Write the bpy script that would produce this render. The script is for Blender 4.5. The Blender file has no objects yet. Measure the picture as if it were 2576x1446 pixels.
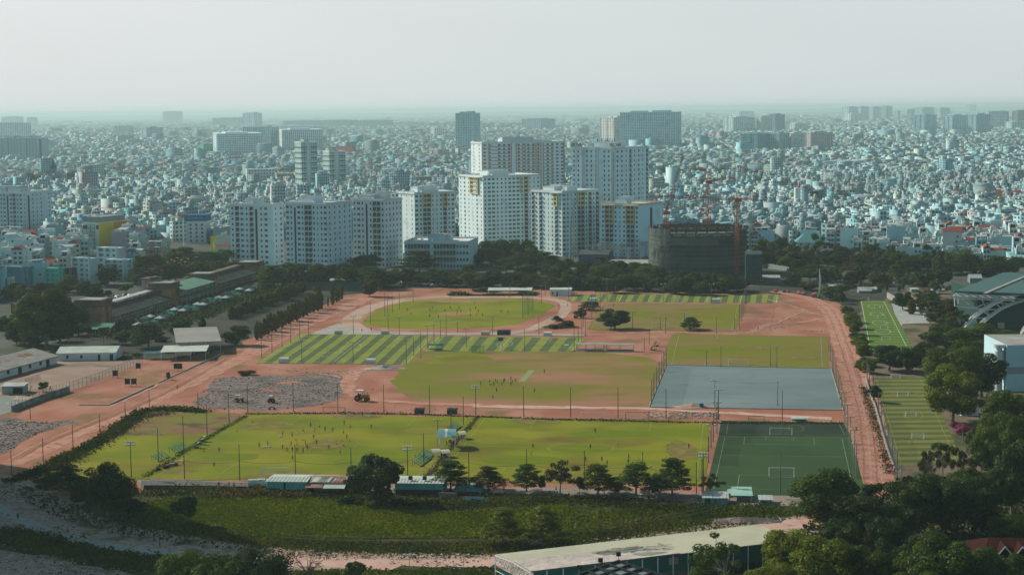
import bpy, bmesh, math, random
import numpy as np
from mathutils import Vector, Matrix
PI=math.pi; R=math.radians
scene=bpy.context.scene; C=scene.collection
# ---------------- camera ----------------
F=4400.0; CAMH=102.0; HZ=277.0; CX,CY=1288.0,723.0
PITCH=math.atan((CY-HZ)/F); ROLL=R(0.60)
_w=Vector((0,math.cos(PITCH),-math.sin(PITCH))); _u0=Vector((0,math.sin(PITCH),math.cos(PITCH))); _r0=Vector((1,0,0))
_r=_r0*math.cos(ROLL)-_u0*math.sin(ROLL); _u=_r0*math.sin(ROLL)+_u0*math.cos(ROLL)
CAMP=Vector((0,0,CAMH))
cd=bpy.data.cameras.new('camera'); cam=bpy.data.objects.new('camera',cd); C.objects.link(cam)
cam.matrix_world=Matrix(((_r.x,_u.x,-_w.x,0),(_r.y,_u.y,-_w.y,0),(_r.z,_u.z,-_w.z,CAMH),(0,0,0,1)))
cd.sensor_width=36; cd.lens=36*F/2576; cd.clip_start=1; cd.clip_end=120000
scene.camera=cam
# ---------------- sky, sun, exposure ----------------
SUN_EL=R(33); SUN_AZ=math.atan2(-0.84,0.54)      # clockwise from +Y (view direction); negative = left
w=bpy.data.worlds.new('World'); scene.world=w; w.use_nodes=True
nt=w.node_tree; bg=nt.nodes['Background']
sky=nt.nodes.new('ShaderNodeTexSky'); sky.sky_type='NISHITA'; sky.sun_disc=False
sky.sun_elevation=SUN_EL; sky.sun_rotation=SUN_AZ; sky.air_density=1.0; sky.dust_density=6.0; sky.ozone_density=1.5; sky.altitude=100
hs=nt.nodes.new('ShaderNodeHueSaturation'); hs.inputs['Saturation'].default_value=0.8; hs.inputs['Value'].default_value=0.55
tc=nt.nodes.new('ShaderNodeTexCoord'); sx=nt.nodes.new('ShaderNodeSeparateXYZ'); nt.links.new(tc.outputs['Generated'],sx.inputs[0])
mr=nt.nodes.new('ShaderNodeMapRange'); mr.interpolation_type='SMOOTHSTEP'; mr.inputs[1].default_value=.08; mr.inputs[2].default_value=.5; mr.inputs[3].default_value=.92; mr.inputs[4].default_value=.0
nt.links.new(sx.outputs[2],mr.inputs[0])
# pale hazy band low in the sky, warmer and brighter towards the sun on the left
mh=nt.nodes.new('ShaderNodeMapRange'); mh.inputs[1].default_value=-.45; mh.inputs[2].default_value=.5; nt.links.new(sx.outputs[0],mh.inputs[0])
hc=nt.nodes.new('ShaderNodeMixRGB'); hc.inputs[1].default_value=(9.2,9.35,9.35,1); hc.inputs[2].default_value=(7.1,7.9,8.0,1); nt.links.new(mh.outputs[0],hc.inputs[0])
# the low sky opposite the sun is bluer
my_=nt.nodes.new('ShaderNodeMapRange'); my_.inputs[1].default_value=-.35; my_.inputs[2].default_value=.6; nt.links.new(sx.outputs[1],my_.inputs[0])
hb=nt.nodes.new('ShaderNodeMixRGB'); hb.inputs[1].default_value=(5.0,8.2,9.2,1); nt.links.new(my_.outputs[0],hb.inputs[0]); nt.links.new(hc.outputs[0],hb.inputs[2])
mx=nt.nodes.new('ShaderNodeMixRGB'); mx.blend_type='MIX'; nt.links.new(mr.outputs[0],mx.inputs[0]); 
nz_=nt.nodes.new('ShaderNodeTexNoise'); nz_.inputs['Scale'].default_value=2.2; nz_.inputs['Detail'].default_value=5; vm_=nt.nodes.new('ShaderNodeVectorMath'); vm_.operation='MULTIPLY'; vm_.inputs[1].default_value=(1,1,5); nt.links.new(tc.outputs['Generated'],vm_.inputs[0]); nt.links.new(vm_.outputs[0],nz_.inputs['Vector'])
mc_=nt.nodes.new('ShaderNodeMapRange'); mc_.inputs[1].default_value=.3; mc_.inputs[2].default_value=.7; mc_.inputs[3].default_value=.96; mc_.inputs[4].default_value=1.04; nt.links.new(nz_.outputs['Fac'],mc_.inputs[0])
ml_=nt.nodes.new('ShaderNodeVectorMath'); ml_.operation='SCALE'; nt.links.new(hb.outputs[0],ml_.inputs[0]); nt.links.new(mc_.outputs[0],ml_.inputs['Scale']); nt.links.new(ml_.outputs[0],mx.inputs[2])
tn=nt.nodes.new('ShaderNodeMixRGB'); tn.blend_type='MULTIPLY'; tn.inputs[0].default_value=1; tn.inputs[2].default_value=(.55,.95,1.0,1)
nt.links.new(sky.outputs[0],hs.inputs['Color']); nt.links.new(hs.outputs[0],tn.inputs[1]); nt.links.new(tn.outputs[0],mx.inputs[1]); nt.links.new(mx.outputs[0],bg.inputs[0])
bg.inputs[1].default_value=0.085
sl=bpy.data.lights.new('sun','SUN'); sl.energy=4.8; sl.angle=R(0.6); sl.color=(1.0,0.87,0.72)
so=bpy.data.objects.new('sun',sl); C.objects.link(so)
SD=Vector((math.sin(SUN_AZ)*math.cos(SUN_EL),math.cos(SUN_AZ)*math.cos(SUN_EL),math.sin(SUN_EL)))
so.rotation_euler=SD.to_track_quat('Z','Y').to_euler()
scene.view_settings.view_transform='Standard'; scene.view_settings.look='None'
scene.view_settings.exposure=0.14; scene.view_settings.gamma=1.0; scene.view_settings.use_curve_mapping=False
scene.cycles.max_bounces=5; scene.cycles.diffuse_bounces=2; scene.cycles.volume_bounces=1; scene.cycles.transparent_max_bounces=12
# ---------------- pixel <-> world ----------------
def ray(px,py):
    return _w+_r*((px-CX)/F)+_u*(-(py-CY)/F)
def G(px,py,z=0.0):
    d=ray(px,py); t=(z-CAMH)/d.z
    return Vector((d.x*t,d.y*t,z))
def proj(p):
    v=Vector(p)-CAMP; z=v.dot(_w)
    return CX+F*v.dot(_r)/z, CY-F*v.dot(_u)/z
def ppm(p): return F/((Vector(p)-CAMP).dot(_w))
def top_h(p,py):
    # height above ground point p whose image row is py
    lo,hi=0.0,400.0
    for _ in range(40):
        m=(lo+hi)/2
        if proj((p[0],p[1],m))[1]>py: lo=m
        else: hi=m
    return lo
# coordinate shorthands for the enlarged views used for measuring
def Z1(x,y): return (x/4,849+y/4)
def Z2(x,y): return (644+x/4,849+y/4)
def Z3(x,y): return (1288+x/4,849+y/4)
def Z4(x,y): return (1932+x/4,849+y/4)
def Z5(x,y): return (x/4,1131.4+y/4)
def Z6(x,y): return (644+x/4,1131.4+y/4)
def Z7(x,y): return (1288+x/4,1131.4+y/4)
def Z8(x,y): return (1932+x/4,1131.4+y/4)
K=.26094
def Q1(x,y): return (x*K,503.1+y*K)
def Q2(x,y): return (644+x*K,503.1+y*K)
def Q3(x,y): return (1288+x*K,503.1+y*K)
def Q4(x,y): return (1932+x*K,503.1+y*K)
# ---------------- materials ----------------
MC={}
def mat(name,col,col2=None,scale=.1,rough=.85,detail=4,lo=.35,hi=.65,metal=0,spec=.06,col3=None,scale3=1.0,lo3=.6,hi3=.7,bump=0,bscale=2,objcol=False,alpha=None,stretch=None):
    if name in MC: return MC[name]
    m=bpy.data.materials.new(name); m.use_nodes=True; t=m.node_tree; N=t.nodes; L=t.links
    b=N['Principled BSDF']; b.inputs['Roughness'].default_value=rough; b.inputs['Metallic'].default_value=metal
    b.inputs['Specular IOR Level'].default_value=spec
    c4=lambda c:(c[0],c[1],c[2],1)
    b.inputs['Base Color'].default_value=c4(col)
    cur=None
    geo=N.new('ShaderNodeNewGeometry'); pos=geo.outputs['Position']
    if stretch:
        vm=N.new('ShaderNodeVectorMath'); vm.operation='MULTIPLY'; vm.inputs[1].default_value=stretch; L.new(pos,vm.inputs[0]); pos=vm.outputs[0]
    def noise(s,d,l,h,seed=0):
        n=N.new('ShaderNodeTexNoise'); n.inputs['Scale'].default_value=s; n.inputs['Detail'].default_value=d; L.new(pos,n.inputs['Vector'])
        r=N.new('ShaderNodeMapRange'); r.inputs[1].default_value=l; r.inputs[2].default_value=h; L.new(n.outputs['Fac'],r.inputs[0]); return r.outputs[0]
    if objcol:
        oi=N.new('ShaderNodeObjectInfo'); cur=oi.outputs['Color']
    if col2:
        x=N.new('ShaderNodeMixRGB'); x.inputs[1].default_value=c4(col); x.inputs[2].default_value=c4(col2)
        if cur:
            L.new(cur,x.inputs[1])
        L.new(noise(scale,detail,lo,hi),x.inputs[0]); cur=x.outputs[0]
    if col3:
        x=N.new('ShaderNodeMixRGB'); x.inputs[1].default_value=c4(col); x.inputs[2].default_value=c4(col3)
        if cur: L.new(cur,x.inputs[1])
        L.new(noise(scale3,3,lo3,hi3),x.inputs[0]); cur=x.outputs[0]
    if cur: L.new(cur,b.inputs['Base Color'])
    if bump:
        n=N.new('ShaderNodeTexNoise'); n.inputs['Scale'].default_value=bscale; n.inputs['Detail'].default_value=3; L.new(pos,n.inputs['Vector'])
        bp=N.new('ShaderNodeBump'); bp.inputs['Strength'].default_value=1; bp.inputs['Distance'].default_value=bump; L.new(n.outputs['Fac'],bp.inputs['Height']); L.new(bp.outputs[0],b.inputs['Normal'])
    if alpha is not None: b.inputs['Alpha'].default_value=alpha
    MC[name]=m; return m
def leafmat(name,c1,c2,c3=None,trans=.30):
    if name in MC: return MC[name]
    m=bpy.data.materials.new(name); m.use_nodes=True; t=m.node_tree; N=t.nodes; L=t.links
    out=N['Material Output']; N.remove(N['Principled BSDF'])
    at=N.new('ShaderNodeAttribute'); at.attribute_name='leafv'
    oi=N.new('ShaderNodeObjectInfo')
    x=N.new('ShaderNodeMixRGB'); x.inputs[1].default_value=(*c1,1); x.inputs[2].default_value=(*c2,1); L.new(at.outputs['Fac'],x.inputs[0])
    y=N.new('ShaderNodeMixRGB'); y.inputs[2].default_value=(*(c3 or c1),1); L.new(x.outputs[0],y.inputs[1])
    mr=N.new('ShaderNodeMath'); mr.operation='MULTIPLY'; mr.inputs[1].default_value=.55; L.new(oi.outputs['Random'],mr.inputs[0]); L.new(mr.outputs[0],y.inputs[0])
    d=N.new('ShaderNodeBsdfDiffuse'); tr=N.new('ShaderNodeBsdfTranslucent'); gl=N.new('ShaderNodeBsdfGlossy'); gl.inputs['Roughness'].default_value=.45; gl.inputs['Color'].default_value=(.6,.6,.6,1)
    L.new(y.outputs[0],d.inputs[0])
    br=N.new('ShaderNodeMixRGB'); br.blend_type='MULTIPLY'; br.inputs[0].default_value=1; br.inputs[2].default_value=(1.3,1.4,.5,1); L.new(y.outputs[0],br.inputs[1]); L.new(br.outputs[0],tr.inputs[0])
    a=N.new('ShaderNodeMixShader'); a.inputs[0].default_value=trans; L.new(d.outputs[0],a.inputs[1]); L.new(tr.outputs[0],a.inputs[2])
    g=N.new('ShaderNodeMixShader'); g.inputs[0].default_value=.012 if trans>.2 and not name.startswith('weed') else .004; L.new(a.outputs[0],g.inputs[1]); L.new(gl.outputs[0],g.inputs[2])
    L.new(g.outputs[0],out.inputs[0]); MC[name]=m; return m
# ---------------- mesh builder ----------------
class MB:
    def __init__(s): s.v=[]; s.f=[]; s.m=[]
    def add(s,vs,fs,mi=0):
        o=len(s.v); s.v+=[tuple(v) for v in vs]; s.f+=[tuple(i+o for i in f) for f in fs]; s.m+=[mi]*len(fs); return s
    def box(s,x0,y0,z0,x1,y1,z1,mi=0,top=None):
        s.add([(x0,y0,z0),(x1,y0,z0),(x1,y1,z0),(x0,y1,z0),(x0,y0,z1),(x1,y0,z1),(x1,y1,z1),(x0,y1,z1)],
              [(0,3,2,1),(0,1,5,4),(1,2,6,5),(2,3,7,6),(3,0,4,7)],mi)
        o=len(s.v)-8; s.f.append((o+4,o+5,o+6,o+7)); s.m.append(mi if top is None else top); return s
    def cbox(s,cx,cy,z0,sx,sy,sz,mi=0,top=None): return s.box(cx-sx/2,cy-sy/2,z0,cx+sx/2,cy+sy/2,z0+sz,mi,top)
    def obox(s,P,ux,uy,x0,x1,y0,y1,z0,z1,mi=0,top=None):
        # box in a frame: origin P(xy), unit axes ux,uy
        q=[(P[0]+ux[0]*a+uy[0]*b,P[1]+ux[1]*a+uy[1]*b) for a,b in ((x0,y0),(x1,y0),(x1,y1),(x0,y1))]
        vs=[(a,b,z0) for a,b in q]+[(a,b,z1) for a,b in q]
        s.add(vs,[(0,3,2,1),(0,1,5,4),(1,2,6,5),(2,3,7,6),(3,0,4,7)],mi)
        o=len(s.v)-8; s.f.append((o+4,o+5,o+6,o+7)); s.m.append(mi if top is None else top); return s
    def tube(s,a,b,r,n=6,mi=0,r2=None,cap=True):
        a=Vector(a); b=Vector(b); d=(b-a)
        if d.length<1e-6: return s
        d.normalize(); x=d.orthogonal().normalized(); y=d.cross(x); r2=r if r2 is None else r2
        vs=[a+(x*math.cos(2*PI*i/n)+y*math.sin(2*PI*i/n))*r for i in range(n)]+[b+(x*math.cos(2*PI*i/n)+y*math.sin(2*PI*i/n))*r2 for i in range(n)]
        fs=[(i,(i+1)%n,n+(i+1)%n,n+i) for i in range(n)]
        if cap: fs+=[tuple(range(n))[::-1],tuple(range(n,2*n))]
        return s.add(vs,fs,mi)
    def prism(s,poly,z0,z1,mi=0,top=None):
        n=len(poly); vs=[(p[0],p[1],z0) for p in poly]+[(p[0],p[1],z1) for p in poly]
        ar=sum(poly[i][0]*poly[(i+1)%n][1]-poly[(i+1)%n][0]*poly[i][1] for i in range(n))
        rg=list(range(n)) if ar>0 else list(range(n))[::-1]
        fs=[(rg[i],rg[(i+1)%n],rg[(i+1)%n]+n,rg[i]+n) for i in range(n)]
        s.add(vs,fs,mi); o=len(s.v)-2*n; s.f.append(tuple(o+n+i for i in rg)); s.m.append(mi if top is None else top)
        return s
    def xform(s,M):
        s.v=[tuple(M@Vector(v)) for v in s.v]; return s
    def join(s,o,M=None,mi=None):
        b=len(s.v); s.v+=[tuple(M@Vector(v)) for v in o.v] if M else list(o.v)
        s.f+=[tuple(i+b for i in f) for f in o.f]; s.m+=(o.m if mi is None else [mi]*len(o.m)); return s
    def mesh(s,name,mats):
        me=bpy.data.meshes.new(name); me.from_pydata(s.v,[],s.f)
        for m in (mats if isinstance(mats,(list,tuple)) else [mats]): me.materials.append(m)
        if s.m and max(s.m)>0: me.polygons.foreach_set('material_index',s.m)
        me.update(); return me
    def build(s,name,mats,parent=None,smooth=False):
        me=s.mesh(name,mats); o=bpy.data.objects.new(name,me); C.objects.link(o)
        if parent: o.parent=parent
        if smooth: me.polygons.foreach_set('use_smooth',[True]*len(me.polygons))
        return o
ALL=[]
def tag(o,label,cat,group=None,kind=None):
    if label: o['label']=label
    if cat: o['category']=cat
    if group: o['group']=group
    if kind: o['kind']=kind
    ALL.append(o); return o
def thing(name,label,cat,loc,rz=0,group=None):
    o=bpy.data.objects.new(name,None); o.empty_display_size=1; C.objects.link(o); o.location=(loc[0],loc[1],loc[2] if len(loc)>2 else 0); o.rotation_euler=(0,0,rz)
    tag(o,label,cat,group); return o
def copy_tree(o,par=None,link=True):
    c=o.copy(); C.objects.link(c)
    if par: c.parent=par
    for ch in KIDS.get(o.name,[]) : copy_tree(ch,c)
    return c
KIDS={}
def remember(root):
    def rec(o):
        KIDS[o.name]=list(o.children)
        for ch in o.children: rec(ch)
    rec(root)
def dup(root,loc,rz=0,scale=None,label=None,cat=None,group=None):
    c=copy_tree(root); c.location=(loc[0],loc[1],loc[2] if len(loc)>2 else 0); c.rotation_euler=(0,0,rz)
    if scale: c.scale=scale
    if label: c['label']=label
    if cat: c['category']=cat
    if group: c['group']=group
    ALL.append(c); return c
def struct(o): o['kind']='structure'; return o
def wpoly(pts,n=0,closed=True,jit=0,seed=0):
    # pixel outline -> world outline, optional Catmull-Rom smoothing and ragged edge
    P=[G(*p) for p in pts]; P=[(p.x,p.y) for p in P]
    rg=random.Random(seed)
    if n:
        out=[]; m=len(P); rng=range(m if closed else m-1)
        for i in rng:
            p0,p1,p2,p3=[P[(i+k)%m] if closed else P[min(max(i+k,0),m-1)] for k in (-1,0,1,2)]
            for j in range(n):
                t=j/n; q=[.5*(2*p1[d]+(p2[d]-p0[d])*t+(2*p0[d]-5*p1[d]+4*p2[d]-p3[d])*t*t+(3*p1[d]-p0[d]-3*p2[d]+p3[d])*t**3) for d in (0,1)]
                out.append(q)
        if not closed: out.append(P[-1])
        P=out
    if jit: P=[(p[0]+rg.uniform(-jit,jit),p[1]+rg.uniform(-jit,jit)) for p in P]
    return P
def ragged(P,step=4,jit=1.2,seed=1):
    rg=random.Random(seed); out=[]
    for i in range(len(P)):
        a=P[i]; b=P[(i+1)%len(P)]; L=math.dist(a,b); k=max(1,int(L/step))
        for j in range(k):
            t=j/k; out.append((a[0]+(b[0]-a[0])*t+rg.gauss(0,jit),a[1]+(b[1]-a[1])*t+rg.gauss(0,jit)*1.5))
    return out
def sheet(name,P,z,m,kind='structure',parent=None):
    b=MB(); n=len(P); ar=sum(P[i][0]*P[(i+1)%n][1]-P[(i+1)%n][0]*P[i][1] for i in range(n))
    if ar<0: P=P[::-1]
    b.add([(p[0],p[1],z) for p in P],[tuple(range(n))]); o=b.build(name,m,parent)
    if kind and not parent: o['kind']=kind
    return o
def strip(P,w):
    # polyline -> band outline; w number or list
    L=[];Rr=[]
    for i,p in enumerate(P):
        a=P[max(i-1,0)]; b=P[min(i+1,len(P)-1)]; d=Vector((b[0]-a[0],b[1]-a[1])).normalized(); ww=w[i]/2 if isinstance(w,(list,tuple)) else w/2
        L.append((p[0]-d.y*ww,p[1]+d.x*ww)); Rr.append((p[0]+d.y*ww,p[1]-d.x*ww))
    return L+Rr[::-1]
# ---------------- ground ----------------
m_city=mat('city_ground',(.06,.07,.07),(.11,.115,.11),scale=.02,col3=(.05,.075,.045),scale3=.015,lo3=.55,hi3=.62)
m_red=mat('red_earth',(.285,.112,.078),(.355,.18,.132),scale=.07,detail=10,lo=.38,hi=.64,col3=(.17,.115,.05),scale3=.06,lo3=.54,hi3=.68,bump=.1,bscale=.8,stretch=(1,.6,1))
m_road=mat('dirt_road',(.37,.165,.12),(.44,.25,.20),scale=.14,detail=8,lo=.35,hi=.65,col3=(.27,.115,.08),scale3=.3,lo3=.52,hi3=.66,bump=.08,bscale=1.5)
m_pink=mat('pale_dirt',(.44,.28,.23),(.50,.35,.31),scale=.12,detail=8,col3=(.33,.2,.16),scale3=.3,lo3=.56,hi3=.7)
m_grass=mat('pitch_grass',(.125,.168,.004),(.205,.205,.014),scale=.05,detail=9,lo=.38,hi=.62,col3=(.115,.088,.02),scale3=.045,lo3=.50,hi3=.74,bump=.05,bscale=3,stretch=(.7,.9,1))
m_grass2=mat('worn_grass',(.145,.155,.012),(.21,.135,.07),scale=.024,detail=6,lo=.44,hi=.64,col3=(.15,.125,.03),scale3=.05,lo3=.54,hi3=.70,bump=.05,bscale=3,stretch=(.55,1,1))
m_mix=mat('grass_dirt_mix',(.145,.155,.014),(.29,.145,.095),scale=.026,detail=9,lo=.45,hi=.63,col3=(.17,.135,.04),scale3=.06,lo3=.5,hi3=.66,bump=.06,bscale=2,stretch=(.5,1,1))
m_turfA=mat('turf_light',(.155,.195,.028),(.21,.235,.05),scale=.12,detail=8)
m_turfB=mat('turf_dark',(.058,.095,.043),(.09,.125,.05),scale=.12,detail=8)
m_turfC=mat('turf_deep',(.028,.062,.026),(.040,.078,.032),scale=.05,detail=8)
m_turfD=mat('turf_deep_worn',(.018,.036,.025),(.028,.05,.034),scale=.05)
m_line=mat('line_paint',(.62,.66,.56),(.45,.5,.35),scale=.3)
m_court=mat('blue_screed',(.115,.168,.182),(.175,.235,.25),scale=.018,detail=9,lo=.38,hi=.66,col3=(.11,.16,.17),scale3=.12,lo3=.56,hi3=.7,rough=.6,stretch=(.6,1.3,1))
m_grav=mat('grey_rubble',(.135,.105,.10),(.215,.18,.175),scale=.4,detail=8,lo=.42,hi=.6,col3=(.10,.09,.09),scale3=.09,lo3=.5,hi3=.62,bump=.5,bscale=.8)
m_gravP=mat('pink_rubble',(.32,.235,.205),(.42,.35,.325),scale=.6,detail=8,lo=.46,hi=.64,col3=(.17,.12,.08),scale3=.16,lo3=.52,hi3=.64,bump=.4,bscale=.8)
m_path=mat('grey_path',(.29,.33,.33),(.35,.38,.37),scale=.08,detail=7,col3=(.19,.195,.185),scale3=.4,lo3=.56,hi3=.7)
m_asph=mat('worn_road',(.22,.185,.165),(.28,.24,.215),scale=.1,detail=6,col3=(.15,.13,.115),scale3=.2,lo3=.55,hi3=.68)
m_conc=mat('concrete',(.36,.35,.33),(.27,.26,.24),scale=.15,detail=6)
m_weed=mat('weedy_ground',(.030,.037,.012),(.075,.066,.024),scale=.09,detail=7,lo=.45,hi=.65,bump=.2,bscale=1)
m_lotA=mat('dusty_lot',(.245,.18,.15),(.32,.235,.2),scale=.05,detail=8,col3=(.17,.14,.11),scale3=.06,lo3=.52,hi3=.66)
m_hya=mat('hyacinth',(.042,.068,.006),(.062,.085,.008),scale=.03,detail=4,col3=(.02,.035,.006),scale3=.9,lo3=.45,hi3=.6,bump=.45,bscale=1.6)
m_dark=mat('dark_yard',(.028,.038,.034),(.065,.062,.05),scale=.06,detail=5)
b=MB(); S=60000
b.add([(-S,-2000,0),(S,-2000,0),(S,S*1.6,0),(-S,S*1.6,0)],[(0,1,2,3)])
struct(b.build('ground',m_city))
sheet('red_earth',ragged(wpoly([(-60,1230),(-60,905),(150,905),(410,905),(640,850),(760,770),(880,735),(1000,722),(1430,728),(1960,728),(2080,735),(2120,780),(2150,850),(2180,930),(2240,1180),(2300,1420),(2300,1600),(-60,1600)]),6,1,3),.03,m_red)
sheet('grandstand_yard',ragged(wpoly([(130,900),(200,815),(430,760),(640,700),(900,690),(1250,700),(1500,712),(1960,722),(2576,760),(2700,930),(2190,930),(2110,760),(1960,740),(1000,724),(870,742),(640,845),(600,870),(420,905)]),6,1.5,4),.05,m_dark)
sheet('right_grounds',ragged(wpoly([(2190,1500),(2225,1190),(2190,960),(2140,800),(2300,720),(2700,750),(2800,1600)]),5,1.5,5),.06,mat('campus_ground',(.15,.115,.09),(.2,.15,.12),scale=.05,col3=(.06,.07,.03),scale3=.05,lo3=.45,hi3=.6))
sheet('car_park',wpoly([(2262,836),(2270,815),(2340,812),(2376,800),(2380,778),(2350,752),(2240,750)]),.09,m_path)
sheet('dusty_lot',ragged(wpoly([Z1(560,235),Z1(1440,235),Z1(1420,255),Z1(700,540),Z1(250,560),Z1(-200,600),Z1(-200,420),Z1(250,400)]),4,.5,6),.07,m_lotA)
bc=wpoly([Z1(-120,590),Z1(400,585),Z1(690,500),Z1(690,540),Z1(110,750),Z1(-120,820)])
sheet('basketball_court',bc,.10,mat('court_paint',(.18,.2,.2),(.22,.24,.24),scale=.1))
# basketball markings
def band(pts,wd,z,name,m,closed=False,n=6):
    P=wpoly(pts,n,closed) if n else [tuple(G(*p)[:2]) for p in pts]
    if closed: P=P+[P[0]]
    return sheet(name,strip(P,wd),z,m)
def ell(cx,cy,rx,ry,k=24): return [(cx+rx*math.cos(2*PI*i/k),cy+ry*math.sin(2*PI*i/k)) for i in range(k)]
band([Z1(*p) for p in ell(115,662,55,11)],.15,.125,'court_marking',m_line,True,1)
band([Z1(*p) for p in ell(60,600,115,34,20)],.15,.12,'court_marking',m_line,True,1)
sheet('court_key',wpoly([Z1(170,600),Z1(330,595),Z1(290,622),Z1(120,625)]),.113,mat('court_key_paint',(.42,.27,.19),(.4,.3,.25),scale=.2))
# rubble fields
sheet('rubble_field',ragged(wpoly([Z1(2240,400),Z2(160,385),Z2(700,375),Z2(870,400),Z2(870,560),Z2(760,640),Z2(500,700),Z2(0,730),Z1(1960,690),Z1(2060,560),Z1(2110,470)],6),3,.8,7),.07,m_grav)
sheet('dirt_patch',ragged(wpoly([Z2(160,455),Z2(250,445),Z2(420,440),Z2(430,462),Z2(250,468)],4),1.5,.4,8),.10,m_red)
sheet('dirt_patch',ragged(wpoly([Z2(20,515),Z2(100,505),Z2(220,520),Z2(250,545),Z2(130,545)],4),1.5,.4,9),.10,m_red)
sheet('rubble_bank',ragged(wpoly([Z1(-200,860),Z1(120,820),Z1(420,850),Z1(780,830),Z1(640,900),Z1(400,960),Z1(250,1040),Z1(60,1150),Z1(-200,1250)],4),3,.9,10),.07,m_grav)
# left road
sheet('dirt_road',ragged(wpoly([Z1(2576,60),Z1(2300,225),Z1(1700,560),Z1(1300,740),Z1(900,900),Z1(430,1090),Z1(150,1245),(-60,1215),(-60,1240),(30,1180),Z1(430,1195),Z1(800,1010),Z1(1100,880),Z1(1500,700),Z1(2050,440),Z1(2560,200),Q2(560,1200),Q2(900,1060),Q2(1130,960),Q2(1250,930),Q2(1060,930),Q2(600,1080)]),5,.6,11),.09,m_road)
sheet('dirt_track',ragged(strip(wpoly([Z2(860,400),Z2(930,430),Z2(910,490),Z2(960,560),Z2(1100,605),Z2(1350,640),Z2(1750,665),Z2(2200,680),Z2(2576,690)],6,False),4.5),3,.3,12),.10,m_road)
sheet('dirt_track',ragged(strip(wpoly([Z2(1060,320),Z2(980,370),Z2(930,430),Z2(930,500)],6,False),6),3,.5,13),.11,m_road)
sheet('grey_track',ragged(wpoly([Z3(-400,680),Z3(0,685),Z3(1380,705),Z3(2070,745),Z3(3230,800),Z3(3230,830),Z3(2070,765),Z3(1380,728),Z3(0,712),Z3(-400,700)]),4,.4,14),.115,m_pink)
sheet('dirt_track',ragged(strip(wpoly([Q3(720,1300),Q3(1000,1290),Q3(1480,1270),Q3(1970,1290),Q3(2300,1280),Q4(0,1195),Q4(300,1180),Q4(600,1130)],6,False),3.5),3,.3,15),.10,m_road)
# right road
rp=[Q4(60,880),Q4(260,920),Q4(430,960),Q4(570,1040),Q4(640,1140),Q4(690,1260),Q4(740,1400),Z4(790,120),Z4(860,330),Z4(930,560),Z4(985,780),Z4(1010,950),Z4(1040,1200),Z8(1050,300),Z8(1080,420)]
sheet('dirt_road',ragged(strip(wpoly(rp,5,False),[7]*15+[9]*15+[11]*60 if False else [7+min(i,40)*.11 for i in range(71)]),3,.3,16),.12,m_road)
# near asphalt road below the pitches, and pale path
sheet('service_road',ragged(wpoly([(350,1206),(640,1213),(900,1219),(1200,1224),(1500,1229),(1790,1241),(2020,1244),(2030,1275),(1790,1268),(1560,1250),(1280,1241),(900,1236),(640,1229),(350,1226)]),5,.4,17),.09,m_asph)
sheet('asphalt_patch',wpoly([(355,1208),(640,1215),(650,1229),(355,1226)]),.115,mat('asphalt',(.1,.11,.115),(.14,.145,.145),scale=.2))
# foreground
sheet('pond_bank',ragged(wpoly([(250,1245),(700,1240),(1280,1243),(1790,1272),(2000,1275),(1990,1300),(1880,1292),(1700,1325),(1500,1362),(1380,1385),(1100,1390),(850,1382),(650,1370),(400,1330),(230,1290)],3),4,.8,18),.12,m_weed)
sheet('hyacinth_pond',ragged(wpoly([(345,1270),(430,1253),(560,1250),(720,1248),(900,1262),(1060,1287),(1290,1281),(1400,1272),(1480,1288),(1570,1300),(1550,1330),(1440,1345),(1330,1352),(1080,1355),(940,1356),(860,1358),(700,1352),(600,1335),(480,1316),(350,1298)],4),2.5,.5,19),.16,m_hya)
sheet('rubble_ground',ragged(wpoly([(-80,1200),(60,1205),(120,1225),(250,1290),(400,1335),(650,1375),(1100,1395),(1380,1388),(1500,1365),(1700,1328),(1880,1295),(2010,1298),(2100,1350),(2100,1560),(-80,1560)],3),4,.8,20),.07,m_gravP)
sheet('dirt_road',ragged(strip(wpoly([(640,1400),(800,1412),(1000,1421),(1200,1417),(1320,1408),(1600,1380),(1800,1340),(2000,1318),(2200,1320)],5,False),9),3,.3,21),.11,m_pink)
sheet('footpath',ragged(strip(wpoly([(-40,1255),(20,1293),(80,1320),(160,1350),(260,1372),(400,1388),(520,1396),(660,1402)],5,False),[4.4]*50),3,.25,22),.13,m_path)
sheet('weed_strip',ragged(wpoly([(-60,1330),(30,1335),(110,1362),(240,1385),(400,1405),(520,1420),(640,1440),(400,1450),(250,1425),(100,1390),(-60,1372)],3),3,.7,23),.12,m_weed)
sheet('weed_strip',ragged(wpoly([(650,1446),(900,1438),(1250,1426),(1250,1520),(650,1520)],2),3,.8,24),.12,m_weed)
# ---- pitches ----
Y0=math.atan2(-.098,1)   # yaw of the goal lines
def quad(c): return [tuple(G(*p)[:2]) for p in c]
def bil(q,u,v):
    a,b_,c,d=q   # near-left, near-right, far-right, far-left
    return tuple((1-u)*(1-v)*a[i]+u*(1-v)*b_[i]+u*v*c[i]+(1-u)*v*d[i] for i in (0,1))
def lines(name,q,segs,z,wd=.14,m=None):
    b=MB()
    for s in segs:
        P=[bil(q,u,v) for u,v in s]
        for i in range(len(P)-1):
            a=Vector(P[i]);c=Vector(P[i+1]); d=(c-a)
            if d.length<1e-4: continue
            d.normalize(); n=Vector((-d.y,d.x))*wd/2
            b.add([(*(a-n),z),(*(c-n),z),(*(c+n),z),(*(a+n),z)],[(0,1,2,3)])
    o=b.build('pitch_lines',m or m_line); o['kind']='structure'; return o
def arc(u,v,ru,rv,t0=0,t1=360,k=20): return [(u+ru*math.cos(R(t0+(t1-t0)*i/k)),v+rv*math.sin(R(t0+(t1-t0)*i/k))) for i in range(k+1)]
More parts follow.
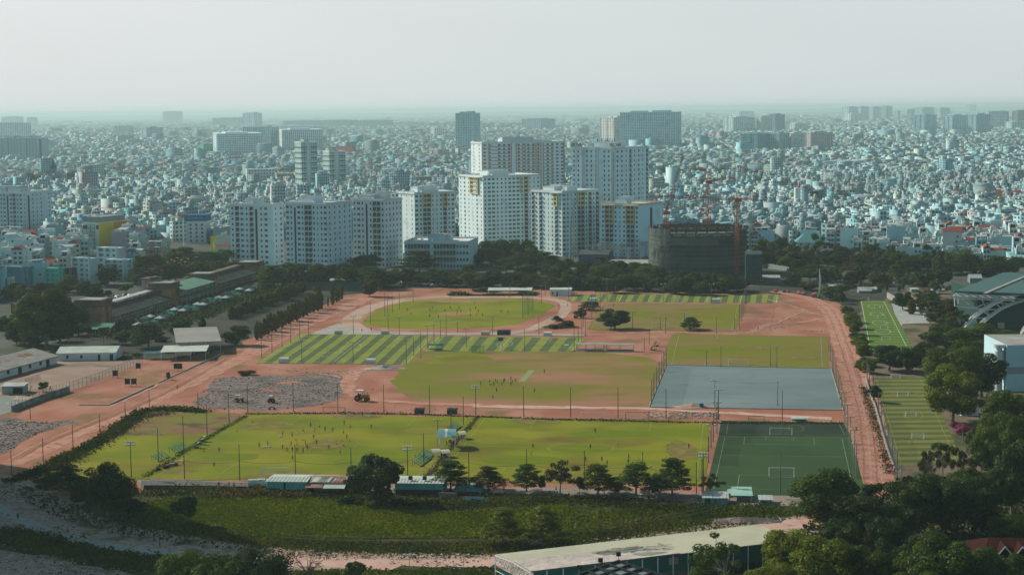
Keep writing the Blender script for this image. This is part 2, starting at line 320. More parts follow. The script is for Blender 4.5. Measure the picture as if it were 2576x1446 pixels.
box_uv=lambda u0,v0,u1,v1:[(u0,v0),(u1,v0),(u1,v1),(u0,v1),(u0,v0)]
full=[box_uv(.03,.03,.97,.97),[(.03,.5),(.97,.5)],arc(.5,.5,.13,.09),[(.25,.03),(.25,.18),(.75,.18),(.75,.03)],[(.25,.97),(.25,.82),(.75,.82),(.75,.97)],[(.38,.03),(.38,.08),(.62,.08),(.62,.03)],[(.38,.97),(.38,.92),(.62,.92),(.62,.97)]]
m_fline=mat('faded_line',(.33,.36,.16),(.22,.25,.05),scale=.4,lo=.4,hi=.6)
q0=quad([(40,1203),(355,1206),(618,1043),(345,1040)])
sheet('small_pitch',ragged([tuple(G(*p)[:2]) for p in [(70,1197),(355,1206),(560,1085),(300,1088),(235,1100),(150,1150)]],4,.5,30),.08,m_grass)
sheet('weed_patch',ragged(wpoly([(285,1092),(300,1070),(350,1040),(520,1037),(622,1046),(560,1087),(430,1094)],2),3,.6,31),.10,mat('weed_patch',(.15,.15,.03),(.19,.10,.06),scale=.06,detail=7,lo=.42,hi=.58,col3=(.06,.075,.02),scale3=.12,lo3=.52,hi3=.66,bump=.2,bscale=1))
q1=quad([(362,1206),(1062,1206),(1196,1049),(626,1041)]); sheet('west_pitch',ragged(q1,4,.35,32),.12,m_grass); lines('l1',q1,full,.15,.13,m_fline)
q2=quad([(1078,1208),(1772,1222),(1788,1063),(1206,1049)]); sheet('east_pitch',ragged(q2,4,.35,33),.12,m_grass); lines('l2',q2,full,.15,.13,m_fline)
sheet('touchline_strip',ragged([tuple(G(*p)[:2]) for p in [(1062,1206),(1078,1208),(1206,1049),(1196,1049)]],4,.3,34),.11,m_weed)
q3=quad([(1772,1243),(2180,1250),(2140,1098),(1808,1095)]); sheet('dark_turf_pitch',q3,.13,m_turfC)
lines('l3',q3,[box_uv(.05,.08,.93,.97),[(.05,.62),(.93,.62)],[(.2,.97),(.2,.83),(.72,.83),(.72,.97)],[(.36,.97),(.36,.92),(.57,.92),(.57,.97)],[(.2,.08),(.2,.3),(.72,.3),(.72,.08)]],.155,.10,mat('thin_line',(.36,.42,.36),(.2,.26,.2),scale=.3))
q3b=quad([(1808,1094),(2140,1097),(2121,1063),(1814,1058)]); sheet('small_dark_pitch',q3b,.13,m_turfD); lines('l3b',q3b,[box_uv(.06,.04,.96,.96),arc(.6,.5,.06,.25)],.155,.1,m_fline)
q4=quad([(1634,1024),(2119,1032),(2089,928),(1677,919)]); sheet('blue_court',q4,.14,m_court)
b=MB(); P4=q4+[q4[0]]
for i in range(4):
    a,c=P4[i],P4[i+1]; d=(Vector(c)-Vector(a)); L=d.length; d.normalize(); b.obox(a,(d.x,d.y),(-d.y,d.x),0,L,-.35,-.05,0,.35)
struct(b.build('court_kerb',m_conc))
q5=quad([(1668,919),(2088,927),(2083,846),(1689,841)]); sheet('upper_east_pitch',ragged(q5,4,.4,35),.10,m_grass2); lines('l5',q5,[[(.05,.03),(.05,.97)],[(.955,.03),(.955,.97)],[(.25,.03),(.25,.18)],[(.7,.03),(.7,.12)],[(.3,.97),(.3,.85)]],.13,.13,mat('thin_line',(.36,.42,.36),(.2,.26,.2),scale=.3))
sheet('cricket_field',ragged(wpoly([(985,960),(1000,935),(1040,900),(1100,884),(1300,882),(1440,886),(1570,892),(1652,915),(1640,1022),(1500,1023),(1250,1022),(1100,1016),(1010,990)],4),4,.9,36),.085,m_mix)
sheet('grass_patch',ragged(wpoly([(1075,915),(1100,895),(1180,888),(1240,905),(1150,913)],3),3,.6,40),.10,m_grass)
sheet('cricket_strip',quad([Z3(62,445),Z3(130,445),Z3(232,332),Z3(165,330)]),.13,mat('strip_mat',(.19,.25,.10),(.23,.28,.12),scale=.3))
# striped turfs
def striped(name,q,n,z,skew=0,mA=None,mB=None):
    b=MB()
    for i in range(n):
        u0,u1=i/n,(i+1)/n
        P=[bil(q,u0,0),bil(q,u1,0),bil(q,u1,1),bil(q,u0,1)]
        b.add([(x,y,z) for x,y in P],[(0,1,2,3)],i%2)
    return struct(b.build(name,[mA or m_turfA,mB or m_turfB]))
q7=quad([(643,914),(1027,917),(1094,845),(760,839)]); striped('striped_pitch',q7,19,.12)
lines('l7',q7,[box_uv(.02,.03,.98,.97),[(.5,.03),(.5,.97)],arc(.5,.5,.06,.16),[(.25,.97),(.25,.85)],[(.75,.97),(.75,.85)],[(.25,.03),(.25,.15)],[(.75,.03),(.75,.15)]],.15,.12)
q8=quad([(1064,884),(1445,885),(1474,851),(1098,845)]); striped('striped_pitch',q8,17,.12)
lines('l8',q8,[box_uv(.02,.03,.98,.97),[(.5,.03),(.5,.97)],[(.25,.97),(.25,.7)],[(.78,.97),(.78,.7)],arc(.5,.5,.05,.2)],.15,.14)
q11=quad([(1432,759),(1958,763),(1961,742),(1445,740)]); striped('striped_pitch',q11,37,.12)
lines('l11',q11,[box_uv(.01,.04,.99,.96)]+[[(x,.1),(x,.9)] for x in (.14,.24,.38,.52,.66,.82)],.15,.18)
# oval
tr=wpoly([(858,812),(878,790),(925,768),(1010,751),(1130,744),(1280,743),(1370,746),(1428,758),(1438,775),(1422,797),(1380,817),(1330,834),(1250,841),(1080,841),(900,836)],5)
sheet('running_track',ragged(tr,4,.2,37),.10,mat('track_dirt',(.36,.25,.20),(.43,.33,.28),scale=.1,detail=7,col3=(.33,.17,.12),scale3=.05,lo3=.5,hi3=.65))
sheet('oval_dirt',ragged(wpoly([(905,812),(930,786),(985,765),(1060,754),(1180,750),(1300,750),(1385,756),(1408,768),(1400,790),(1350,815),(1290,833),(1100,837),(960,833)],4),4,.3,38),.115,m_red)
sheet('oval_pitch',ragged(wpoly([(912,810),(955,779),(1005,764),(1060,755),(1180,751),(1300,752),(1372,760),(1395,770),(1380,782),(1330,805),(1270,820),(1100,828),(960,824)],4),3,.4,39),.13,m_grass)
sheet('pale_verge',ragged(wpoly([Q2(520,1295),Q2(650,1240),Q2(800,1190),Q2(850,1215),Q2(1000,1250),Q2(1250,1270),Q2(2450,1290),Q3(700,1295),Q3(700,1310),Q2(1500,1300)]),3,.2,41),.125,m_conc)
for c in ([Q2(1700,950),Q2(2000,955),Q2(2440,960),Q2(2400,975),Q2(2000,992),Q2(1750,985)],[Q2(1750,1095),Q2(1900,1080),Q2(2120,1090),Q2(2000,1110),Q2(1850,1112)]):
    sheet('dirt_patch',ragged(wpoly(c,3),2,.5,42),.155,mat('patch_dirt',(.30,.17,.09),(.2,.18,.05),scale=.08,lo=.4,hi=.6))
q10=quad([(1475,830),(1852,833),(1868,766),(1520,763)]); sheet('north_pitch',ragged(q10,4,.4,43),.11,m_grass2)
lines('l10',q10,[[(.03,.03),(.03,.97)],[(.97,.03),(.97,.97)],[(.75,.1),(.77,.3)]],.14,.2,m_fline)
q12=quad([(2184,882),(2303,884),(2232,757),(2163,756)])
mg1=mat('mown_light',(.115,.19,.035),(.13,.2,.04),scale=.1); mg2=mat('mown_dark',(.062,.125,.03),(.07,.13,.035),scale=.1)
def hstrip(name,q,n,z,mA,mB_):
    b=MB()
    for i in range(n): b.add([(*bil(q,u,v),z) for u,v in ((0,i/n),(1,i/n),(1,(i+1)/n),(0,(i+1)/n))],[(0,1,2,3)],i%2)
    return struct(b.build(name,[mA,mB_]))
hstrip('mown_pitch',q12,44,.13,mg1,mg2)
lines('l12',q12,[box_uv(.05,.02,.86,.98)]+[[(.05,v),(.86,v)] for v in (.5,)]+[arc(.45,v,.2,.045) for v in (.33,.5,.68,.86)],.16,.2)
q13=quad([(2262,1172),(2428,1170),(2326,951),(2198,951)]); hstrip('mown_pitch',q13,38,.13,mat('mown_tan',(.15,.155,.045),(.17,.17,.05),scale=.1),mat('mown_olive',(.072,.10,.032),(.08,.11,.04),scale=.1))
lines('l13',q13,[box_uv(.04,.02,.9,.98),[(.04,.5),(.9,.5)],arc(.5,.5,.16,.05),arc(.5,.2,.25,.05,0,180),arc(.5,.8,.25,.05,180,360)],.16,.12,m_fline)

m_worn=mat('worn_turf',(.165,.135,.03),(.12,.13,.02),scale=.3,detail=8,lo=.4,hi=.6,col3=(.23,.15,.08),scale3=.25,lo3=.5,hi3=.64)
m_lush=mat('lush_turf',(.105,.15,.005),(.13,.17,.006),scale=.3,detail=8)
m_fade=mat('faded_turf',(.185,.18,.02),(.15,.165,.012),scale=.2,detail=8)
wr=random.Random(71)
for k,(q,pp) in enumerate(((q1,[(.5,.97,9,2.5,0),(.5,.05,10,3,0),(.5,.5,6,4,0),(.2,.3,9,3,1),(.75,.25,12,3,1),(.35,.7,10,3,2),(.85,.75,8,3,2),(.15,.8,9,3,0),(.6,.38,14,2,1),(.08,.1,6,2,0)]),(q2,[(.25,.95,9,3,0),(.5,.5,10,3,1),(.3,.3,13,3,1),(.7,.2,12,3,2),(.9,.5,5,8,0),(.15,.6,10,3,2),(.6,.75,14,3,1),(.5,.08,12,2,0)]),(q5,[(.55,.06,9,2.5,0),(.3,.5,12,3,1),(.65,.6,14,3,0),(.85,.3,6,3,0)]),(q10,[(.5,.06,8,3,0),(.5,.5,10,6,0),(.25,.6,12,5,1),(.75,.3,12,5,2)]))):
    for (u,v,rx_,ry_,kd) in pp:
        c=bil(q,u,v); P=[(c[0]+rx_*math.cos(2*PI*i/26)*wr.uniform(.82,1.08),c[1]+ry_*2*math.sin(2*PI*i/26)*wr.uniform(.82,1.08)) for i in range(26)]
        sheet('worn_patch',ragged(P,1.6,.18,k),.145+.003*kd,[m_worn,m_lush,m_fade][kd])
tr_=mat('tyre_rut',(.24,.10,.07),(.33,.17,.12),scale=.4,detail=8,lo=.35,hi=.65); tl_=mat('tyre_light',(.46,.30,.25),(.38,.2,.15),scale=.4,detail=8,lo=.35,hi=.65)
for off in (-2.2,-.4,1.3,2.6):
    P=wpoly(rp,5,False); P=[(x+off,y) for x,y in P]; sheet('tyre_track',ragged(strip(P,.5),2,.12,int(off*10)),.135+.001*off,tl_ if off in(-.4,2.6) else tr_)
for off in (-2,0,2.2):
    P=wpoly([Z1(2300,215),Z1(1700,540),Z1(1300,720),Z1(900,880),Z1(430,1080),Z1(150,1235)],6,False); P=[(x+off,y+off*.3) for x,y in P]; sheet('tyre_track',ragged(strip(P,.6),2,.15,int(off*10)+50),.105+.001*off,tl_ if off else tr_)
for a in ([Z1(1100,700),Z1(1500,520),Z1(2050,250)],[Z2(0,270),Z2(400,330),Z2(700,372),Z2(860,400)],[Q4(0,960),Q4(200,1010),Q4(420,1090),Q4(560,1120)],[Q3(2300,1260),Q4(100,1180),Q4(330,1080),Q4(520,1050)]): sheet('foot_trail',ragged(strip(wpoly(a,6,False),1.1),2,.25,3),.128,tl_)
# ---------------- trees ----------------
LG=leafmat('leaf_mid',(.020,.044,.011),(.10,.15,.020),(.035,.065,.02))
LD=leafmat('leaf_dark',(.012,.030,.013),(.055,.092,.024),(.028,.052,.018))
LY=leafmat('leaf_light',(.05,.075,.009),(.19,.225,.022),(.06,.08,.012))
LB=leafmat('leaf_brown',(.035,.033,.014),(.085,.068,.026),(.045,.045,.018))
LC=leafmat('leaf_cypress',(.045,.048,.011),(.20,.165,.04),(.07,.06,.016))
LP=leafmat('leaf_pink',(.30,.03,.13),(.42,.06,.22),(.2,.05,.08))
m_bark=mat('bark',(.12,.10,.08),(.2,.18,.15),scale=.5)
m_barkL=mat('pale_bark',(.32,.3,.26),(.22,.2,.17),scale=.5)
def leafmesh(name,clumps,n,size,m,seed,flat=0.0,hang=0.0):
    rg=np.random.default_rng(seed)
    c=np.array([q[:3] for q in clumps]); r=np.array([q[3:6] for q in clumps])
    wt=(r[:,0]*r[:,1]*np.maximum(r[:,2],.02))**.66; wt/=wt.sum()
    k=rg.choice(len(c),n,p=wt)
    d=rg.normal(size=(n,3)); d/=np.linalg.norm(d,axis=1)[:,None]
    rad=rg.uniform(.55,1.04,n)**.6
    p=c[k]+d*r[k]*rad[:,None]
    p[:,2]-=np.abs(rg.normal(size=n))*hang
    nrm=d*np.array([1,1,1+flat*3])+rg.normal(size=(n,3))*.36+np.array([0,0,.30+flat]); nrm/=np.linalg.norm(nrm,axis=1)[:,None]
    t=np.cross(nrm,rg.normal(size=(n,3))); t/=np.linalg.norm(t,axis=1)[:,None]; b=np.cross(nrm,t)
    s=size*rg.uniform(.6,1.4,n)[:,None]
    V=np.stack([p-t*s*.5,p+b*s*.42+nrm*s*.12,p+t*s*.5,p-b*s*.42+nrm*s*.12],1).reshape(-1,3)
    me=bpy.data.meshes.new(name); me.vertices.add(4*n); me.vertices.foreach_set('co',V.ravel())
    me.loops.add(4*n); me.loops.foreach_set('vertex_index',np.arange(4*n)); me.polygons.add(n)
    me.polygons.foreach_set('loop_start',np.arange(n)*4); me.polygons.foreach_set('loop_total',np.full(n,4))
    a=me.attributes.new('leafv','FLOAT','FACE')
    cl=rg.uniform(0,1,len(c))[k]
    a.data.foreach_set('value',np.clip(.5*cl+.5*rg.uniform(0,1,n)**1.3,0,1).astype(np.float32))
    me.materials.append(m); me.update(); me.validate(); return me
def mk_tree(kind,seed,m,n=None,size=None,bark=None):
    rg=random.Random(seed); cl=[]; tb=MB(); th=.4
    U=rg.uniform
    if kind in('round','big'):
        th=.22
        for i in range(46 if kind=='big' else 30):
            a=U(0,2*PI); z=U(-.95,1); rr=math.sqrt(max(0,1-z*z*.85))*(U(.3,1)**.5)
            s=U(.09,.17)*(1 if kind=='round' else .9)
            cl.append((.36*rr*math.cos(a),.36*rr*math.sin(a),.54+.36*z*U(.75,1.05),s,s,s*.75))
        cl.append((0,0,.5,.27,.27,.3))
        n=n or (6500 if kind=='round' else 16000); size=size or (.045 if kind=='round' else .026); bl=.05
    elif kind=='layered':
        th=.3; nt_=6
        for k in range(nt_):
            z=.26+.66*k/(nt_-1); rr=.46*(1-(k/(nt_))**1.4)*U(.85,1.05)+.04
            for i in range(9 if k<3 else 6):
                a=2*PI*i/(9 if k<3 else 6)+U(-.4,.4); q=rr*U(.45,.95)
                cl.append((q*math.cos(a),q*math.sin(a),z+.10*q+U(-.03,.03),.15*U(.7,1.2),.15*U(.7,1.2),.036))
        cl.append((0,0,.9,.08,.08,.09))
        n=n or 5200; size=size or .04; bl=.02
    elif kind=='column':
        th=.06
        for k in range(14):
            z=.08+.88*k/13; rr=.30*math.sin(PI*min(1,.18+.75*k/13))**.8*U(.8,1.1)+.03
            for i in range(3):
                a=U(0,2*PI); cl.append((rr*.6*math.cos(a),rr*.6*math.sin(a),z,rr*.75,rr*.75,.06))
        cl.append((0,0,.5,.2,.2,.4)); n=n or 2600; size=size or .085; bl=0
    elif kind=='airy':
        th=.35
        for i in range(24):
            a=U(0,2*PI); z=U(.38,.97); rr=U(.05,.42)*(1.1-abs(z-.6))
            s=U(.05,.11); cl.append((rr*math.cos(a),rr*math.sin(a),z,s,s,s*.7))
        n=n or 4200; size=size or .032; bl=.04
    elif kind=='small':
        th=.34
        for i in range(12):
            a=U(0,2*PI); z=U(-.6,1); rr=math.sqrt(max(0,1-z*z))*U(.4,1); s=U(.12,.22)
            cl.append((.32*rr*math.cos(a),.32*rr*math.sin(a),.56+.32*z,s,s,s*.8))
        n=n or 1100; size=size or .10; bl=.05
    elif kind=='shrub':
        th=.1
        for i in range(14):
            a=U(0,2*PI); rr=U(0,.36); s=U(.12,.2); cl.append((rr*math.cos(a),rr*math.sin(a),U(.2,.75)*(1-rr),s,s,s*.9))
        n=n or 1800; size=size or .07; bl=.03
    elif kind=='bare':
        th=.3
        for i in range(10):
            a=U(0,2*PI); rr=U(.1,.42); z=U(.6,.98); cl.append((rr*math.cos(a),rr*math.sin(a),z,.08,.08,.05))
        n=n or 260; size=size or .03; bl=0
    bk=bark or m_bark
    tr=.028 if kind not in('column','airy') else .018
    bend=(U(-.03,.03),U(-.03,.03))
    tb.tube((0,0,-.01),(bend[0]*.5,bend[1]*.5,th*.6),tr,7,r2=tr*.75); tb.tube((bend[0]*.5,bend[1]*.5,th*.6),(bend[0],bend[1],th),tr*.75,7,r2=tr*.65)
    if kind!='column':
        tb.tube((bend[0],bend[1],th),(0,0,.82),tr*.6,5,r2=tr*.15)
        for q in rg.sample(cl,min(len(cl),20 if kind in('airy','bare') else 12)):
            z0=th+U(-.08,.12); mid=(q[0]*.5,q[1]*.5,z0+(q[2]-z0)*.6+.02)
            tb.tube((bend[0]*.9,bend[1]*.9,z0),mid,tr*.42,4,r2=tr*.28,cap=False); tb.tube(mid,(q[0],q[1],q[2]),tr*.28,4,r2=tr*.08,cap=False)
            if kind=='bare':
                for _ in range(5):
                    e=(q[0]+U(-.14,.14),q[1]+U(-.14,.14),q[2]+U(-.08,.14)); tb.tube((q[0],q[1],q[2]),e,tr*.09,3,r2=tr*.03,cap=False)
                    tb.tube(mid,(mid[0]+U(-.14,.14),mid[1]+U(-.14,.14),mid[2]+U(0,.2)),tr*.1,3,r2=tr*.03,cap=False)
    me=leafmesh('crown_'+kind,cl,n,size,m,seed,flat=.3 if kind=='layered' else 0,hang=.03 if kind=='airy' else 0)
    return me,tb.mesh('trunk_'+kind,bk)
TP={}
def TPget(k):
    if k in TP: return TP[k]
    kind,mm=k[0],k[1]; m={'g':LG,'d':LD,'y':LY,'b':LB,'c':LC,'p':LP}[mm]
    TP[k]=[mk_tree(kind,hash_(k)+i*7,m,bark=m_barkL if kind=='airy' else None) for i in range(3 if kind!='column' else 4)]; return TP[k]
def hash_(k): return sum(ord(c)*(i+3) for i,c in enumerate(k[0]+k[1]))
ADJ={'g':'green','d':'dark green','y':'light green','b':'brownish','c':'olive','p':'magenta flowering'}
NOUN={'round':('round_tree','dense rounded {} tree'),'big':('broad_tree','large broad {} tree'),'layered':('layered_tree','flat tiered {} tree'),
 'column':('cypress_tree','narrow columnar {} tree'),'airy':('airy_tree','airy thin limbed {} tree'),'small':('small_tree','small round {} tree'),'shrub':('shrub','bushy {} shrub'),'bare':('bare_tree','nearly leafless {} tree')}
trng=random.Random(5)
def tree_at(kind,col,x,y,w_,h_,zone,group=None):
    var=TPget((kind,col)); me,tm=var[trng.randrange(len(var))]
    nm,lb=NOUN[kind]
    cat='shrub' if kind=='shrub' else 'tree'
    t=thing(nm,(lb.format(ADJ[col])+' '+zone),cat,(x,y,0),trng.uniform(0,2*PI),group or ('trees '+zone))
    f=.8+.0*h_
    for n_,m_ in (('crown',me),('trunk',tm)):
        o=bpy.data.objects.new(n_,m_); C.objects.link(o); o.parent=t
    q=w_/.86; t.scale=(q,q*trng.uniform(.9,1.1),h_)
    return t
BELT={'between the blocks and the oval','behind the far striped pitch','in the park at right','around the old grandstand'}
def tree(kind,col,px,yb,wpx,hpx,zone,group=None):
    if zone in BELT and kind!='column': wpx*=1.22; hpx*=1.12
    P=G(px,yb); s=ppm(P); h=top_h(P,yb-hpx); w_=wpx/s
    if kind=='column': w_=w_*1.15
    return tree_at(kind,col,P.x,P.y,w_,h,zone,group)
zr='along the near service road'
for a in [('layered','g',1134,1234,98,78),('layered','b',1229,1235,88,62),('layered','g',1324,1236,76,70),('airy','b',1409,1241,104,86),('layered','g',1504,1244,88,76),('layered','g',1600,1247,104,82),('layered','g',1692,1249,102,98),('airy','b',1786,1242,72,50),
          ('small','d',1362,1238,28,40),('small','d',1458,1242,30,42),('small','d',1556,1246,26,30),('small','d',1648,1249,28,32),('layered','g',1660,1243,60,50),('layered','g',1546,1240,50,42)]: tree(*a,zr)
tree('round','d',944,1264,150,120,'between the near sheds')
tree('shrub','d',880,1268,70,28,'under the big tree by the sheds')
tree('big','d',272,1302,150,150,'on the rubble at lower left')
tree('layered','d',168,1240,100,70,'at the corner of the small left pitch')
tree('round','d',215,1268,90,60,'on the rubble at lower left'); tree('shrub','d',330,1290,80,42,'on the rubble at lower left'); tree('shrub','d',120,1222,90,34,'on the rubble at lower left')
tree('small','g',467,1322,76,86,'at the pond edge')
z='beside the hyacinth pond'
tree('layered','y',1265,1374,100,98,z); tree('layered','y',1364,1370,104,98,z)
z='at the bottom left edge'
for a in [('big','g',470,1496,150,116),('big','g',560,1520,150,130),('big','d',655,1512,170,146),('bare','b',775,1478,120,86),('small','g',893,1478,66,66),('shrub','g',960,1470,60,32),('shrub','g',1100,1466,70,30)]: tree(*a,z)
z='at the lower right corner'
for a in [('big','g',2078,1352,210,176),('airy','d',2192,1330,100,116),('big','d',2290,1352,170,150),('big','d',2150,1372,170,130),('big','d',2370,1350,190,170),('big','d',2455,1330,170,150),('big','d',2545,1300,150,210),('big','g',2560,1232,130,190),('big','g',2500,1215,130,160),
          ('big','y',1992,1460,170,142),('big','y',2075,1520,200,178),('big','g',2175,1512,160,150),('airy','b',2188,1462,60,122),('big','d',2240,1470,130,120),('big','g',2370,1530,220,190),('big','g',2455,1520,170,150),('big','g',2310,1560,150,140),('airy','g',1820,1496,170,146),
          ('big','y',1945,1540,140,132),('big','d',2120,1440,140,140),('big','g',2560,1540,90,110),('big','g',2540,1370,120,80),('small','g',2040,1300,60,46),('big','g',2480,1500,120,120),('round','g',2560,1480,80,90),('big','d',2230,1400,120,110),('round','d',2330,1440,110,110),('airy','g',1770,1480,90,84)]: tree(*a,z)
z='beside the lower mown pitch'
for a in [('big','y',2396,1062,160,150),('big','g',2404,1010,165,155),('big','g',2545,1120,150,150),('big','g',2520,1180,140,150),('big','d',2470,1000,130,120),('airy','d',2372,1206,74,96),('airy','b',2332,1225,60,96),('bare','b',2340,1262,66,120),('airy','b',2420,1220,70,96),('airy','d',2290,1290,80,80),('big','g',2480,940,130,90),
          ('big','d',2470,1160,90,100),('round','g',2440,1250,110,90),('round','d',2270,1270,50,50)]: tree(*a,z)
tree('shrub','p',2422,1092,46,36,'against the mown pitch fence'); tree('shrub','p',2248,1176,20,12,'at the end of the red road')
tree('shrub','p',2400,1075,26,18,'against the mown pitch fence')
for a in [('round','d',2236,932,92,66),('round','d',2290,937,92,70),('round','b',2330,905,60,50),('small','d',2197,1012,50,42),('round','g',2380,880,120,60),('round','g',2460,870,120,56),('big','y',2520,872,110,44)]: tree(*a,'between the two mown pitches')
hd=[(2132,793),(2140,812),(2146,828),(2152,843),(2157,858),(2163,873),(2168,890),(2173,905),(2180,922),(2165,935),(2186,940)]
for i,(x,y) in enumerate(hd): tree('round' if i%2 else 'big','y' if i%4 else 'g',x,y,36+i%3*9,24+i%4*6,'along the right red road')
z='in the park at right'
for (x,b_,t,w_,k,c) in [(130,620,380,150,'round','d'),(230,625,400,165,'round','g'),(475,640,365,215,'airy','g'),(300,730,590,200,'layered','d'),(710,650,450,165,'round','d'),(850,640,460,155,'airy','g'),(1000,600,430,185,'round','d'),(1110,660,495,175,'round','g'),(1240,560,440,195,'round','d'),(1290,720,530,200,'round','g'),
  (1430,700,570,150,'round','b'),(1590,700,460,195,'airy','g'),(1860,720,500,285,'big','g'),(2130,740,590,195,'round','d'),(2370,700,560,205,'round','g'),(1830,200,120,120,'small','d'),(640,960,830,255,'round','g'),(700,1000,890,115,'small','g'),(650,790,690,135,'layered','g'),(820,800,700,150,'layered','g'),
  (1300,1060,900,185,'round','d'),(1380,1100,960,90,'column','c'),(1560,1200,990,255,'airy','b'),(1800,1180,950,225,'round','b'),(1830,1300,1080,200,'airy','b'),(1600,900,780,120,'small','g'),(380,870,770,170,'shrub','b'),(240,830,730,170,'layered','d'),(60,620,410,150,'round','d'),(620,600,480,120,'round','b'),(1480,650,570,120,'round','b'),
  (940,620,520,120,'round','d'),(1340,640,550,160,'round','d'),(1700,720,560,160,'round','d'),(1990,720,600,150,'round','d'),(2250,730,620,140,'round','d'),(1640,1320,1200,160,'round','b'),(1540,1360,1280,150,'round','b'),(1680,330,300,120,'small','d'),(780,850,780,110,'layered','d'),(1440,860,800,90,'small','g'),(1780,880,820,90,'small','g')]:
    px,py=Q4(x,b_); tree(k,c,px,py,w_*K,(b_-t)*K,z)
for i,x in enumerate([435,480,525,555,600,650,690,785,905,960,1040,1125,1240,1355,1415,1470,1540,1700,1765]):
    px,py=Q4(x,740+(i%4)*14); tree('column','d',px,py,9,24,'in the park promenade rows')
for i,x in enumerate([890,930,960,1000,1060,1085,1110,1145,1265,1300]):
    px,py=Q4(x,860+(i%3)*12); tree('column','c',px,py,10,20,'behind the far end of the mown pitch')
z='around the old grandstand'
for (x,b_,t,w_,k,c) in [(450,1430,900,560,'big','g'),(300,1400,960,300,'round','g'),(590,1410,1010,290,'round','d'),(160,1390,1180,195,'round','d'),(310,1420,1330,185,'layered','d'),(850,960,790,265,'round','d'),(1000,1380,1240,160,'airy','d'),(1180,1390,1250,165,'round','g'),(1430,1430,1210,310,'layered','d'),(1745,1340,1160,210,'round','d'),
  (2280,1400,1220,225,'round','g'),(1570,790,640,195,'round','d'),(1380,860,760,165,'airy','d'),(1220,910,820,125,'small','g'),(2060,705,610,190,'small','d'),(2160,690,620,190,'round','d'),(760,1250,1000,200,'round','g'),(20,1250,1110,170,'round','g'),(1320,830,740,120,'small','d'),(1460,760,690,130,'small','g'),(2280,660,590,110,'round','d'),(940,960,880,120,'shrub','d'),(60,1300,1160,200,'round','d'),(1650,720,660,90,'small','g'),(1960,640,600,110,'shrub','d'),(200,1210,1080,160,'round','d'),(1040,950,880,110,'small','d')]:
    px,py=Q1(x,b_); tree(k,c,px,py,w_*K,(b_-t)*K,z)
z='between the blocks and the oval'
for (x,b_,t,w_,k,c) in [(150,860,650,265,'layered','g'),(380,720,620,250,'round','d'),(560,720,640,160,'round','d'),(870,765,630,205,'round','d'),(1060,700,540,270,'round','d'),(1180,860,680,260,'layered','d'),(1350,760,670,115,'round','g'),(1500,760,670,115,'airy','b'),(1570,695,510,290,'layered','d'),(1095,930,770,135,'round','b'),(1830,780,680,255,'round','d'),
  (2040,700,630,150,'small','d'),(2090,870,710,265,'round','g'),(2280,860,700,250,'round','d'),(2250,600,400,210,'round','d'),(2400,600,390,190,'round','d'),(2400,700,600,160,'airy','g'),(1300,830,700,180,'round','d'),(1000,770,660,170,'round','d'),(290,820,700,170,'round','d'),(1680,830,700,170,'airy','d'),(1960,840,720,150,'round','d'),(720,730,660,120,'small','d'),(2160,640,520,130,'round','d'),(2420,870,740,150,'round','d')]:
    px,py=Q2(x,b_); tree(k,c,px,py,w_*K,(b_-t)*K,z)
px,py=Q2(520,905); tree('small','y',px+14,py,14,16,z)
rg=random.Random(77)
z='along the left red road'
for i in range(19):
    t=i/18; px,py=Q2(12+610*t,1345-300*t+rg.uniform(-6,6)); hh=(175 if i%3 else 195)*K*(1-.08*t)*rg.uniform(.85,1.1); tree('column','c',px,py,15*rg.uniform(.9,1.2),hh,z)
for x,b_,t,w_ in [(740,1012,800,52),(780,985,850,38),(800,975,850,36),(828,960,825,38),(695,1030,920,18),(612,1055,830,60)]:
    px,py=Q2(x,b_); tree('column','c',px,py,w_*K,(b_-t)*K,z)
z='in the row by the grandstand'
for i in range(20):
    t=i/19; px,py=Q2(-240+680*t,1150-250*t+rg.uniform(-5,5)); hh=118*K*rg.uniform(.85,1.2); tree('column','c',px,py,24*rg.uniform(.9,1.25),hh,z)
px,py=Q1(1950,1265); tree('column','d',px,py,20,38,z)
z='behind the far striped pitch'
for (x,b_,t,w_,k,c) in [(60,825,700,210,'round','d'),(100,600,400,255,'round','d'),(230,610,470,210,'round','g'),(320,520,380,112,'round','d'),(420,790,650,225,'round','d'),(600,840,680,205,'round','d'),(760,860,760,150,'round','d'),(900,785,630,265,'big','g'),(1095,700,615,92,'small','g'),(1290,765,650,230,'layered','y'),(1420,860,665,225,'round','d'),(1620,875,690,250,'round','d'),(1790,880,700,225,'round','d'),(1950,882,705,225,'round','d'),(2090,890,735,210,'round','d'),
  (850,870,775,145,'round','d'),(1180,870,740,205,'round','d'),(2400,600,400,160,'round','g'),(1040,830,700,180,'round','d'),(1500,870,740,180,'round','d'),(330,830,740,150,'round','g'),(1340,880,760,150,'round','d'),(1720,890,740,160,'round','d'),(40,560,440,120,'round','d'),(180,640,520,160,'round','d'),(780,730,670,140,'round','d'),(1300,880,770,120,'round','d'),(2010,895,760,130,'round','d')]:
    px,py=Q3(x,b_); tree(k,c,px,py,w_*K,(b_-t)*K,z)
px,py=Q3(990,1243); tree('round','d',px,py,84,51,'between the oval and north pitch')
px,py=Q3(1722,1250); tree('layered','d',px,py,56,31,'at the near edge of the north pitch')
z='on the dirt beside the oval'
for (x,b_,t,w_,k,c) in [(740,1060,980,190,'layered','d'),(660,1140,1020,140,'shrub','d'),(430,1165,1100,130,'shrub','d'),(520,1225,1140,220,'shrub','b'),(390,1235,1190,200,'shrub','d'),(800,1035,980,90,'small','d')]:
    px,py=Q3(x,b_); tree(k,c,px,py,w_*K,(b_-t)*K,z)
px,py=Z1(2480,378); tree('shrub','b',px,py,50,16,'on the red ground by the rubble field')
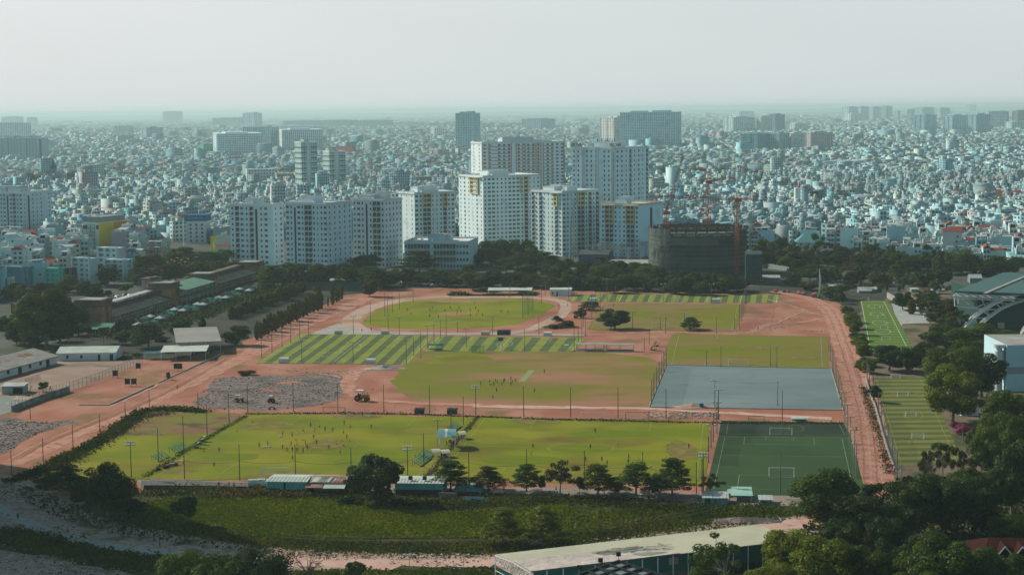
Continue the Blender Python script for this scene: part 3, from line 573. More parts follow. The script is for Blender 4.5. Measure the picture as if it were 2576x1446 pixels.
px,py=Z1(435,545); tree('small','g',px,py,30,27,'beside the basketball court'); px,py=Z1(1380,200); tree('shrub','g',px,py,26,16,'beside the white warehouse')
px,py=Z1(620,210); tree('shrub','d',px,py,20,9,'beside the white warehouse'); px,py=Z1(1250,222); tree('shrub','d',px,py,40,10,'beside the white warehouse')
# trees among the city blocks
z='among the city houses'
CT=[(75,467,75,32,'d'),(58,462,40,24,'d'),(185,461,42,32,'d'),(227,533,54,27,'d'),(322,560,26,19,'d'),(470,480,40,17,'d'),(375,580,22,22,'d'),(145,336,26,14,'d'),(180,340,30,10,'d'),(290,352,20,12,'d'),(470,332,28,12,'d'),
 (505,476,30,16,'g'),(530,478,34,19,'d'),(556,479,30,18,'g'),(582,479,30,18,'d'),(605,474,30,21,'g'),(430,480,24,14,'d'),(285,364,30,12,'d'),(2047,510,31,31,'d'),(2125,520,34,26,'d'),(2150,526,60,36,'d'),(2185,514,40,30,'d'),(2080,515,26,18,'d'),(1260,395,22,9,'d'),(910,388,30,12,'d'),(1055,335,60,10,'d'),(1857,445,34,30,'d')]
for a in CT: tree('round',a[4],a[0],a[1],a[2],a[3],z)
for i in range(19):
    x=1640+i*16.5; tree('round','dg'[i%2],x,456-(i%3)*3+(4 if i>12 else 0),34+(i*7)%11,22+(i*5)%12,'in the belt beyond the towers')

brg=random.Random(55)
for (x0,y0,x1,y1,n,z) in [(1300,728,1870,738,20,'behind the far striped pitch'),(1310,700,1640,695,10,'behind the far striped pitch'),(680,712,1290,722,22,'between the blocks and the oval'),(1890,668,2560,690,30,'in the park at right'),(1990,712,2380,722,14,'in the park at right'),(330,715,640,690,9,'around the old grandstand'),(2320,760,2400,850,7,'in the park at right'),(1190,665,1400,675,8,'between the blocks and the oval'),(10,860,210,850,6,'around the old grandstand'),(20,760,200,735,7,'around the old grandstand'),(250,722,450,668,12,'around the old grandstand'),(430,668,580,662,7,'around the old grandstand')]:
    for i in range(n):
        t=(i+.5)/n; x=x0+(x1-x0)*t+brg.uniform(-12,12); y=y0+(y1-y0)*t+brg.uniform(-7,7)
        tree(brg.choice(['round','round','round','airy','layered','big']),brg.choice('ggddgb'),x,y,brg.uniform(36,58),brg.uniform(26,46),z)
# ---------------- buildings ----------------
PAL=[(.56,.62,.62),(.60,.63,.61),(.50,.60,.62),(.44,.56,.60),(.62,.60,.54),(.40,.47,.48),(.33,.40,.41),(.38,.58,.60),(.64,.66,.65),(.55,.64,.66),(.30,.52,.56),(.60,.50,.46),(.28,.32,.33),(.46,.56,.50),(.66,.62,.50),(.20,.42,.50),(.62,.40,.40),(.22,.50,.42)]
PAL=[(r*.72,g*.97,b*1.05) for r,g,b in PAL]
PW=[12,11,10,10,9,8,8,7,11,9,5,6,7,5,7,4,3,3]
CN={0:'white',1:'off white',2:'pale blue',3:'light blue',4:'cream',5:'grey',6:'dark grey',7:'aqua',8:'bright white',9:'ice blue',10:'turquoise',11:'salmon',12:'charcoal',13:'sage green',14:'beige',15:'deep blue',16:'rose pink',17:'emerald green'}
m_glass=mat('window_glass',(.016,.026,.03),(.06,.085,.09),scale=.4,rough=.4,spec=.35,lo=.45,hi=.7)
m_frame=mat('window_frame',(.5,.56,.56))
m_white=mat('white_paint',(.60,.66,.67),(.50,.57,.59),scale=.08,detail=7,lo=.4,hi=.65)
m_wall=mat('painted_wall',(.5,.5,.5),(.30,.32,.31),scale=.14,detail=9,lo=.54,hi=.95,objcol=True)
m_roofg=mat('roof_concrete',(.22,.235,.23),(.33,.34,.33),scale=.12,detail=6)
m_tin=mat('tin_roof',(.42,.47,.48),(.27,.25,.23),scale=.2,detail=6,lo=.5,hi=.75,rough=.45,metal=.2)
m_rust=mat('rusty_tin',(.24,.12,.09),(.36,.31,.28),scale=.25,detail=6,lo=.45,hi=.6,rough=.6)
m_steel=mat('steel_tank',(.75,.78,.8),rough=.28,metal=.9)
m_tile=mat('red_tile',(.22,.05,.045),(.30,.09,.07),scale=.3)
m_black=mat('dark_opening',(.025,.03,.032),(.04,.045,.05),scale=.5)
m_iron=mat('grey_iron',(.2,.23,.23),rough=.5,metal=.4)
m_wpost=mat('white_metal',(.62,.66,.66),rough=.4)
def facade_mat(name,use_obj=False,wc=(.028,.045,.052)):
    if name in MC: return MC[name]
    m=bpy.data.materials.new(name); m.use_nodes=True; t=m.node_tree; N=t.nodes; L=t.links; b=N['Principled BSDF']; b.inputs['Roughness'].default_value=.8; b.inputs['Specular IOR Level'].default_value=.05
    uv=N.new('ShaderNodeUVMap'); sp=N.new('ShaderNodeSeparateXYZ'); L.new(uv.outputs[0],sp.inputs[0])
    def mth(op,a,b_=None,c=None):
        n=N.new('ShaderNodeMath'); n.operation=op
        for i,x in enumerate((a,b_,c)):
            if x is None: continue
            if isinstance(x,(int,float)): n.inputs[i].default_value=x
            else: L.new(x,n.inputs[i])
        return n.outputs[0]
    fu=mth('FRACT',sp.outputs[0]); fv=mth('FRACT',sp.outputs[1])
    iu=mth('FLOOR',sp.outputs[0]); iv=mth('FLOOR',sp.outputs[1])
    wn=N.new('ShaderNodeTexWhiteNoise'); wn.noise_dimensions='3D'; cb=N.new('ShaderNodeCombineXYZ'); L.new(iu,cb.inputs[0]); L.new(iv,cb.inputs[1]); L.new(cb.outputs[0],wn.inputs['Vector'])
    hw=mth('MULTIPLY_ADD',wn.outputs['Value'],.12,.22)
    wu=mth('LESS_THAN',mth('ABSOLUTE',mth('SUBTRACT',fu,.5)),hw)
    wv=mth('LESS_THAN',mth('ABSOLUTE',mth('SUBTRACT',fv,.5)),.27)
    wd=mth('MULTIPLY',wu,wv)
    if use_obj:
        oi=N.new('ShaderNodeObjectInfo'); col=oi.outputs['Color']
    else:
        at=N.new('ShaderNodeAttribute'); at.attribute_name='Col'; col=at.outputs['Color']
    geo=N.new('ShaderNodeNewGeometry'); nz=N.new('ShaderNodeTexNoise'); nz.inputs['Scale'].default_value=.07; nz.inputs['Detail'].default_value=6; L.new(geo.outputs['Position'],nz.inputs['Vector'])
    dm=N.new('ShaderNodeMixRGB'); dm.blend_type='MULTIPLY'; dm.inputs[2].default_value=(.66,.68,.66,1); L.new(col,dm.inputs[1])
    mr=N.new('ShaderNodeMapRange'); mr.inputs[1].default_value=.48; mr.inputs[2].default_value=.72; L.new(nz.outputs['Fac'],mr.inputs[0]); L.new(mr.outputs[0],dm.inputs[0])
    wcol=N.new('ShaderNodeMixRGB'); wcol.inputs[1].default_value=(*wc,1); wcol.inputs[2].default_value=(.2,.26,.27,1); L.new(mth('MULTIPLY',wn.outputs['Value'],.4),wcol.inputs[0])
    x=N.new('ShaderNodeMixRGB'); L.new(wd,x.inputs[0]); L.new(dm.outputs[0],x.inputs[1]); L.new(wcol.outputs[0],x.inputs[2])
    L.new(x.outputs[0],b.inputs['Base Color']); MC[name]=m; return m
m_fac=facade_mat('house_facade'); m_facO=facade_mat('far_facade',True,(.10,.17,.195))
# ---- vectorised box field (one mesh for the uncountable part of the city) ----
class Boxes:
    def __init__(s): s.V=[];s.C=[];s.U=[]
    def add(s,cx,cy,z0,sx,sy,h,ang,wc,rc,nu,nv,lift=None):
        n=len(cx); ca,sa=np.cos(ang),np.sin(ang)
        lx=np.array([-.5,.5,.5,-.5]); ly=np.array([-.5,-.5,.5,.5])
        X=lx[None]*sx[:,None]; Y=ly[None]*sy[:,None]
        wx=cx[:,None]+X*ca[:,None]-Y*sa[:,None]; wy=cy[:,None]+X*sa[:,None]+Y*ca[:,None]
        V=np.zeros((n,8,3)); V[:,:4,0]=wx; V[:,4:,0]=wx; V[:,:4,1]=wy; V[:,4:,1]=wy; V[:,:4,2]=z0[:,None]; V[:,4:,2]=(z0+h)[:,None]
        if lift is not None: V[:,6,2]+=lift; V[:,7,2]+=lift
        Cc=np.ones((n,5,4)); Cc[:,:4,:3]=wc[:,None,:]; Cc[:,4,:3]=rc
        U=np.zeros((n,5,4,2))
        for f,(k,) in enumerate(((0,),(1,),(0,),(1,))):
            c=nu[:,k]
            U[:,f,1,0]=c; U[:,f,2,0]=c; U[:,f,2,1]=nv*(c>0); U[:,f,3,1]=nv*(c>0)
        s.V.append(V);s.C.append(Cc);s.U.append(U)
    def build(s,name,m):
        V=np.concatenate(s.V);Cc=np.concatenate(s.C);U=np.concatenate(s.U); n=len(V)
        fi=np.array([(0,1,5,4),(1,2,6,5),(2,3,7,6),(3,0,4,7),(4,5,6,7)])
        I=(np.arange(n)*8)[:,None,None]+fi[None]
        me=bpy.data.meshes.new(name); me.vertices.add(n*8); me.vertices.foreach_set('co',V.ravel())
        me.loops.add(n*20); me.loops.foreach_set('vertex_index',I.ravel().astype(np.int32)); me.polygons.add(n*5)
        me.polygons.foreach_set('loop_start',np.arange(n*5)*4); me.polygons.foreach_set('loop_total',np.full(n*5,4))
        a=me.attributes.new('Col','FLOAT_COLOR','FACE'); a.data.foreach_set('color',Cc.ravel().astype(np.float32))
        u=me.uv_layers.new(name='UVMap'); u.data.foreach_set('uv',U.ravel().astype(np.float32))
        me.materials.append(m); me.update(); o=bpy.data.objects.new(name,me); C.objects.link(o); print(name,n); return o
# vector projection
def vproj(x,y,z):
    dx,dy,dz=x,y,z-CAMH
    d=dx*_w.x+dy*_w.y+dz*_w.z; r=dx*_r.x+dy*_r.y+dz*_r.z; u=dx*_u.x+dy*_u.y+dz*_u.z
    return CX+F*r/d, CY-F*u/d
CITY_EDGE=[(-400,770),(0,755),(70,722),(210,692),(330,672),(430,645),(520,650),(570,655),(600,606),(1000,600),(1100,600),(1660,600),(1900,628),(1960,612),(2100,622),(2300,655),(2576,672),(3000,690)]
CLEAR=[]   # pixel rectangles (x0,x1,y0,y1) of ground kept free
def city_ok(px,py):
    e=np.interp(px,[p[0] for p in CITY_EDGE],[p[1] for p in CITY_EDGE]); ok=py<e
    for (a,b_,c,d) in CLEAR: ok&=~((px>a)&(px<b_)&(py>c)&(py<d))
    return ok
CLEAR+=[(-5,130,590,625),(0,115,400,410),(1632,1945,428,456),(430,560,612,665),(340,470,555,575),(50,200,452,478),(2030,2200,500,525),(210,290,628,650),(455,530,590,635),(105,200,690,760),(180,255,675,760),(5,90,690,770),(245,345,665,740),(425,560,625,690),(355,440,600,665),(205,295,625,660),(215,255,520,533),(1745,1800,700,720)]
HN=[]  # near houses to be built one by one
rg=np.random.default_rng(11)
def grid_cells(y0,y1,dx,dy,size,jit,seed):
    # districts: each has its own street angle
    rr=np.random.default_rng(seed); out=[]
    D=size
    for gy in np.arange(y0,y1,D):
        xm=(gy+D)*.32+D
        for gx in np.arange(-xm,xm,D):
            a=rr.normal(-.10,.20) if rr.random()<.8 else rr.uniform(.4,1.0)
            n=int(D*1.45/dx); m_=int(D*1.45/dy)
            i,j=np.meshgrid(np.arange(n)-n/2,np.arange(m_)-m_/2); i=i.ravel();j=j.ravel()
            X=i*dx+ (np.floor(i/11))*9.0*(dx/6); Y=j*dy+np.floor(j/2)*dy*.16
            X=X+rr.uniform(-jit,jit,len(X))*dx; Y=Y+rr.uniform(-jit,jit,len(X))*dy
            x=gx+D/2+X*math.cos(a)-Y*math.sin(a); y=gy+D/2+X*math.sin(a)+Y*math.cos(a)
            k=(x>=gx)&(x<gx+D)&(y>=gy)&(y<gy+D)
            out.append(np.stack([x[k],y[k],np.full(k.sum(),a)],1))
    A=np.concatenate(out); px,py=vproj(A[:,0],A[:,1],0*A[:,0]); k=(px>-60)&(px<2640)&city_ok(px,py)&(A[:,1]>y0)&(A[:,1]<y1); return A[k],px[k],py[k]
pal=np.array(PAL); pw=np.array(PW)/sum(PW)
bx=Boxes()
A,px,py=grid_cells(820,2600,6.4,15.5,260,.08,3)
order=np.argsort(A[:,1]); A=A[order];px=px[order];py=py[order]
NEAR=285
# spread the individually built ones over the nearest rows on both sides
inframe=(px>3)&(px<2573)
cand=np.where(inframe)[0]
sel=cand[:NEAR]; HN=[(A[i,0],A[i,1],A[i,2],px[i],py[i]) for i in sel]
rest=np.setdiff1d(np.arange(len(A)),sel)
def fill(A,wx,dy_,hmin,hmax,seed,near):
    rr=np.random.default_rng(seed); n=len(A); k=rr.choice(len(PAL),n,p=pw); wc=pal[k]*rr.uniform(.82,1.08,(n,1))
    fl=np.clip(rr.normal(3.0 if near else 2.4,.85 if near else .6,n),1,6).round(); fl=np.where(rr.random(n)<.03,fl+2,fl); fl=np.clip(fl,hmin,hmax); mid=rr.random(n)<.0022; fl=np.where(mid,rr.integers(5,11,n),fl)
    h=fl*3.2+.4; sx=wx*rr.uniform(.75,1.15,n); sy=dy_*rr.uniform(.7,1.05,n)
    big=(rr.random(n)<.07)|mid; sx=np.where(big,sx*rr.uniform(1.8,3.6,n),sx)
    rc=np.where(rr.random((n,1))<.5,np.array([[.15,.18,.185]])*rr.uniform(.5,1.5,(n,1)),np.array([[.27,.33,.345]])*rr.uniform(.5,1.3,(n,1)))
    q=rr.random(n); rc=np.where((q<.09)[:,None],np.array([[.25,.09,.075]]),rc); rc=np.where(((q>.09)&(q<.14))[:,None],np.array([[.10,.30,.34]]),rc); rc=np.where(((q>.14)&(q<.20))[:,None],np.array([[.09,.12,.12]]),rc)
    fac=rr.random(n)<.012; sx=np.where(fac,rr.uniform(22,42,n),sx); sy=np.where(fac,rr.uniform(18,34,n),sy); h=np.where(fac,rr.uniform(7,12,n),h)
    rc=np.where((fac&(rr.random(n)<.5))[:,None],np.array([[.12,.30,.36]])*rr.uniform(.6,1.4,(n,1)),rc)
    rot=A[:,2]+np.where(rr.random(n)<.25,PI/2,0)
    nu=np.stack([np.where(rr.random(n)<.88,np.maximum(1,(sx/2.6).round()),0),np.where(rr.random(n)<.5,np.maximum(1,(sy/4).round()),0)],1)
    z0=np.zeros(n); lift=np.where(rr.random(n)<.35,rr.uniform(.4,1.8,n),0)
    bx.add(A[:,0],A[:,1],z0,sx,sy,h,rot,wc,rc,nu,fl,lift)
    # stair heads and rooftop rooms
    m_=rr.random(n)<(.7 if near else .4); e=np.where(m_)[0]; ne=len(e); off=rr.uniform(-.3,.3,ne)*sy[e]
    ox=-np.sin(rot[e])*off; oy=np.cos(rot[e])*off
    bx.add(A[e,0]+ox,A[e,1]+oy,h[e],sx[e]*rr.uniform(.4,.95,ne),sy[e]*rr.uniform(.2,.45,ne),rr.uniform(2,3.2,ne),rot[e],wc[e]*rr.uniform(.8,1.1,(ne,1)),rc[e][:, :]*rr.uniform(.7,1.3,(ne,1)),np.zeros((ne,2)),np.zeros(ne),np.where(rr.random(ne)<.4,.7,0))
    if near:
        # parapet ribs / awnings over terraces
        e=np.where(rr.random(n)<.45)[0]; ne=len(e)
        ox=np.sin(rot[e])*sy[e]*.42; oy=-np.cos(rot[e])*sy[e]*.42
        bx.add(A[e,0]+ox,A[e,1]+oy,h[e]-rr.integers(0,2,ne)*3.3+2.2,sx[e]*1.02,sy[e]*.22,np.full(ne,.12),rot[e],wc[e]*.9,np.array([[.33,.38,.39]])*rr.uniform(.4,1.3,(ne,1)),np.zeros((ne,2)),np.zeros(ne),rr.uniform(0,.5,ne))
        e=np.where(rr.random(n)<.6)[0]; ne=len(e)
        ox=rr.uniform(-.3,.3,ne)*sx[e]; oy=rr.uniform(-.35,.35,ne)*sy[e]
        c,s_=np.cos(rot[e]),np.sin(rot[e])
        bx.add(A[e,0]+ox*c-oy*s_,A[e,1]+ox*s_+oy*c,h[e]+rr.uniform(0,2.5,ne),np.full(ne,1.5),np.full(ne,1.2),np.full(ne,1.3),rot[e]+.5,np.tile([[.75,.8,.8]],(ne,1)),np.tile([[.8,.84,.84]],(ne,1)),np.zeros((ne,2)),np.zeros(ne))
fill(A[rest],6.3,15,1,8,21,True)
A2,_,_=grid_cells(2600,5200,12,22,420,.12,5); fill(A2,11.5,20,2,8,22,False)
A3,_,_=grid_cells(5200,10400,19,30,900,.12,7); fill(A3,17,24,2,7,23,False)
A4,_,_=grid_cells(10400,24000,60,90,3000,.2,9); fill(A4,48,60,2,6,24,False)
city=bx.build('city_houses',m_fac); tag(city,'dense mass of pale low rise city houses fading into the distance','city houses',None,'stuff')
# far woods and street trees, uncountable
def clumps(name,pts,m,seed,label,n_each=60,leaf=.12):
    rr=np.random.default_rng(seed); cl=[]
    for (x,y,wd,h) in pts: cl.append((x,y,h*.6,wd/2,wd/2,h*.42))
    me=leafmesh(name,cl,n_each*len(cl),1.0,m,seed); o=bpy.data.objects.new(name,me); C.objects.link(o); tag(o,label,'trees',None,'stuff'); return o
rr=np.random.default_rng(8); pts=[]
for _ in range(34):
    y=math.sqrt(rr.uniform(1300**2,5200**2)); x=rr.uniform(-.3,.3)*y; a_,b2=vproj(np.array([x]),np.array([y]),np.array([0.]))
    if city_ok(a_,b2)[0]:
        for _k in range(int(rr.integers(5,22))): pts.append((x+rr.normal()*y*.012,y+rr.normal()*22,rr.uniform(10,18),rr.uniform(12,17)))
for _ in range(1500):
    y=math.sqrt(rr.uniform(850**2,3600**2)); x=rr.uniform(-.31,.31)*y; a,b_=vproj(np.array([x]),np.array([y]),np.array([0.]))
    if city_ok(a,b_)[0]: s=rr.uniform(5,11)*(1+y/6000); pts.append((x,y,s,rr.uniform(8,14)))
me=leafmesh('street_trees',[(p[0],p[1],p[3]*.6,p[2]/2,p[2]/2,p[3]*.4) for p in pts],90000,1.9,LD,3); o=bpy.data.objects.new('street_trees',me); C.objects.link(o); tag(o,'scattered dark trees tucked between the far city houses','trees',None,'stuff')
pts=[]
for (x0,x1,yy,n_) in [(1130,2050,294,160),(0,560,331,40),(1100,1420,322,60),(1000,1160,317,30),(1960,2576,300,60),(520,620,347,10)]:
    for _ in range(n_):
        P=G(rr.uniform(x0,x1),yy+rr.uniform(-6,5)); pts.append((P.x,P.y,rr.uniform(60,140),rr.uniform(14,22)))
me=leafmesh('far_woods',[(p[0],p[1],p[3]*.5,p[2]/2,p[2]/3,p[3]*.5) for p in pts],16000,9.0,LD,4); o=bpy.data.objects.new('far_woods',me); C.objects.link(o); tag(o,'dark belts of distant trees far behind the city towers','trees',None,'stuff')
# ---- individually built near houses ----
def house_proto(fl,roof,seed):
    U=random.Random(seed).uniform; W=5.4*U(.9,1.15); D=14*U(.85,1.1); H=fl*3.3+.6
    t=thing('town_house','x','house',(0,0,0)); ALL.remove(t)
    b=MB(); b.box(-W/2,-D/2+(1.2 if fl>2 else 0),0,W/2,D/2,H,0,1)
    if fl>2:
        b.box(-W/2,-D/2,0,-W/2+.22,-D/2+1.2,H-.02); b.box(W/2-.22,-D/2,0,W/2,-D/2+1.2,H-.02)
    # parapet
    for q in ((-W/2,-D/2,-W/2+.2,D/2),(W/2-.2,-D/2,W/2,D/2),(-W/2+.2,D/2-.2,W/2-.2,D/2)): b.box(q[0],q[1],H,q[2],q[3],H+.9)
    wl=b.build('wall',[m_wall,m_roofg],t)
    fy=-D/2+(1.2 if fl>2 else 0)
    for k in range(fl):
        z=k*3.3
        if k==0:
            d=MB(); d.box(-W*.38,fy-.05,.05,W*.38,fy-.01,2.8); d.build('shop_front',m_black,t)
        else:
            for s in (-1,1):
                d=MB(); d.box(s*W*.22-.75,fy-.06,z+.7,s*W*.22+.75,fy-.01,z+2.5); f=d.build('window',m_glass,t)
            if fl>2:
                d=MB(); d.box(-W/2+.22,-D/2,z-.1,W/2-.22,fy-.02,z+.08); d.box(-W/2+.22,-D/2,z+.08,W/2-.22,-D/2+.12,z+1.0); d.build('balcony',m_wall,t).color=(.55,.6,.6,1)
    for k in range(1,fl):
        if U(0,1)<.6:
            d=MB(); y=U(-D*.3,D*.3); d.box(W/2-.01,y-.6,k*3.3+.9,W/2+.06,y+.6,k*3.3+2.2); d.build('window',m_glass,t)
    if roof==0:   # stair head + tank
        d=MB(); d.box(-W*.35,0,H,W*.1,D*.3,H+2.6); d.build('stair_head',m_wall,t).color=(.5,.55,.56,1)
    elif roof==1: # tin roof over the terrace
        d=MB(); d.add([(-W/2-.2,-D/2-.3,H+2.2),(W/2+.2,-D/2-.3,H+2.2),(W/2+.2,D*.25,H+3.0),(-W/2-.2,D*.25,H+3.0)],[(0,1,2,3)])
        d.add([(-W/2-.2,-D/2-.3,H+2.1),(W/2+.2,-D/2-.3,H+2.1),(W/2+.2,D*.25,H+2.9),(-W/2-.2,D*.25,H+2.9)],[(3,2,1,0)])
        for x in (-W/2+.1,W/2-.1):
            for y in (-D/2+.1,D*.2): d.tube((x,y,H),(x,y,H+2.3),.07,4)
        d.build('tin_canopy',m_tin,t)
    elif roof==2: # pitched
        d=MB(); z1=H+1.9
        d.add([(-W/2-.3,-D/2-.3,H+.5),(W/2+.3,-D/2-.3,H+.5),(W/2+.3,D/2+.3,H+.5),(-W/2-.3,D/2+.3,H+.5),(0,-D/2-.3,z1+.6),(0,D/2+.3,z1+.6)],[(0,4,5,3),(4,1,2,5),(0,1,4),(3,5,2)]); d.build('pitched_roof',m_rust if seed%2 else m_tile,t)
    else:         # set-back top room and awning
        d=MB(); d.box(-W/2+.2,-D*.1,H,W/2-.2,D/2-.3,H+3.0,0,1); d.build('rooftop_room',[m_wall,m_tin],t).color=(.6,.64,.62,1)
        d=MB(); d.box(-W*.3,-D*.1-.05,H+.2,W*.3,-D*.1-.01,H+2.3); d.build('terrace_door',m_black,t)
    d=MB(); x=U(-W*.25,W*.25); y=U(-.1,.35)*D; zt=H+(2.6 if roof==0 and x<W*.1 and y>0 else (3 if roof==3 else .3))
    if roof!=2:
        d.tube((x-.9,y,zt+.9),(x+.9,y,zt+.9),.62,10); d.cbox(x-.5,y,zt,.15,.9,.4); d.cbox(x+.5,y,zt,.15,.9,.4); d.build('water_tank',m_steel,t)
    remember(t); return t,(W,D,H)
RN={0:'rooftop tank',1:'tin canopy',2:'pitched roof',3:'rooftop room'}
protos={}
FN={1:'one storey',2:'two storey',3:'three storey',4:'four storey',5:'five storey',6:'six storey'}
hr=random.Random(9)
def zone_of(px):
    return 'left of the grandstand' if px<240 else 'behind the grandstand' if px<480 else 'beside the roundabout' if px<600 else 'behind the apartment blocks' if px<1640 else 'behind the netted building' if px<1930 else 'behind the park trees' if px<2250 else 'beyond the park'
used=set()
for (x,y,a,ppx,ppy) in HN:
    fl=hr.choices([2,3,4,5,6],[4,5,5,3,1])[0] if ppx<620 else hr.choices([2,3,4,5],[6,6,3,1])[0]; rf=hr.choice([0,0,1,1,2,3,3])
    k=(fl,rf)
    if k not in protos: protos[k]=house_proto(fl,rf,fl*10+rf)
    ci=hr.choices(range(len(PAL)),PW)[0]; c=PAL[ci]; v=hr.uniform(.85,1.08)
    t,_=protos[k]; rz=a+hr.choice([0,0,0,PI/2,PI/2,-PI/2])
    lab='%s %s townhouse with %s %s'%(CN[ci],FN[fl],RN[rf],zone_of(ppx))
    first=k not in used
    if first: used.add(k); o=t; o.location=(x,y,0); o.rotation_euler=(0,0,rz); o['label']=lab; ALL.append(o)
    else: o=dup(t,(x,y,0),rz,label=lab)
    o['group']='town houses '+zone_of(ppx)
    s_=hr.uniform(.9,1.25); o.scale=(s_,hr.uniform(.75,1.1),hr.uniform(.93,1.08))
    for ch in (o.children if first else [c_ for c_ in o.children]):
        if ch.name.startswith('wall'): ch.color=(c[0]*v,c[1]*v,c[2]*v,1)
# ---------------- towers ----------------
def frame_of(xC,yb,a):
    P=G(xC,yb); ca,sa=math.cos(a),math.sin(a); return P,Vector((-ca,sa)),Vector((sa,ca))
def len_to(P,d,px):
    lo,hi=0,300
    sgn=1 if proj((P.x+d.x*10,P.y+d.y*10,0))[0]>proj(P)[0] else -1
    for _ in range(40):
        m=(lo+hi)/2; q=proj((P.x+d.x*m,P.y+d.y*m,0))[0]
        if (q-px)*sgn<0: lo=m
        else: hi=m
    return lo
def win_mb(ch,fh):
    b=MB()   # local: x along wall, y outward negative (-y is out), z up from floor
    if ch=='w':
        b.box(-.62,-.03,.95,.62,-.004,2.25,1); b.box(-.75,-.1,.83,.75,-.03,.95,0); b.box(-.75,-.16,2.25,.75,-.004,2.4,0)
    elif ch=='n': b.box(-.35,-.03,.8,.35,-.004,2.2,1); b.box(-.42,-.1,2.2,.42,-.004,2.3,0)
    elif ch=='W':
        b.box(-1.1,-.03,.9,1.1,-.004,2.3,1); b.box(-.04,-.07,.9,.04,-.03,2.3,0); b.box(-1.2,-.16,2.3,1.2,-.004,2.42,0); b.box(-1.2,-.1,.8,1.2,-.004,.9,0)
    elif ch=='b':
        b.box(-1.45,-.03,.15,1.45,-.004,2.7,1); b.box(-1.55,-.95,-.12,1.55,-.004,.1,0); b.box(-1.55,-.95,.1,1.55,-.87,.5,0)
        for x in (-1.5,1.5): b.box(x-.05,-.87,.1,x+.05,-.004,1.0,0)
        b.box(-1.55,-.93,.95,1.55,-.89,1.02,0)
    elif ch=='g':
        b.box(-1.3,-.02,.5,1.3,-.004,2.6,1); b.box(-1.3,-.06,1.5,1.3,-.02,1.58,0); b.box(-.04,-.06,.5,.04,-.02,1.5,0)
    return b
WN={'w':'window','n':'window','W':'window','b':'balcony','g':'window'}
WM={}
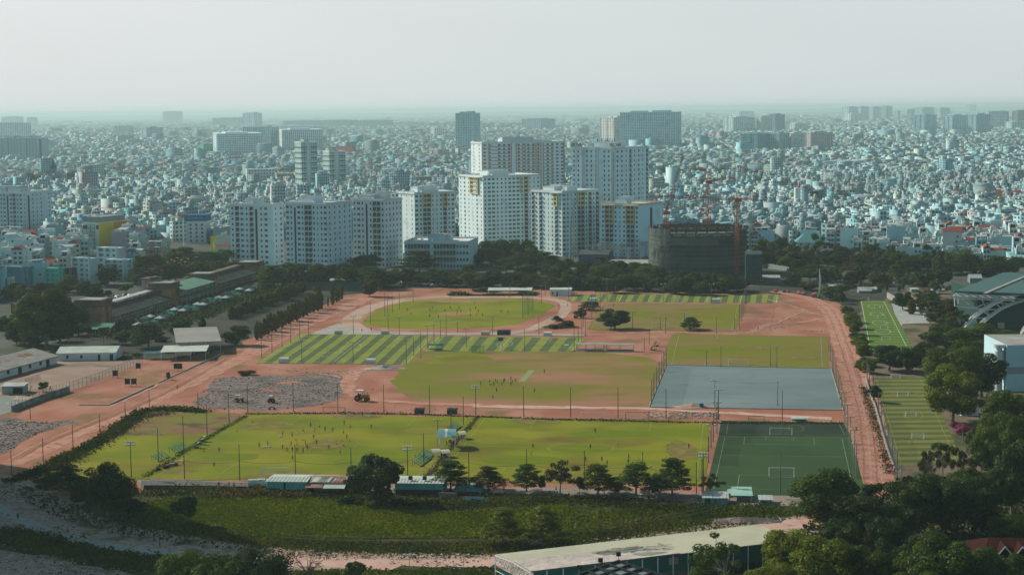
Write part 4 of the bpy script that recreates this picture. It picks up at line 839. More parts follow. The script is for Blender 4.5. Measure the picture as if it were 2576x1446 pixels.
def tower(name,label,cat,xL,xC,xR,yb,yt,a,floors,pL,pR,wallcol=(.56,.62,.64),group=None,trim=(.6,.65,.66),indiv=100,accent=None,accentcol=(.62,.45,.20),slots=True,roofbits=True,cornice=True,piers=None,crowncol=None):
    a=R(a); P,dL,dR=frame_of(xC,yb,a); LL=len_to(P,dL,xL); LR=len_to(P,dR,xR); H=top_h(P,yt); fh=H/floors
    t=thing(name,label,cat,(P.x,P.y,0),0,group)
    nL=Vector((-dL.y,dL.x)); nL=nL if nL.dot(Vector((P.x,P.y)))<0 else -nL
    nR=Vector((-dR.y,dR.x)); nR=nR if nR.dot(dL)<0 else -nR
    b=MB(); q=[Vector((0,0)),dR*LR,dR*LR+dL*LL,dL*LL]; b.prism([(v.x,v.y) for v in q],0,H,0,1)
    # floor bands and corner piers in the same mesh
    faces=[(dL,nL,LL,pL),(dR,nR,LR,pR)]
    wallm=m_wall
    wl=b.build('wall',[m_wall,m_roofg],t); wl.color=(*wallcol,1)
    wins=[]
    for (d,n_,L,pat) in faces:
        if not pat: continue
        k=len(pat); sp=L/k
        for j,ch in enumerate(pat):
            if ch in '.|': 
                if ch=='|':
                    s_=MB(); s_.obox((0,0),d,n_,(j+.28)*sp,(j+.72)*sp,.004,.03,1,H-2); o=s_.build('light_well',m_black,t)
                continue
            for f in range(floors):
                if f==0 and ch=='b': c2='W'
                else: c2=ch
                ang=math.atan2(d.y,d.x); 
                # wall-frame matrix: x=d, y=-n (so -y is outward)
                M=Matrix(((d.x,-n_.x,0,d.x*(j+.5)*sp),(d.y,-n_.y,0,d.y*(j+.5)*sp),(0,0,1,f*fh+.1),(0,0,0,1)))
                wins.append((f,c2,M,min(1,sp/3.3),fh/3.2))
    wins.sort(key=lambda w:-w[0]); rest=MB()
    for i,(f,ch,M,sx,sz) in enumerate(wins):
        S=Matrix.Diagonal((sx,1,sz,1))
        if ch not in WM: WM[ch]=win_mb(ch,3.2).mesh(WN[ch],[m_frame,m_glass])
        if i<indiv:
            o=bpy.data.objects.new(WN[ch],WM[ch]); C.objects.link(o); o.parent=t; o.matrix_local=M@S
        else: rest.join(win_mb(ch,3.2),M@S)
    if len(wins)>indiv: o=rest.build('window',[m_frame,m_glass],t); o['kind']='stuff'
    if cornice:
        c=MB(); c.prism([((v+(-dL-dR)*.5+ (dR if i in(1,2) else Vector((0,0)))*1.0+(dL if i in(2,3) else Vector((0,0)))*1.0).x,(v+(-dL-dR)*.5+(dR if i in(1,2) else Vector((0,0)))*1.0+(dL if i in(2,3) else Vector((0,0)))*1.0).y) for i,v in enumerate(q)],H,H+.5,0)
        e=.25
        for (p0,p1) in ((q[0],q[1]),(q[1],q[2]),(q[2],q[3]),(q[3],q[0])):
            dd=(p1-p0); L=dd.length; dd.normalize(); nn=Vector((-dd.y,dd.x)); c.obox(p0,dd,nn,0.02,L-.02,-.12,.12,H+.5,H+1.5)
        o=c.build('cornice',[m_wall,m_roofg],t); o.color=(*(crowncol or trim),1)
    if roofbits:
        rr=random.Random(int(xC)); 
        for k in range(rr.choice([2,3,3])):
            s_=MB(); u0=rr.uniform(.1,.55)*LL; v0=rr.uniform(.1,.5)*LR; u1=u0+rr.uniform(.2,.38)*LL; v1=v0+rr.uniform(.25,.4)*LR; hh=rr.uniform(2.5,5)
            s_.obox((0,0),dL,dR,u0,u1,v0,v1,H+.5,H+.5+hh+k*.013,0,1); s_.obox((0,0),dL,dR,u0-.3,u1+.3,v0-.3,v1+.3,H+.5+hh+.02+k*.013,H+.8+hh+k*.013,0,1)
            o=s_.build('roof_house',[m_wall,m_roofg],t); o.color=(*[x*.9 for x in wallcol],1)
        for k in range(3):
            s_=MB(); u=rr.uniform(.1,.9)*LL; v=rr.uniform(.05,.3)*LR; p=dL*u+dR*v; s_.tube((p.x,p.y,H+.5),(p.x,p.y,H+2.3),.8,10); s_.tube((p.x,p.y,H+2.3),(p.x,p.y,H+2.7),.8,10,r2=.2); s_.build('water_tank',m_steel,t)
        s_=MB(); p=dL*(.5*LL)+dR*(.4*LR); s_.tube((p.x,p.y,H+.5),(p.x,p.y,H+8),.08,4); s_.build('antenna',m_iron,t)
    if accent:
        for (face,j,k,f0) in accent:
            d,n_,L,pat=faces[face]; sp=L/len(pat); s_=MB(); z0=f0*fh
            s_.obox((0,0),d,n_,(j+.02)*sp,(j+.2)*sp,.02,1.15,z0,H-.3); s_.obox((0,0),d,n_,(j+k-.2)*sp,(j+k-.02)*sp,.02,1.15,z0,H-.3)
            for f in range(f0,floors): s_.obox((0,0),d,n_,(j+.2)*sp,(j+k-.2)*sp,.97,1.1,f*fh+.15,f*fh+1.0)
            o=s_.build('accent_bay',m_wall,t); o.color=(*accentcol,1)
            s_=MB(); s_.obox((0,0),d,n_,(j-.6)*sp,(j+k+.6)*sp,.6,2.2,H-.28,H+.1); o=s_.build('canopy_slab',m_wall,t); o.color=(.58,.52,.42,1)
    if piers:
        s_=MB()
        for face,js,wd,col in piers:
            d,n_,L,pat=faces[face]; sp=L/len(pat)
            for j in js: s_.obox((0,0),d,n_,j*sp-wd/2,j*sp+wd/2,.01,.5,0,H+.2)
        o=s_.build('pier',m_wall,t); o.color=(*piers[0][3],1)
    return t,(P,dL,dR,LL,LR,H,nL,nR)
BL=(0.57,0.73,0.79); g1='white apartment blocks in the middle row'
tower('apartment_block','pale blue weathered apartment block, leftmost of the middle row',"apartment block",582,690,716,668,519,24,11,'.Ww|bwWbw','wW',BL,g1)
tower('apartment_block','broad pale blue apartment block with a side wing, second of the middle row',"apartment block",722,826,888,691,516,27,13,'WwnwbbwW|wW','wwwww',(0.57,0.74,0.81),g1)
tower('apartment_block','grey white apartment block with dark light well, third of the middle row',"apartment block",890,970,1014,674,506,30,12,'wbbw|wWw','wwwww',(0.64,0.72,0.76),g1)
tower('apartment_block','white apartment block with ochre bays behind the blue school',"apartment block",1005,1045,1146,640,489,58,13,'wnw','WwbbnnwbwW',(0.66,0.78,0.80),g1,accent=[(1,2,2,10),(1,7,1,10)])
tower('apartment_block','tall white apartment block in the centre with ochre bay, behind the trees',"apartment block",1156,1217,1360,625,447,62,17,'wWnwWw','wWWwwwWWWwbnnw',(0.66,0.80,0.83),g1,accent=[(0,1,2,13),(1,9,2,13)])
tower('apartment_block','white apartment block with pale yellow bays beside the green mast',"apartment block",1337,1415,1508,645,486,50,14,'wbwnnbwb','Wwnwbbwbwb',(0.65,0.80,0.83),g1,accent=[(0,1,1,11),(1,4,2,11)],accentcol=(.62,.58,.25))
tower('apartment_block','low white apartment block with orange bays and blank blue side wall',"apartment block",1512,1608,1668,648,518,33,11,'wbbwnwbbw','..|..',(0.55,0.78,0.88),g1,accent=[(0,1,2,7),(0,6,2,7)],accentcol=(.62,.36,.18),trim=(.6,.55,.45))
t8,f8=tower('residential_tower','bluish white pair tower with rooftop lettering at right of centre',"residential tower",1440,1560,1633,605,376,34,19,'w|ww.www.ww','WwbwWwb',(0.66,0.81,0.87),'white towers behind the middle row')
t9,f9=tower('residential_tower','brown and white slab tower with dark window bands behind the middle row',"residential tower",1187,1215,1421,560,362,70,22,'WW','WW.WWW.WWWWW.WWWW',(0.66,0.75,0.79),'white towers behind the middle row',slots=False)
# brown facade strips of the slab tower
P,dL,dR,LL,LR,H,nL,nR=f9
for k,(u0,u1) in enumerate(((.08,.35),(.41,.49),(.52,.65),(.67,.71),(.74,.85))):
    s_=MB(); fh=H/22
    for f in range(22): s_.obox((0,0),dR,nR,LR*u0,LR*u1,.005,.22,f*fh-.02,f*fh+.85); 
    for u in (u0,u1): s_.obox((0,0),dR,nR,LR*u-.5,LR*u+.5,.004,.24,0,H)
    o=s_.build('brown_cladding',m_wall,t9); o.color=(.46,.30,.25,1)
s_=MB(); s_.obox((0,0),dR,nR,LR-1.2,LR+.3,-.2,.3,0,H+1); s_.obox((0,0),dL,nL,-.4,.9,-.2,.3,0,H+1); o=s_.build('corner_pier',m_wall,t9); o.color=(.46,.25,.18,1)
# projecting white shafts of the twin tower
P,dL,dR,LL,LR,H,nL,nR=f8
for k,(fc,u) in enumerate(((0,.24),(0,.52),(0,.86))):
    s_=MB()
    for i in range(3): s_.obox((0,0),dL,nL,LL*(1-u)-1.6+i*1.25,LL*(1-u)-1.0+i*1.25,.01,.7,0,H+2)
    o=s_.build('white_shaft',m_wall,t8); o.color=(.68,.74,.76,1)
tg='green banded towers left of centre'; GR=(.22,.40,.38)
def banded(label,xL,xC,xR,yb,yt,a,fl):
    t,f=tower('banded_tower',label,'residential tower',xL,xC,xR,yb,yt,a,fl,'WwW','wWnWwWW',(.40,.52,.52),tg,indiv=60)
    P,dL,dR,LL,LR,H,nL,nR=f; fh=H/fl; s_=MB()
    for i in range(fl):
        if i%2==0:
            for (u0,u1) in ((0,.3),(.62,1)): s_.obox((0,0),dR,nR,LR*u0-.1,LR*u1+.1,.01,.35,i*fh+.1,i*fh+fh*.55)
            s_.obox((0,0),dL,nL,-.1,LL,.01,.35,i*fh+.1,i*fh+fh*.55)
    o=s_.build('green_band',m_wall,t); o.color=(.06,.17,.155,1)
    s_=MB(); s_.obox((0,0),dR,nR,LR*.36,LR*.52,.01,.6,0,H+2); o=s_.build('white_shaft',m_wall,t); o.color=(.5,.58,.6,1)
banded('taller green and white banded tower with stepped top',744,760,800,493,360,66,20)
banded('shorter green and white banded tower, right of its twin',814,830,871,480,383,66,16)
tower('apartment_block','large pale blue apartment block cut by the left picture edge','apartment block',-30,60,132,605,487,28,11,'WwbW|WwwnwW','n|wnw.w',(.44,.58,.64))
tower('residential_tower','wide hazy blue slab tower at the far left edge','residential tower',-20,96,124,408,348,18,15,'WWWb.WWWWb.WWWb','|.',(.30,.44,.50),indiv=40)
tower('school_building','blue and white four storey school with gallery walkways','school',1018,1180,1203,678,612,8,4,'WWWWbbbbbbb.bbbbbbbW','...',(.44,.64,.70),roofbits=True)
# far towers: wall with window pattern in its paint, plus crown
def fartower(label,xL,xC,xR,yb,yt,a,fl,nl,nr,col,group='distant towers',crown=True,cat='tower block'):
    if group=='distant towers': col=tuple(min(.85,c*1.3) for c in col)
    a=R(a); P,dL,dR=frame_of(xC,yb,a); LL=len_to(P,dL,xL); LR=len_to(P,dR,xR); H=top_h(P,yt)
    t=thing('tower_block',label,cat,(P.x,P.y,0),0,group)
    q=[Vector((0,0)),dR*LR,dR*LR+dL*LL,dL*LL]
    # bays: push alternate bays out for relief
    b=MB(); b.prism([(v.x,v.y) for v in q],0,H,0); o=b.build('wall',m_facO,t); o.color=(*col,1)
    me=o.data; u=me.uv_layers.new(name='UVMap'); 
    for pl in me.polygons:
        nz=pl.normal
        if abs(nz.z)>.5: continue
        along= nl if abs(nz.x*dL.x+nz.y*dL.y)<.5 else nr
        vs=[me.vertices[me.loops[l].vertex_index].co for l in pl.loop_indices]; base=vs[0]
        dd=(Vector((vs[1].x-vs[0].x,vs[1].y-vs[0].y)))
        for l,v in zip(pl.loop_indices,vs):
            tt=(Vector((v.x-base.x,v.y-base.y)).dot(dd)/max(dd.length_squared,1e-6)); u.data[l].uv=(tt*along,v.z/H*fl)
    s_=MB()
    for (d,L,k,n_) in ((dL,LL,nl,None),(dR,LR,nr,None)):
        if k<1 or (k<3 and min(LL,LR)<3): continue
        nn=Vector((-d.y,d.x)); other=dR if d is dL else dL
        if nn.dot(other)>0: nn=-nn
        for j in range(0,k+1,3):
            x=min(max(L*j/k,.6),L-.6); s_.obox((0,0),d,nn,x-.5,x+.5,.01,1.2,0,H+.6)
    o=s_.build('pier',m_wall,t); o.color=(*[min(1,c*1.12) for c in col],1)
    if crown:
        s_=MB(); s_.obox((0,0),dL,dR,LL*.15,LL*.45,LR*.2,LR*.7,H,H*1.04+2); s_.obox((0,0),dL,dR,LL*.58,LL*.85,LR*.2,LR*.7,H,H*1.03+2)
        s_.obox((0,0),dL,dR,-.5,LL+.5,-.5,LR+.5,H+.01,H+1.3); o=s_.build('roof_house',m_wall,t); o.color=(*[c*.9 for c in col],1)
    return t
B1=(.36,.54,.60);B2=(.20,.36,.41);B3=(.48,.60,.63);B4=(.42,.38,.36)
FT=[('hazy tower behind the wide slab at the far left',-20,60,80,353,310,20,16,14,4,B1),('pale far slab with flat top at the left edge',5,45,60,320,294,30,14,8,3,B1),('small pale far slab right of the left edge slab',68,84,95,322,296,30,14,6,3,B1),
('white block with red roof in the left distance',288,322,337,349,318,30,11,9,5,B3),('blue grey block with vertical stripes in the left distance',355,370,411,353,322,60,12,4,9,B2),('lone pale tower block standing on the left horizon',410,448,460,311,281,20,20,10,4,B1),
('low far slab row left of the unfinished tower',535,600,640,318,297,15,9,16,6,B2),('unfinished far tower with open top floors',612,640,660,325,285,40,14,6,5,B1),
('broad blue grey apartment slab with many windows',537,548,661,399,338,78,13,2,26,B3),('tall pale tower behind the broad blue grey slab',612,680,703,386,320,25,18,14,5,B3),('striped slab with dark vertical bays behind the banded towers',704,712,812,386,328,80,15,2,20,B3),
('long far white block behind the striped slab',706,800,815,335,317,10,5,20,3,B3),('first stretch of the long dark far slab row',712,780,806,320,304,12,9,14,5,B2),('middle stretch of the long dark far slab row',800,880,900,321,303,12,9,16,5,B2),('last stretch of the long dark far slab row',900,975,990,321,303,12,10,16,3,B2),
('tall slender blue glass tower behind the centre',1147,1190,1209,386,286,22,24,10,5,(.30,.48,.52)),('row of narrow blue far towers right of the slender tower',1314,1360,1396,330,300,40,16,9,8,B2),
('cream tower with arched gables right of centre',1510,1545,1612,368,297,62,18,6,14,(.48,.47,.44)),('long high tower slab behind the cream tower',1560,1700,1713,377,283,8,24,30,3,B1),('pale tower in front of the long high slab',1612,1680,1692,377,314,12,17,14,3,B1),
('white and green tower at right of centre',1820,1845,1899,337,296,60,14,5,11,(.42,.56,.54)),('orange trimmed tower right of the green one',1904,1915,1942,336,294,60,14,3,7,(.46,.50,.48)),('dark glass tower beside the orange trimmed one',1934,1950,1974,334,289,50,16,5,6,(.13,.24,.29)),
('dark blue left wing of the long tower cluster',1862,1905,1935,387,338,40,14,7,5,(.15,.33,.38)),('blue middle wing of the long tower cluster',1932,1960,1985,386,337,45,14,5,5,(.25,.43,.48)),('pale striped wing of the long tower cluster',1978,1992,2025,385,337,60,14,3,8,(.52,.54,.53)),('brown striped right wing of the long tower cluster',2022,2040,2094,382,335,65,14,4,11,(.40,.38,.37)),
('white low block beyond the tower cluster',1983,2000,2031,333,312,60,6,3,6,B3),('pale tower at the left of the far right cluster',2118,2135,2160,305,270,60,18,3,7,B1),('second pale tower of the far right cluster',2150,2165,2186,304,269,60,18,3,6,B1),('third tower of the far right cluster',2182,2196,2215,302,270,55,18,3,6,B1),('blue tower at the right of the far right cluster',2212,2228,2245,300,268,50,18,3,5,B2),('front slab of the far right cluster',2122,2140,2170,307,286,65,10,3,9,B3),
('narrow blue tower right of the far cluster',2249,2258,2265,301,279,50,12,3,3,B1),('dark blue far tower left of the right edge group',2282,2292,2300,303,276,45,15,4,4,B2),('pale crowned pair at the right edge group',2298,2320,2350,302,271,50,17,6,7,B1),('second tower of the crowned pair',2350,2365,2390,300,272,55,15,4,6,B1),
('ribbed grey tower with balconies at right',2297,2325,2356,341,290,45,17,7,7,B1),('ribbed twin tower, left one near the right edge',2373,2395,2432,341,291,50,17,6,8,B1),('ribbed twin tower, right one near the right edge',2432,2455,2490,341,289,50,17,6,8,B1),
('wide white hospital slab at the right edge',2487,2530,2545,326,281,18,12,16,4,B3),('dark brown block behind the hospital slab',2546,2560,2590,322,280,50,12,3,6,(.20,.26,.27)),('white block with dark glass front at the right edge',2528,2545,2600,330,307,62,6,3,8,B3),('small pale tower on the right horizon',2428,2440,2456,283,264,50,12,4,4,B1),
('bright white tower far behind the towers right of centre',1715,1725,1740,291,285,60,6,3,3,B3),('pale pair far behind right of centre',1762,1775,1788,297,284,55,8,4,4,B3),('long pale far slab behind the green tower',1842,1860,1898,300,281,60,10,5,10,B3),
('white block left of the slender blue tower',1083,1093,1118,343,322,55,6,3,5,(.62,.66,.64)),('beige low block beside the slender tower',1075,1100,1130,402,378,50,5,6,6,(.46,.40,.34)),('small white block below the far dark row',1297,1302,1310,332,317,50,6,2,3,B3)]
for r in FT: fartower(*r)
# mid-distance special blocks
def block(label,xL,xC,xR,yb,yt,a,fl,nl,nr,col,cat='building',group=None,crown=False): return fartower(label,xL,xC,xR,yb,yt,a,fl,nl,nr,col,group or 'larger city buildings',crown,cat)
SB=[('white office block with green roof left of the banded towers',618,625,692,480,426,72,7,2,9,(.56,.66,.70),'office block'),('beige block with red roof left of the banded towers',693,700,746,478,437,75,5,2,8,(.42,.38,.33),'office block'),
('grey green plain hall in the city centre',1003,1010,1093,482,446,75,2,1,0,(.20,.28,.26),'hall'),('pale blue block with gallery windows behind the middle row',900,925,975,508,476,62,4,0,7,(.46,.62,.68),'building'),
('long low white block with blue windows left of centre',462,470,690,505,487,84,2,2,26,(.44,.60,.64),'building'),('blue striped glass annex below the taller banded tower',756,762,796,497,464,70,5,2,6,(.12,.32,.34),'building'),
('black and white commercial cube at right',2077,2148,2175,428,405,30,4,0,0,(.55,.64,.66),'building'),('pink gable house at right in the city',2246,2255,2284,487,464,60,3,0,0,(.55,.16,.22),'house'),('pink block behind the green netted building',1745,1750,1776,552,528,65,3,0,3,(.66,.26,.34),'house'),
('mint green block behind the red crane mast',1779,1785,1850,548,517,70,4,1,5,(.26,.56,.54),'building'),('white rectangular block among houses at right',2287,2292,2368,566,531,80,3,0,4,(.56,.66,.72),'building'),('turquoise apartment house beyond the park',2208,2214,2248,552,512,65,6,2,4,(.12,.40,.45),'apartment house'),
('brown apartment house beyond the park',2180,2187,2212,548,505,60,6,2,4,(.25,.17,.15),'apartment house'),('cream blank walled house beyond the park',2013,2060,2080,585,549,28,4,0,3,(.62,.54,.46),'house'),('white villa with balconies beyond the park',1967,1975,2016,556,528,70,3,2,5,(.56,.62,.64),'house'),
('bright green wall house in the left distance',505,512,536,397,362,60,6,0,3,(.08,.45,.28),'building'),('white factory block in the right city',2350,2358,2420,520,505,70,2,1,6,(.52,.58,.6),'building'),('white block with balcony grid right of centre',1900,1915,2025,592,566,80,3,2,12,(.52,.62,.66),'building'),
('grey block with green roof right of centre',1889,1895,1950,575,562,80,2,2,6,(.34,.44,.46),'building'),('white apartment house among the right city',2270,2280,2335,450,422,60,3,3,7,(.56,.6,.58),'building'),('white square block in the right middle distance',1955,1962,1992,497,478,60,3,2,3,(.5,.6,.62),'building'),
('blue flat block in the right middle distance',2195,2205,2260,505,487,60,4,2,5,(.40,.50,.62),'building'),('white tall house in the right middle distance',2183,2196,2226,505,466,45,6,3,2,(.50,.62,.68),'house'),('wide white block near the right edge',2290,2300,2365,535,508,70,3,2,5,(.48,.62,.68),'building')]
for r in SB: block(*r[:11],cat=r[11])
# ---------------- helpers for built things ----------------
def Pl(px,py,Y):
    d=ray(px,py); t=Y/d.y; return Vector((d.x*t,Y,CAMH+d.z*t))
def dirn(a,b): v=Vector((b[0]-a[0],b[1]-a[1])); return v.normalized(),v.length
def wallpart(b,name,m,t,col=None):
    o=b.build(name,m,t)
    if col: o.color=(*col,1)
    return o
m_teal=mat('teal_sheet',(.10,.34,.33),(.16,.42,.42),scale=.3,detail=6,stretch=(3,3,.3))
m_tealD=mat('dark_teal_sheet',(.01,.12,.105),(.02,.15,.13),scale=.3)
m_corr=mat('pale_corrugated',(.5,.56,.52),(.4,.47,.44),scale=.25,detail=6,rough=.5,metal=.1)
m_brick=mat('old_brick',(.38,.16,.085),(.46,.25,.14),scale=.25,detail=7,col3=(.10,.09,.05),scale3=.12,lo3=.5,hi3=.65)
m_capst=mat('dark_capstone',(.10,.065,.05),(.17,.12,.09),scale=.2,detail=6)
m_seat=mat('terrace_steps',(.045,.06,.058),(.10,.10,.095),scale=.2,detail=6,lo=.45,hi=.6)
m_cream=mat('cream_wall',(.40,.32,.25),(.28,.2,.15),scale=.2,detail=6)
m_orange=mat('crane_orange',(.42,.085,.03),(.30,.06,.03),scale=.4)
m_netA=mat('dust_net_grey',(.11,.145,.135),(.16,.195,.18),scale=.06,detail=8,lo=.4,hi=.62,col3=(.05,.085,.085),scale3=.3,lo3=.55,hi3=.66)
m_netB=mat('dust_net_dark',(.012,.042,.044),(.025,.06,.06),scale=.08,detail=7,lo=.4,hi=.62)
m_netC=mat('dust_net_mid',(.035,.075,.068),(.055,.10,.09),scale=.08,detail=7)
m_scaf=mat('scaffold_steel',(.16,.16,.14),(.1,.08,.06),scale=.5)
m_arenag=mat('arena_green',(.02,.055,.052),(.028,.068,.062),scale=.05)
m_arenar=mat('arena_roof',(.035,.10,.105),(.045,.12,.12),scale=.04,rough=.5)
# ---- corrugated gable or lean-to shed facing the camera ----
def shed(nm,label,cat,xl,xr,yb,ywt,yrt,depth,wm,rm,yaw=None,over=.3,ridge=.5,openf=False,door=None,ribs=True,group=None,posts=False,low=False):
    P=G(xl,yb); yaw=Y0 if yaw is None else yaw; d=Vector((math.cos(yaw),math.sin(yaw))); n=Vector((-d.y,d.x)); L=len_to(P,d,xr)
    hw=top_h(P,ywt); t=thing(nm,label,cat,(P.x,P.y,0),yaw,group)
    Q=(P.x+n.x*depth*ridge,P.y+n.y*depth*ridge); hr=max(top_h(Q,yrt),hw+.3)
    hb=hw if ridge<.99 else hr
    if not posts:
        b=MB(); b.add([(0,0,0),(L,0,0),(L,depth,0),(0,depth,0),(0,0,hw),(L,0,hw),(L,depth,hb),(0,depth,hb)],[(0,1,5,4),(1,2,6,5),(2,3,7,6),(3,0,4,7)])
        if ridge<.99: b.add([(0,0,hw),(0,depth,hw),(0,depth*ridge,hr),(L,0,hw),(L,depth,hw),(L,depth*ridge,hr)],[(1,0,2),(3,4,5)])
        if ribs:
            k=int(L/1.2)
            for i in range(k): x=(i+.5)*L/k; b.box(x-.06,-.07,0,x+.06,-.003,hw-.02)
        wallpart(b,'wall',wm,t)
    else:
        for i in range(max(2,int(L/5)+1)):
            x=L*i/(max(2,int(L/5)+1)-1); x=min(max(x,.1),L-.1)
            for y,h in ((.1,hw),(depth-.1,hb)):
                b=MB(); b.tube((x,y,0),(x,y,h),.09,5); wallpart(b,'post',m_wpost,t)
    b=MB(); o=over; th=.12
    def slab(a,c):
        (y0,z0),(y1,z1)=a,c; b.add([(-o,y0,z0),(L+o,y0,z0),(L+o,y1,z1),(-o,y1,z1),(-o,y0,z0+th),(L+o,y0,z0+th),(L+o,y1,z1+th),(-o,y1,z1+th)],[(0,3,2,1),(4,5,6,7),(0,1,5,4),(1,2,6,5),(2,3,7,6),(3,0,4,7)])
    if ridge<.99: slab((-o,hw),(depth*ridge,hr)); slab((depth*ridge+.002,hr),(depth+o,hw))
    else: slab((-o,hw),(depth+o,hr))
    if ribs:
        k=int(L/.9)
        for i in range(k):
            x=(i+.5)*L/k; dr=depth*ridge
            b.add([(x-.08,-o,hw+th+.004),(x+.08,-o,hw+th+.004),(x+.08,dr,hr+th+.004),(x-.08,dr,hr+th+.004),(x,-o,hw+th+.1),(x,dr,hr+th+.1)],[(0,4,5,3),(4,1,2,5),(0,1,4)])
    wallpart(b,'roof',rm,t)
    if door:
        for (u0,u1,z0,z1,nm2) in door:
            b=MB(); b.box(L*u0,-.12,z0,L*u1,-.075,min(z1,hw-.15)); wallpart(b,nm2,m_black if nm2!='window' else m_glass,t)
    if low:
        for u in (.3,.6): b=MB(); b.cbox(L*u,depth*.25,hw+.6,1.0,.9,.9); wallpart(b,'roof_vent',m_black,t)
    return t,L,hw,hr
shed('tin_shed','teal walled shed with ribbed pale roof beside the big tree','shed',673,771,1240,1211,1199,9,m_teal,m_corr,door=[(.42,.47,0,3.0,'door'),(.06,.25,0,1.4,'opening')])
t,L,hw,hr=shed('tin_shed','rusty patched tin shed joined to the teal shed','shed',772,880,1240,1214,1198,10,mat('rust_wall',(.2,.2,.16),(.11,.08,.06),scale=.3),m_rust,door=[(.08,.16,0,2.6,'door'),(.9,.98,0,2.4,'door')])
b=MB(); b.add([(L*.42,-2.8,hw*.72),(L*.92,-2.8,hw*.72),(L*.92,-.1,hw*.95),(L*.42,-.1,hw*.95)],[(0,1,2,3)]); b.add([(L*.42,-2.8,hw*.70),(L*.92,-2.8,hw*.70),(L*.92,-.1,hw*.93),(L*.42,-.1,hw*.93)],[(3,2,1,0)]); wallpart(b,'awning',m_corr,t)
b=MB(); b.add([(L*.0,-2.6,hw*.74),(L*.40,-2.6,hw*.74),(L*.40,-.1,hw*.97),(0,-.1,hw*.97)],[(0,1,2,3)]); wallpart(b,'awning',mat('red_tin',(.22,.07,.06),(.3,.22,.2),scale=.3),t)
for u in (.1,.24,.3): b=MB(); b.add([(L*u,-.1,hw+.3),(L*u+2.6,-.1,hw+.3),(L*u+3.0,3.8,hw+.3+(hr-hw)*.8),(L*u+.4,3.8,hw+.3+(hr-hw)*.8)],[(0,1,2,3)]); wallpart(b,'roof_patch',m_corr,t)
shed('tin_shed','small pale tin shed left of the teal shed','shed',636,672,1228,1218,1208,7,m_teal,m_tin)
shed('tin_shed','long teal shed with ribbed white roof right of the big tree','shed',994,1114,1245,1215,1203,9,m_teal,m_corr,door=[(.02,.98,0,1.6,'opening')],low=True)
shed('awning_shelter','low teal awning on posts between two pitch side trees','shelter',1143,1209,1243,1234,1224,8,m_teal,m_teal,posts=True,ridge=1,ribs=False)
shed('container_hut','teal container hut with flat ribbed roof at lower right','hut',1769,1831,1270,1252,1242,6,m_teal,m_tin,ridge=1,door=[(.08,.3,.3,1.8,'window')])
shed('open_shelter','open shelter with pale teal pitched roof at lower right','shelter',1834,1891,1262,1246,1226,9,m_teal,mat('shelter_roof',(.30,.48,.42),(.2,.42,.40),scale=.1),posts=True,ridge=1,ribs=False)
shed('container_hut','small teal hut with ribbed roof right of the open shelter','hut',1911,1942,1269,1257,1251,4,m_teal,m_tin,ridge=1,door=[(.1,.3,.8,1.6,'window')])
shed('warehouse','long white warehouse with pale green roof and brown gable end','warehouse',143,291,908,889,872,15,m_white,m_corr,yaw=.03,ridge=.55,ribs=False,door=[(.16,.20,1,2.4,'window'),(.4,.44,1,2.4,'window'),(.70,.74,0,2.5,'door'),(.9,.96,0,2.6,'door')])
shed('hut','flat roofed white hut at the basketball court','hut',5,60,992,972,966,7,mat('hut_wall',(.3,.4,.42),(.25,.33,.35),scale=.2),m_tin,yaw=.05,ridge=1,ribs=False,door=[(.5,.95,.2,2.4,'opening')])
shed('canopy','white metal canopy over the archery benches','canopy',405,518,908,886,871,18,m_white,m_corr,yaw=.10,ridge=1,posts=True,ribs=False)
shed('canopy','wide grey canopy on white posts behind the archery canopy','canopy',445,556,893,862,826,34,m_white,mat('grey_canopy',(.24,.24,.23),(.3,.3,.29),scale=.1),yaw=.22,ridge=1,posts=True,ribs=False)
shed('canopy','narrow blue awning left of the archery canopy','canopy',362,436,905,890,885,5,m_white,mat('navy_awning',(.03,.10,.13),(.04,.13,.16),scale=.2),yaw=.05,ridge=1,posts=True,ribs=False)
shed('canopy','sagging green tarpaulin roof in front of the first brick tower','canopy',204,276,840,829,814,14,m_white,mat('green_tarp',(.06,.17,.13),(.09,.22,.17),scale=.3),yaw=.05,ridge=1,posts=True,ribs=False)
shed('shed','white hut with green edged roof at the north end of the oval','hut',1384,1437,745,729,724,8,m_white,m_corr,yaw=-.05,ridge=1,ribs=False,door=[(.08,.16,1.2,2.3,'window'),(.3,.36,0,2.4,'door'),(.5,.6,3.2,3.8,'window')])
shed('canopy','long white shelter on thin posts behind the oval','shelter',1228,1337,742,731,724,9,m_white,m_corr,yaw=-.04,ridge=1,posts=True,ribs=False)
shed('depot','grey roofed depot with green fence at the foot of the blocks','depot',714,826,707,690,683,22,mat('olive_wall',(.14,.15,.12),(.2,.2,.17),scale=.2),mat('depot_roof',(.10,.13,.12),(.14,.17,.16),scale=.1),yaw=-.05,ribs=False)
shed('shed','small blue grey shed roof among the mid trees','shed',1010,1060,712,702,695,12,m_white,m_tin,yaw=.1,ribs=False)
shed('shed','dark long shed below the middle trees','shed',830,905,716,706,700,14,mat('grey_wall',(.14,.15,.14),(.2,.2,.19),scale=.2),m_tin,yaw=-.03,ribs=False)
shed('electric_building','deep blue substation building behind the trees','building',1456,1530,670,640,628,18,mat('deep_blue_wall',(.02,.09,.16),(.03,.12,.19),scale=.2),mat('dark_flat_roof',(.06,.07,.07),(.1,.1,.1),scale=.2),yaw=-.25,ribs=False,door=[(.1,.25,3,4.6,'window'),(.35,.5,3,4.6,'window'),(.6,.72,1,2.6,'window')])
shed('substation_hall','low grey hall with cluttered flat roof beside the netted building','building',1531,1643,684,664,655,30,mat('stained_grey',(.22,.24,.22),(.15,.16,.14),scale=.2,detail=6),m_roofg,yaw=-.05,ribs=False)
